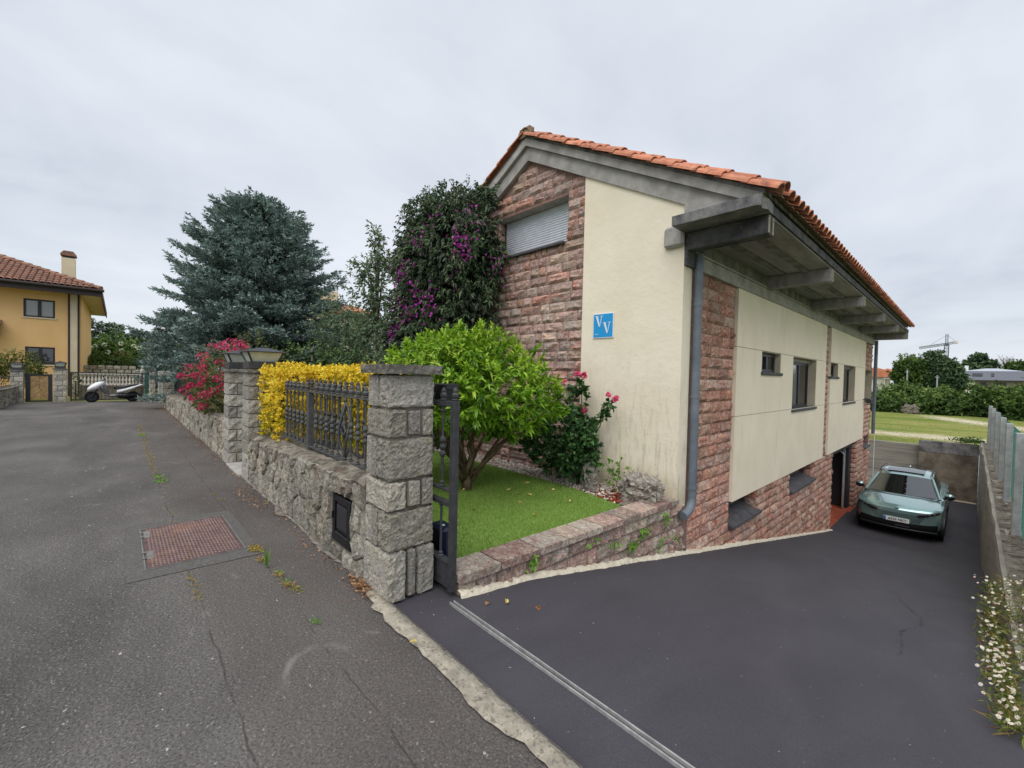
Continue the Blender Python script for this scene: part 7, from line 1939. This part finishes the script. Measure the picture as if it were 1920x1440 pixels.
# half profiles: bottom, sill, lower side, waist, shoulder, hood edge, hood mid, centre
body = mirror_loft([
    (nose(.06, .30), [(0, .34), (.66, .36), (.74, .44), (.77, .60), (.76, .76), (.64, .80), (.30, .79), (0, .785)]),
    (nose(.10, .30), [(0, .26), (.74, .30), (.82, .42), (.845, .62), (.83, .82), (.68, .85), (.34, .845), (0, .84)]),
    (nose(.30, .26), [(0, .22), (.80, .25), (.885, .40), (.90, .64), (.88, .88), (.72, .905), (.38, .90), (0, .90)]),
    (nose(.70, .14), [(0, .20), (.82, .24), (.905, .40), (.915, .66), (.895, .90), (.72, .955), (.42, .98), (0, .985)]),
    (nose(1.15, .08), [(0, .20), (.83, .24), (.91, .40), (.92, .70), (.90, .95), (.76, 1.02), (.45, 1.045), (0, 1.05)]),
    (1.6, [(0, .20), (.84, .24), (.91, .40), (.915, .72), (.895, .98), (.78, 1.03), (.45, 1.05), (0, 1.05)]),
    (2.9, [(0, .20), (.84, .24), (.91, .40), (.915, .74), (.90, 1.02), (.79, 1.06), (.45, 1.07), (0, 1.07)]),
    (3.7, [(0, .22), (.84, .26), (.92, .42), (.93, .78), (.91, 1.06), (.78, 1.09), (.45, 1.1), (0, 1.1)]),
    (4.25, [(0, .30), (.80, .34), (.89, .46), (.90, .8), (.87, 1.06), (.74, 1.09), (.42, 1.1), (0, 1.1)]),
    (4.46, [(0, .40), (.70, .42), (.78, .5), (.80, .8), (.78, .98), (.66, 1.0), (.4, 1.02), (0, 1.02)])])
cb(body, 'body', M['paint'])
# cabin: pillars and roof
def cab_sec(y, w0, z0, w1, z1): return (y, [(0, z0), (w0, z0), (w0 - .01, z0 + .06), ((w0 + w1) / 2, (z0 + z1) / 2), (w1, z1 - .05), (w1 - .10, z1), (w1 * .5, z1 + .02), (0, z1 + .025)])
roof = mirror_loft([cab_sec(1.86, .66, 1.30, .60, 1.42), cab_sec(2.05, .70, 1.2, .605, 1.50), cab_sec(2.5, .74, 1.1, .615, 1.555), cab_sec(3.2, .75, 1.1, .61, 1.55), cab_sec(3.8, .72, 1.12, .58, 1.48), cab_sec(4.12, .66, 1.12, .54, 1.36)])
cb(roof, 'roof', M['paint'])
ws = MB()
def wsf(u, v):
    x = (u - .5) * 2; wb, wt = .775, .585
    w = wb + (wt - wb) * v; c = 1 - x * x
    return (x * w, 1.18 + .74 * v - .10 * c * (1 - v * .5) + .02 , 1.045 + .415 * v + .03 * c * v)
ws.grid(wsf, 10, 6); cb(ws, 'windscreen', M['carglass'])
for s in (-1, 1):
    ap = MB(); ap.tube([(s * .80, 1.17, 1.03), (s * .70, 1.55, 1.27), (s * .61, 1.93, 1.465)], .035, 6); cb(ap, 'windscreen_pillar', M['paint'])
cw = MB(); cw.grid(lambda u, v: ((u - .5) * 1.56, 1.09 + .07 * v + .1 * (2 * u - 1) ** 2 - .10, 1.055 - .02 * (2 * u - 1) ** 2), 10, 1); cb(cw, 'cowl', M['black'])
rg = MB(); rg.grid(lambda u, v: ((u - .5) * .86, 2.10 + 1.25 * v, 1.545 + .045 * math.sin(PI * (.18 + .7 * v)) - .01 * (2 * u - 1) ** 2), 6, 6); cb(rg, 'glass_roof', M['carglass'])
for s in (-1, 1):
    sg2 = MB(); sg2.grid(lambda u, v: (s * (interp(1.5 + 2.4 * u, [(1.5, .778), (2.5, .758), (3.2, .765), (3.8, .735), (4.1, .68)]) * (1 - v) + v * interp(1.86 + 2.0 * u, [(1.86, .618), (2.5, .634), (3.2, .63), (3.8, .602), (4.1, .56)])), (1.5 + 2.4 * u) * (1 - v) + (1.9 + 1.95 * u) * v, 1.085 + .34 * v + .04 * math.sin(PI * u) * v), 8, 3); cb(sg2, 'side_window', M['carglass'])
    rl = MB(); rl.tube([(s * .585, 2.2, 1.52), (s * .59, 2.4, 1.575), (s * .585, 3.3, 1.57), (s * .565, 3.7, 1.50)], .014, 6); cb(rl, 'roof_rail', M['black'])
    mr = MB(); mr.bm((lambda b: (bmesh.ops.create_uvsphere(b, u_segments=12, v_segments=8, radius=1), b)[1])(bmesh.new()), Matrix.Translation((s * .985, 1.42, 1.125)) @ Matrix.Diagonal((.105, .075, .07, 1)))
    mo_ = cb(mr, 'door_mirror', M['paint'])
    mr = MB(); mr.tube([(s * .86, 1.46, 1.03), (s * .99, 1.43, 1.07)], .03, 6); mr.bm((lambda b: (bmesh.ops.create_uvsphere(b, u_segments=12, v_segments=8, radius=1), b)[1])(bmesh.new()), Matrix.Translation((s * .985, 1.415, 1.095)) @ Matrix.Diagonal((.11, .085, .075, 1))); cb(mr, 'mirror_base', M['black'], mo_)
    # slit headlamp wrapping the corner
    hl = MB(); hl.grid(lambda u, v: (s * (.42 + .42 * u), .06 + .30 * (.42 + .42 * u) ** 2 + .10 * u * u - .025 - .06 * u - .02 * math.sin(PI * v), .715 + .125 * u + (.075 - .02 * u) * (v - .5)), 8, 4)
    h_ = cb(hl, 'headlight', M['black'])
    dl = MB()
    for k in range(3): dl.box(s * (.55 + .09 * k) - .025, s * (.55 + .09 * k) + .025, .06 + .30 * (.55 + .09 * k) ** 2 - .05, .06 + .30 * (.55 + .09 * k) ** 2 + .0, .745 + .025 * k, .765 + .025 * k, .004)
    cb(dl, 'lamp_module', M['alloy'], h_)
    ha = MB(); ha.box(s * .905 - .012, s * .905 + .012, 2.35, 2.55, .93, .955, .006); ha.box(s * .915 - .012, s * .915 + .012, 3.2, 3.4, .95, .975, .006); cb(ha, 'door_handle', M['paint'])
    ar = MB()
    for yc_ in (.86, 3.55):
        n = 14
        for k in range(n + 1):
            a = math.radians(-15 + 210 * k / n)
            for rr in (.335, .40): ar.v.append((s * .915, yc_ + rr * math.cos(a), .34 + rr * math.sin(a)))
            for rr in (.40, .335): ar.v.append((s * (.80 if rr < .36 else .915), yc_ + rr * math.cos(a), .34 + rr * math.sin(a)))
    ar2 = MB()
    for yc_ in (.86, 3.55):
        b0 = len(ar2.v); n = 14
        for k in range(n + 1):
            a = math.radians(-15 + 210 * k / n)
            for rr, xx in ((.33, .86), (.33, .935), (.41, .93), (.41, .86)): ar2.v.append((s * xx, yc_ + rr * math.cos(a), .34 + rr * math.sin(a)))
            if k:
                q = b0 + 4 * k - 4
                for e in range(4): ar2.f.append((q + e, q + 4 + e, q + 4 + (e + 1) % 4, q + (e + 1) % 4))
    cb(ar2, 'wheel_arch', M['black'])
    sk = MB(); sk.box(s * .885 - .03, s * .885 + .045, 1.25, 3.15, .20, .36, .02); cb(sk, 'side_skirt', M['black'])
# front: grille of rising dots, lower intake, lip
gm = MB()
for i in range(-13, 14):
    for j in range(6):
        x = i * .046 + (.023 if j % 2 else 0); z = .70 - j * .038
        if abs(x) > .60 - .03 * j + (.0): continue
        if abs(x) < .28 and z < .60: continue
        y = .06 + .30 * x * x - .006
        w = .02; gm.add([(x - w, y, z), (x, y - .002, z + .017), (x + w, y, z), (x, y - .002, z - .017), (x, y - .012, z)], [(0, 1, 4), (1, 2, 4), (2, 3, 4), (3, 0, 4)])
g_ = cb(gm, 'grille', M['black'], smooth=False); g_['kind'] = 'stuff'
it = MB(); it.grid(lambda u, v: ((u - .5) * 1.62, .075 + .30 * ((u - .5) * 1.62) ** 2 * .96 - .03 + (.06 if v < .3 else 0) * (1 - v), .24 + (.235 - .09 * (2 * u - 1) ** 2 * 0 + .04 * (2 * u - 1) ** 4) * v), 16, 4); cb(it, 'lower_intake', M['black'])
lp_ = MB(); lp_.tube([((u - .5) * 1.6, .055 + .30 * ((u - .5) * 1.6) ** 2 - .03, .31) for u in np.linspace(0, 1, 13)], .016, 6); cb(lp_, 'bumper_lip', M['anth'])
for k in range(6):
    q = MB(); q.box(-.02 + k * .05, .012 + k * .05, .018, .03, .375, .393); cb(q, 'badge_mark', M['chrome'], smooth=False)
for s in (-1, 1):
    sl = MB(); sl.box(s * .74 - .1, s * .74 + .1, .14, .30, .22, .30, .03)
pt = MB(); pt.box(-.262, .262, .018, .032, .475, .588, .004); pl_ = cb(pt, 'number_plate', M['platew'], smooth=False)
pb = MB(); pb.box(-.258, -.218, .0155, .018, .479, .584); cb(pb, 'country_band', M['plateb'], pl_, smooth=False)
def text_mesh(s, size, name, m, parent, loc, rot, wscale=1.0):
    cu_ = bpy.data.curves.new(name, 'FONT'); cu_.body = s; cu_.size = size; cu_.align_x = 'CENTER'; cu_.align_y = 'CENTER'; cu_.extrude = .0015; cu_.offset = size * .012
    tmp = bpy.data.objects.new(name + '_tmp', cu_); COL.objects.link(tmp)
    dg = bpy.context.evaluated_depsgraph_get(); me = bpy.data.meshes.new_from_object(tmp.evaluated_get(dg)); bpy.data.objects.remove(tmp); bpy.data.curves.remove(cu_)
    me.materials.clear(); me.materials.append(m); o = bpy.data.objects.new(name, me); COL.objects.link(o); o.parent = parent
    o.location = loc; o.rotation_euler = rot; o.scale = (wscale, 1, 1); WL[o.name] = WL[parent.name]
    return o
text_mesh('6626 NKY', .094, 'plate_number', M['ink'], pl_, (.022, .0165, .532), (PI / 2, 0, 0), .92)
fn = MB(); fn.prism([(3.62, 1.49), (3.82, 1.46), (3.80, 1.54), (3.76, 1.54)], 0, -.012, .012); cb(fn, 'roof_fin', M['white'], smooth=False)
bd = MB(); bd.lathe([(.045, 0), (.045, .006)], (0, 0, 0), 14); o = cb(bd, 'bonnet_badge', M['chrome']); o.location = (0, .10, .84); 
for s in (-1, 1):
    for yc_ in (.86, 3.55):
        mb = MB(); r = .335; w = .22; prof = [(r * .66, -w * .5), (r * .92, -w * .5), (r, -w * .36), (r, w * .36), (r * .92, w * .5), (r * .66, w * .5)]; n = 28
        for rr, ww in prof:
            for k in range(n): a = 2 * PI * k / n; mb.v.append((s * .80 + ww, yc_ + rr * math.cos(a), .335 + rr * math.sin(a)))
        for i in range(len(prof) - 1):
            for k in range(n): mb.f.append((i * n + k, i * n + (k + 1) % n, (i + 1) * n + (k + 1) % n, (i + 1) * n + k))
        wh = cb(mb, 'wheel', M['tyre'])
        mb = MB(); mb.tube([(s * .80, yc_, .335), (s * .88, yc_, .335)], .06, 12)
        for k in range(5): a = 2 * PI * k / 5; mb.tube([(s * .87, yc_, .335), (s * .885, yc_ + .23 * math.cos(a), .335 + .23 * math.sin(a))], .03, 6)
        mb.tube([(s * .79, yc_, .335), (s * .80, yc_, .335)], .225, 20); cb(mb, 'rim', M['alloy'], wh)
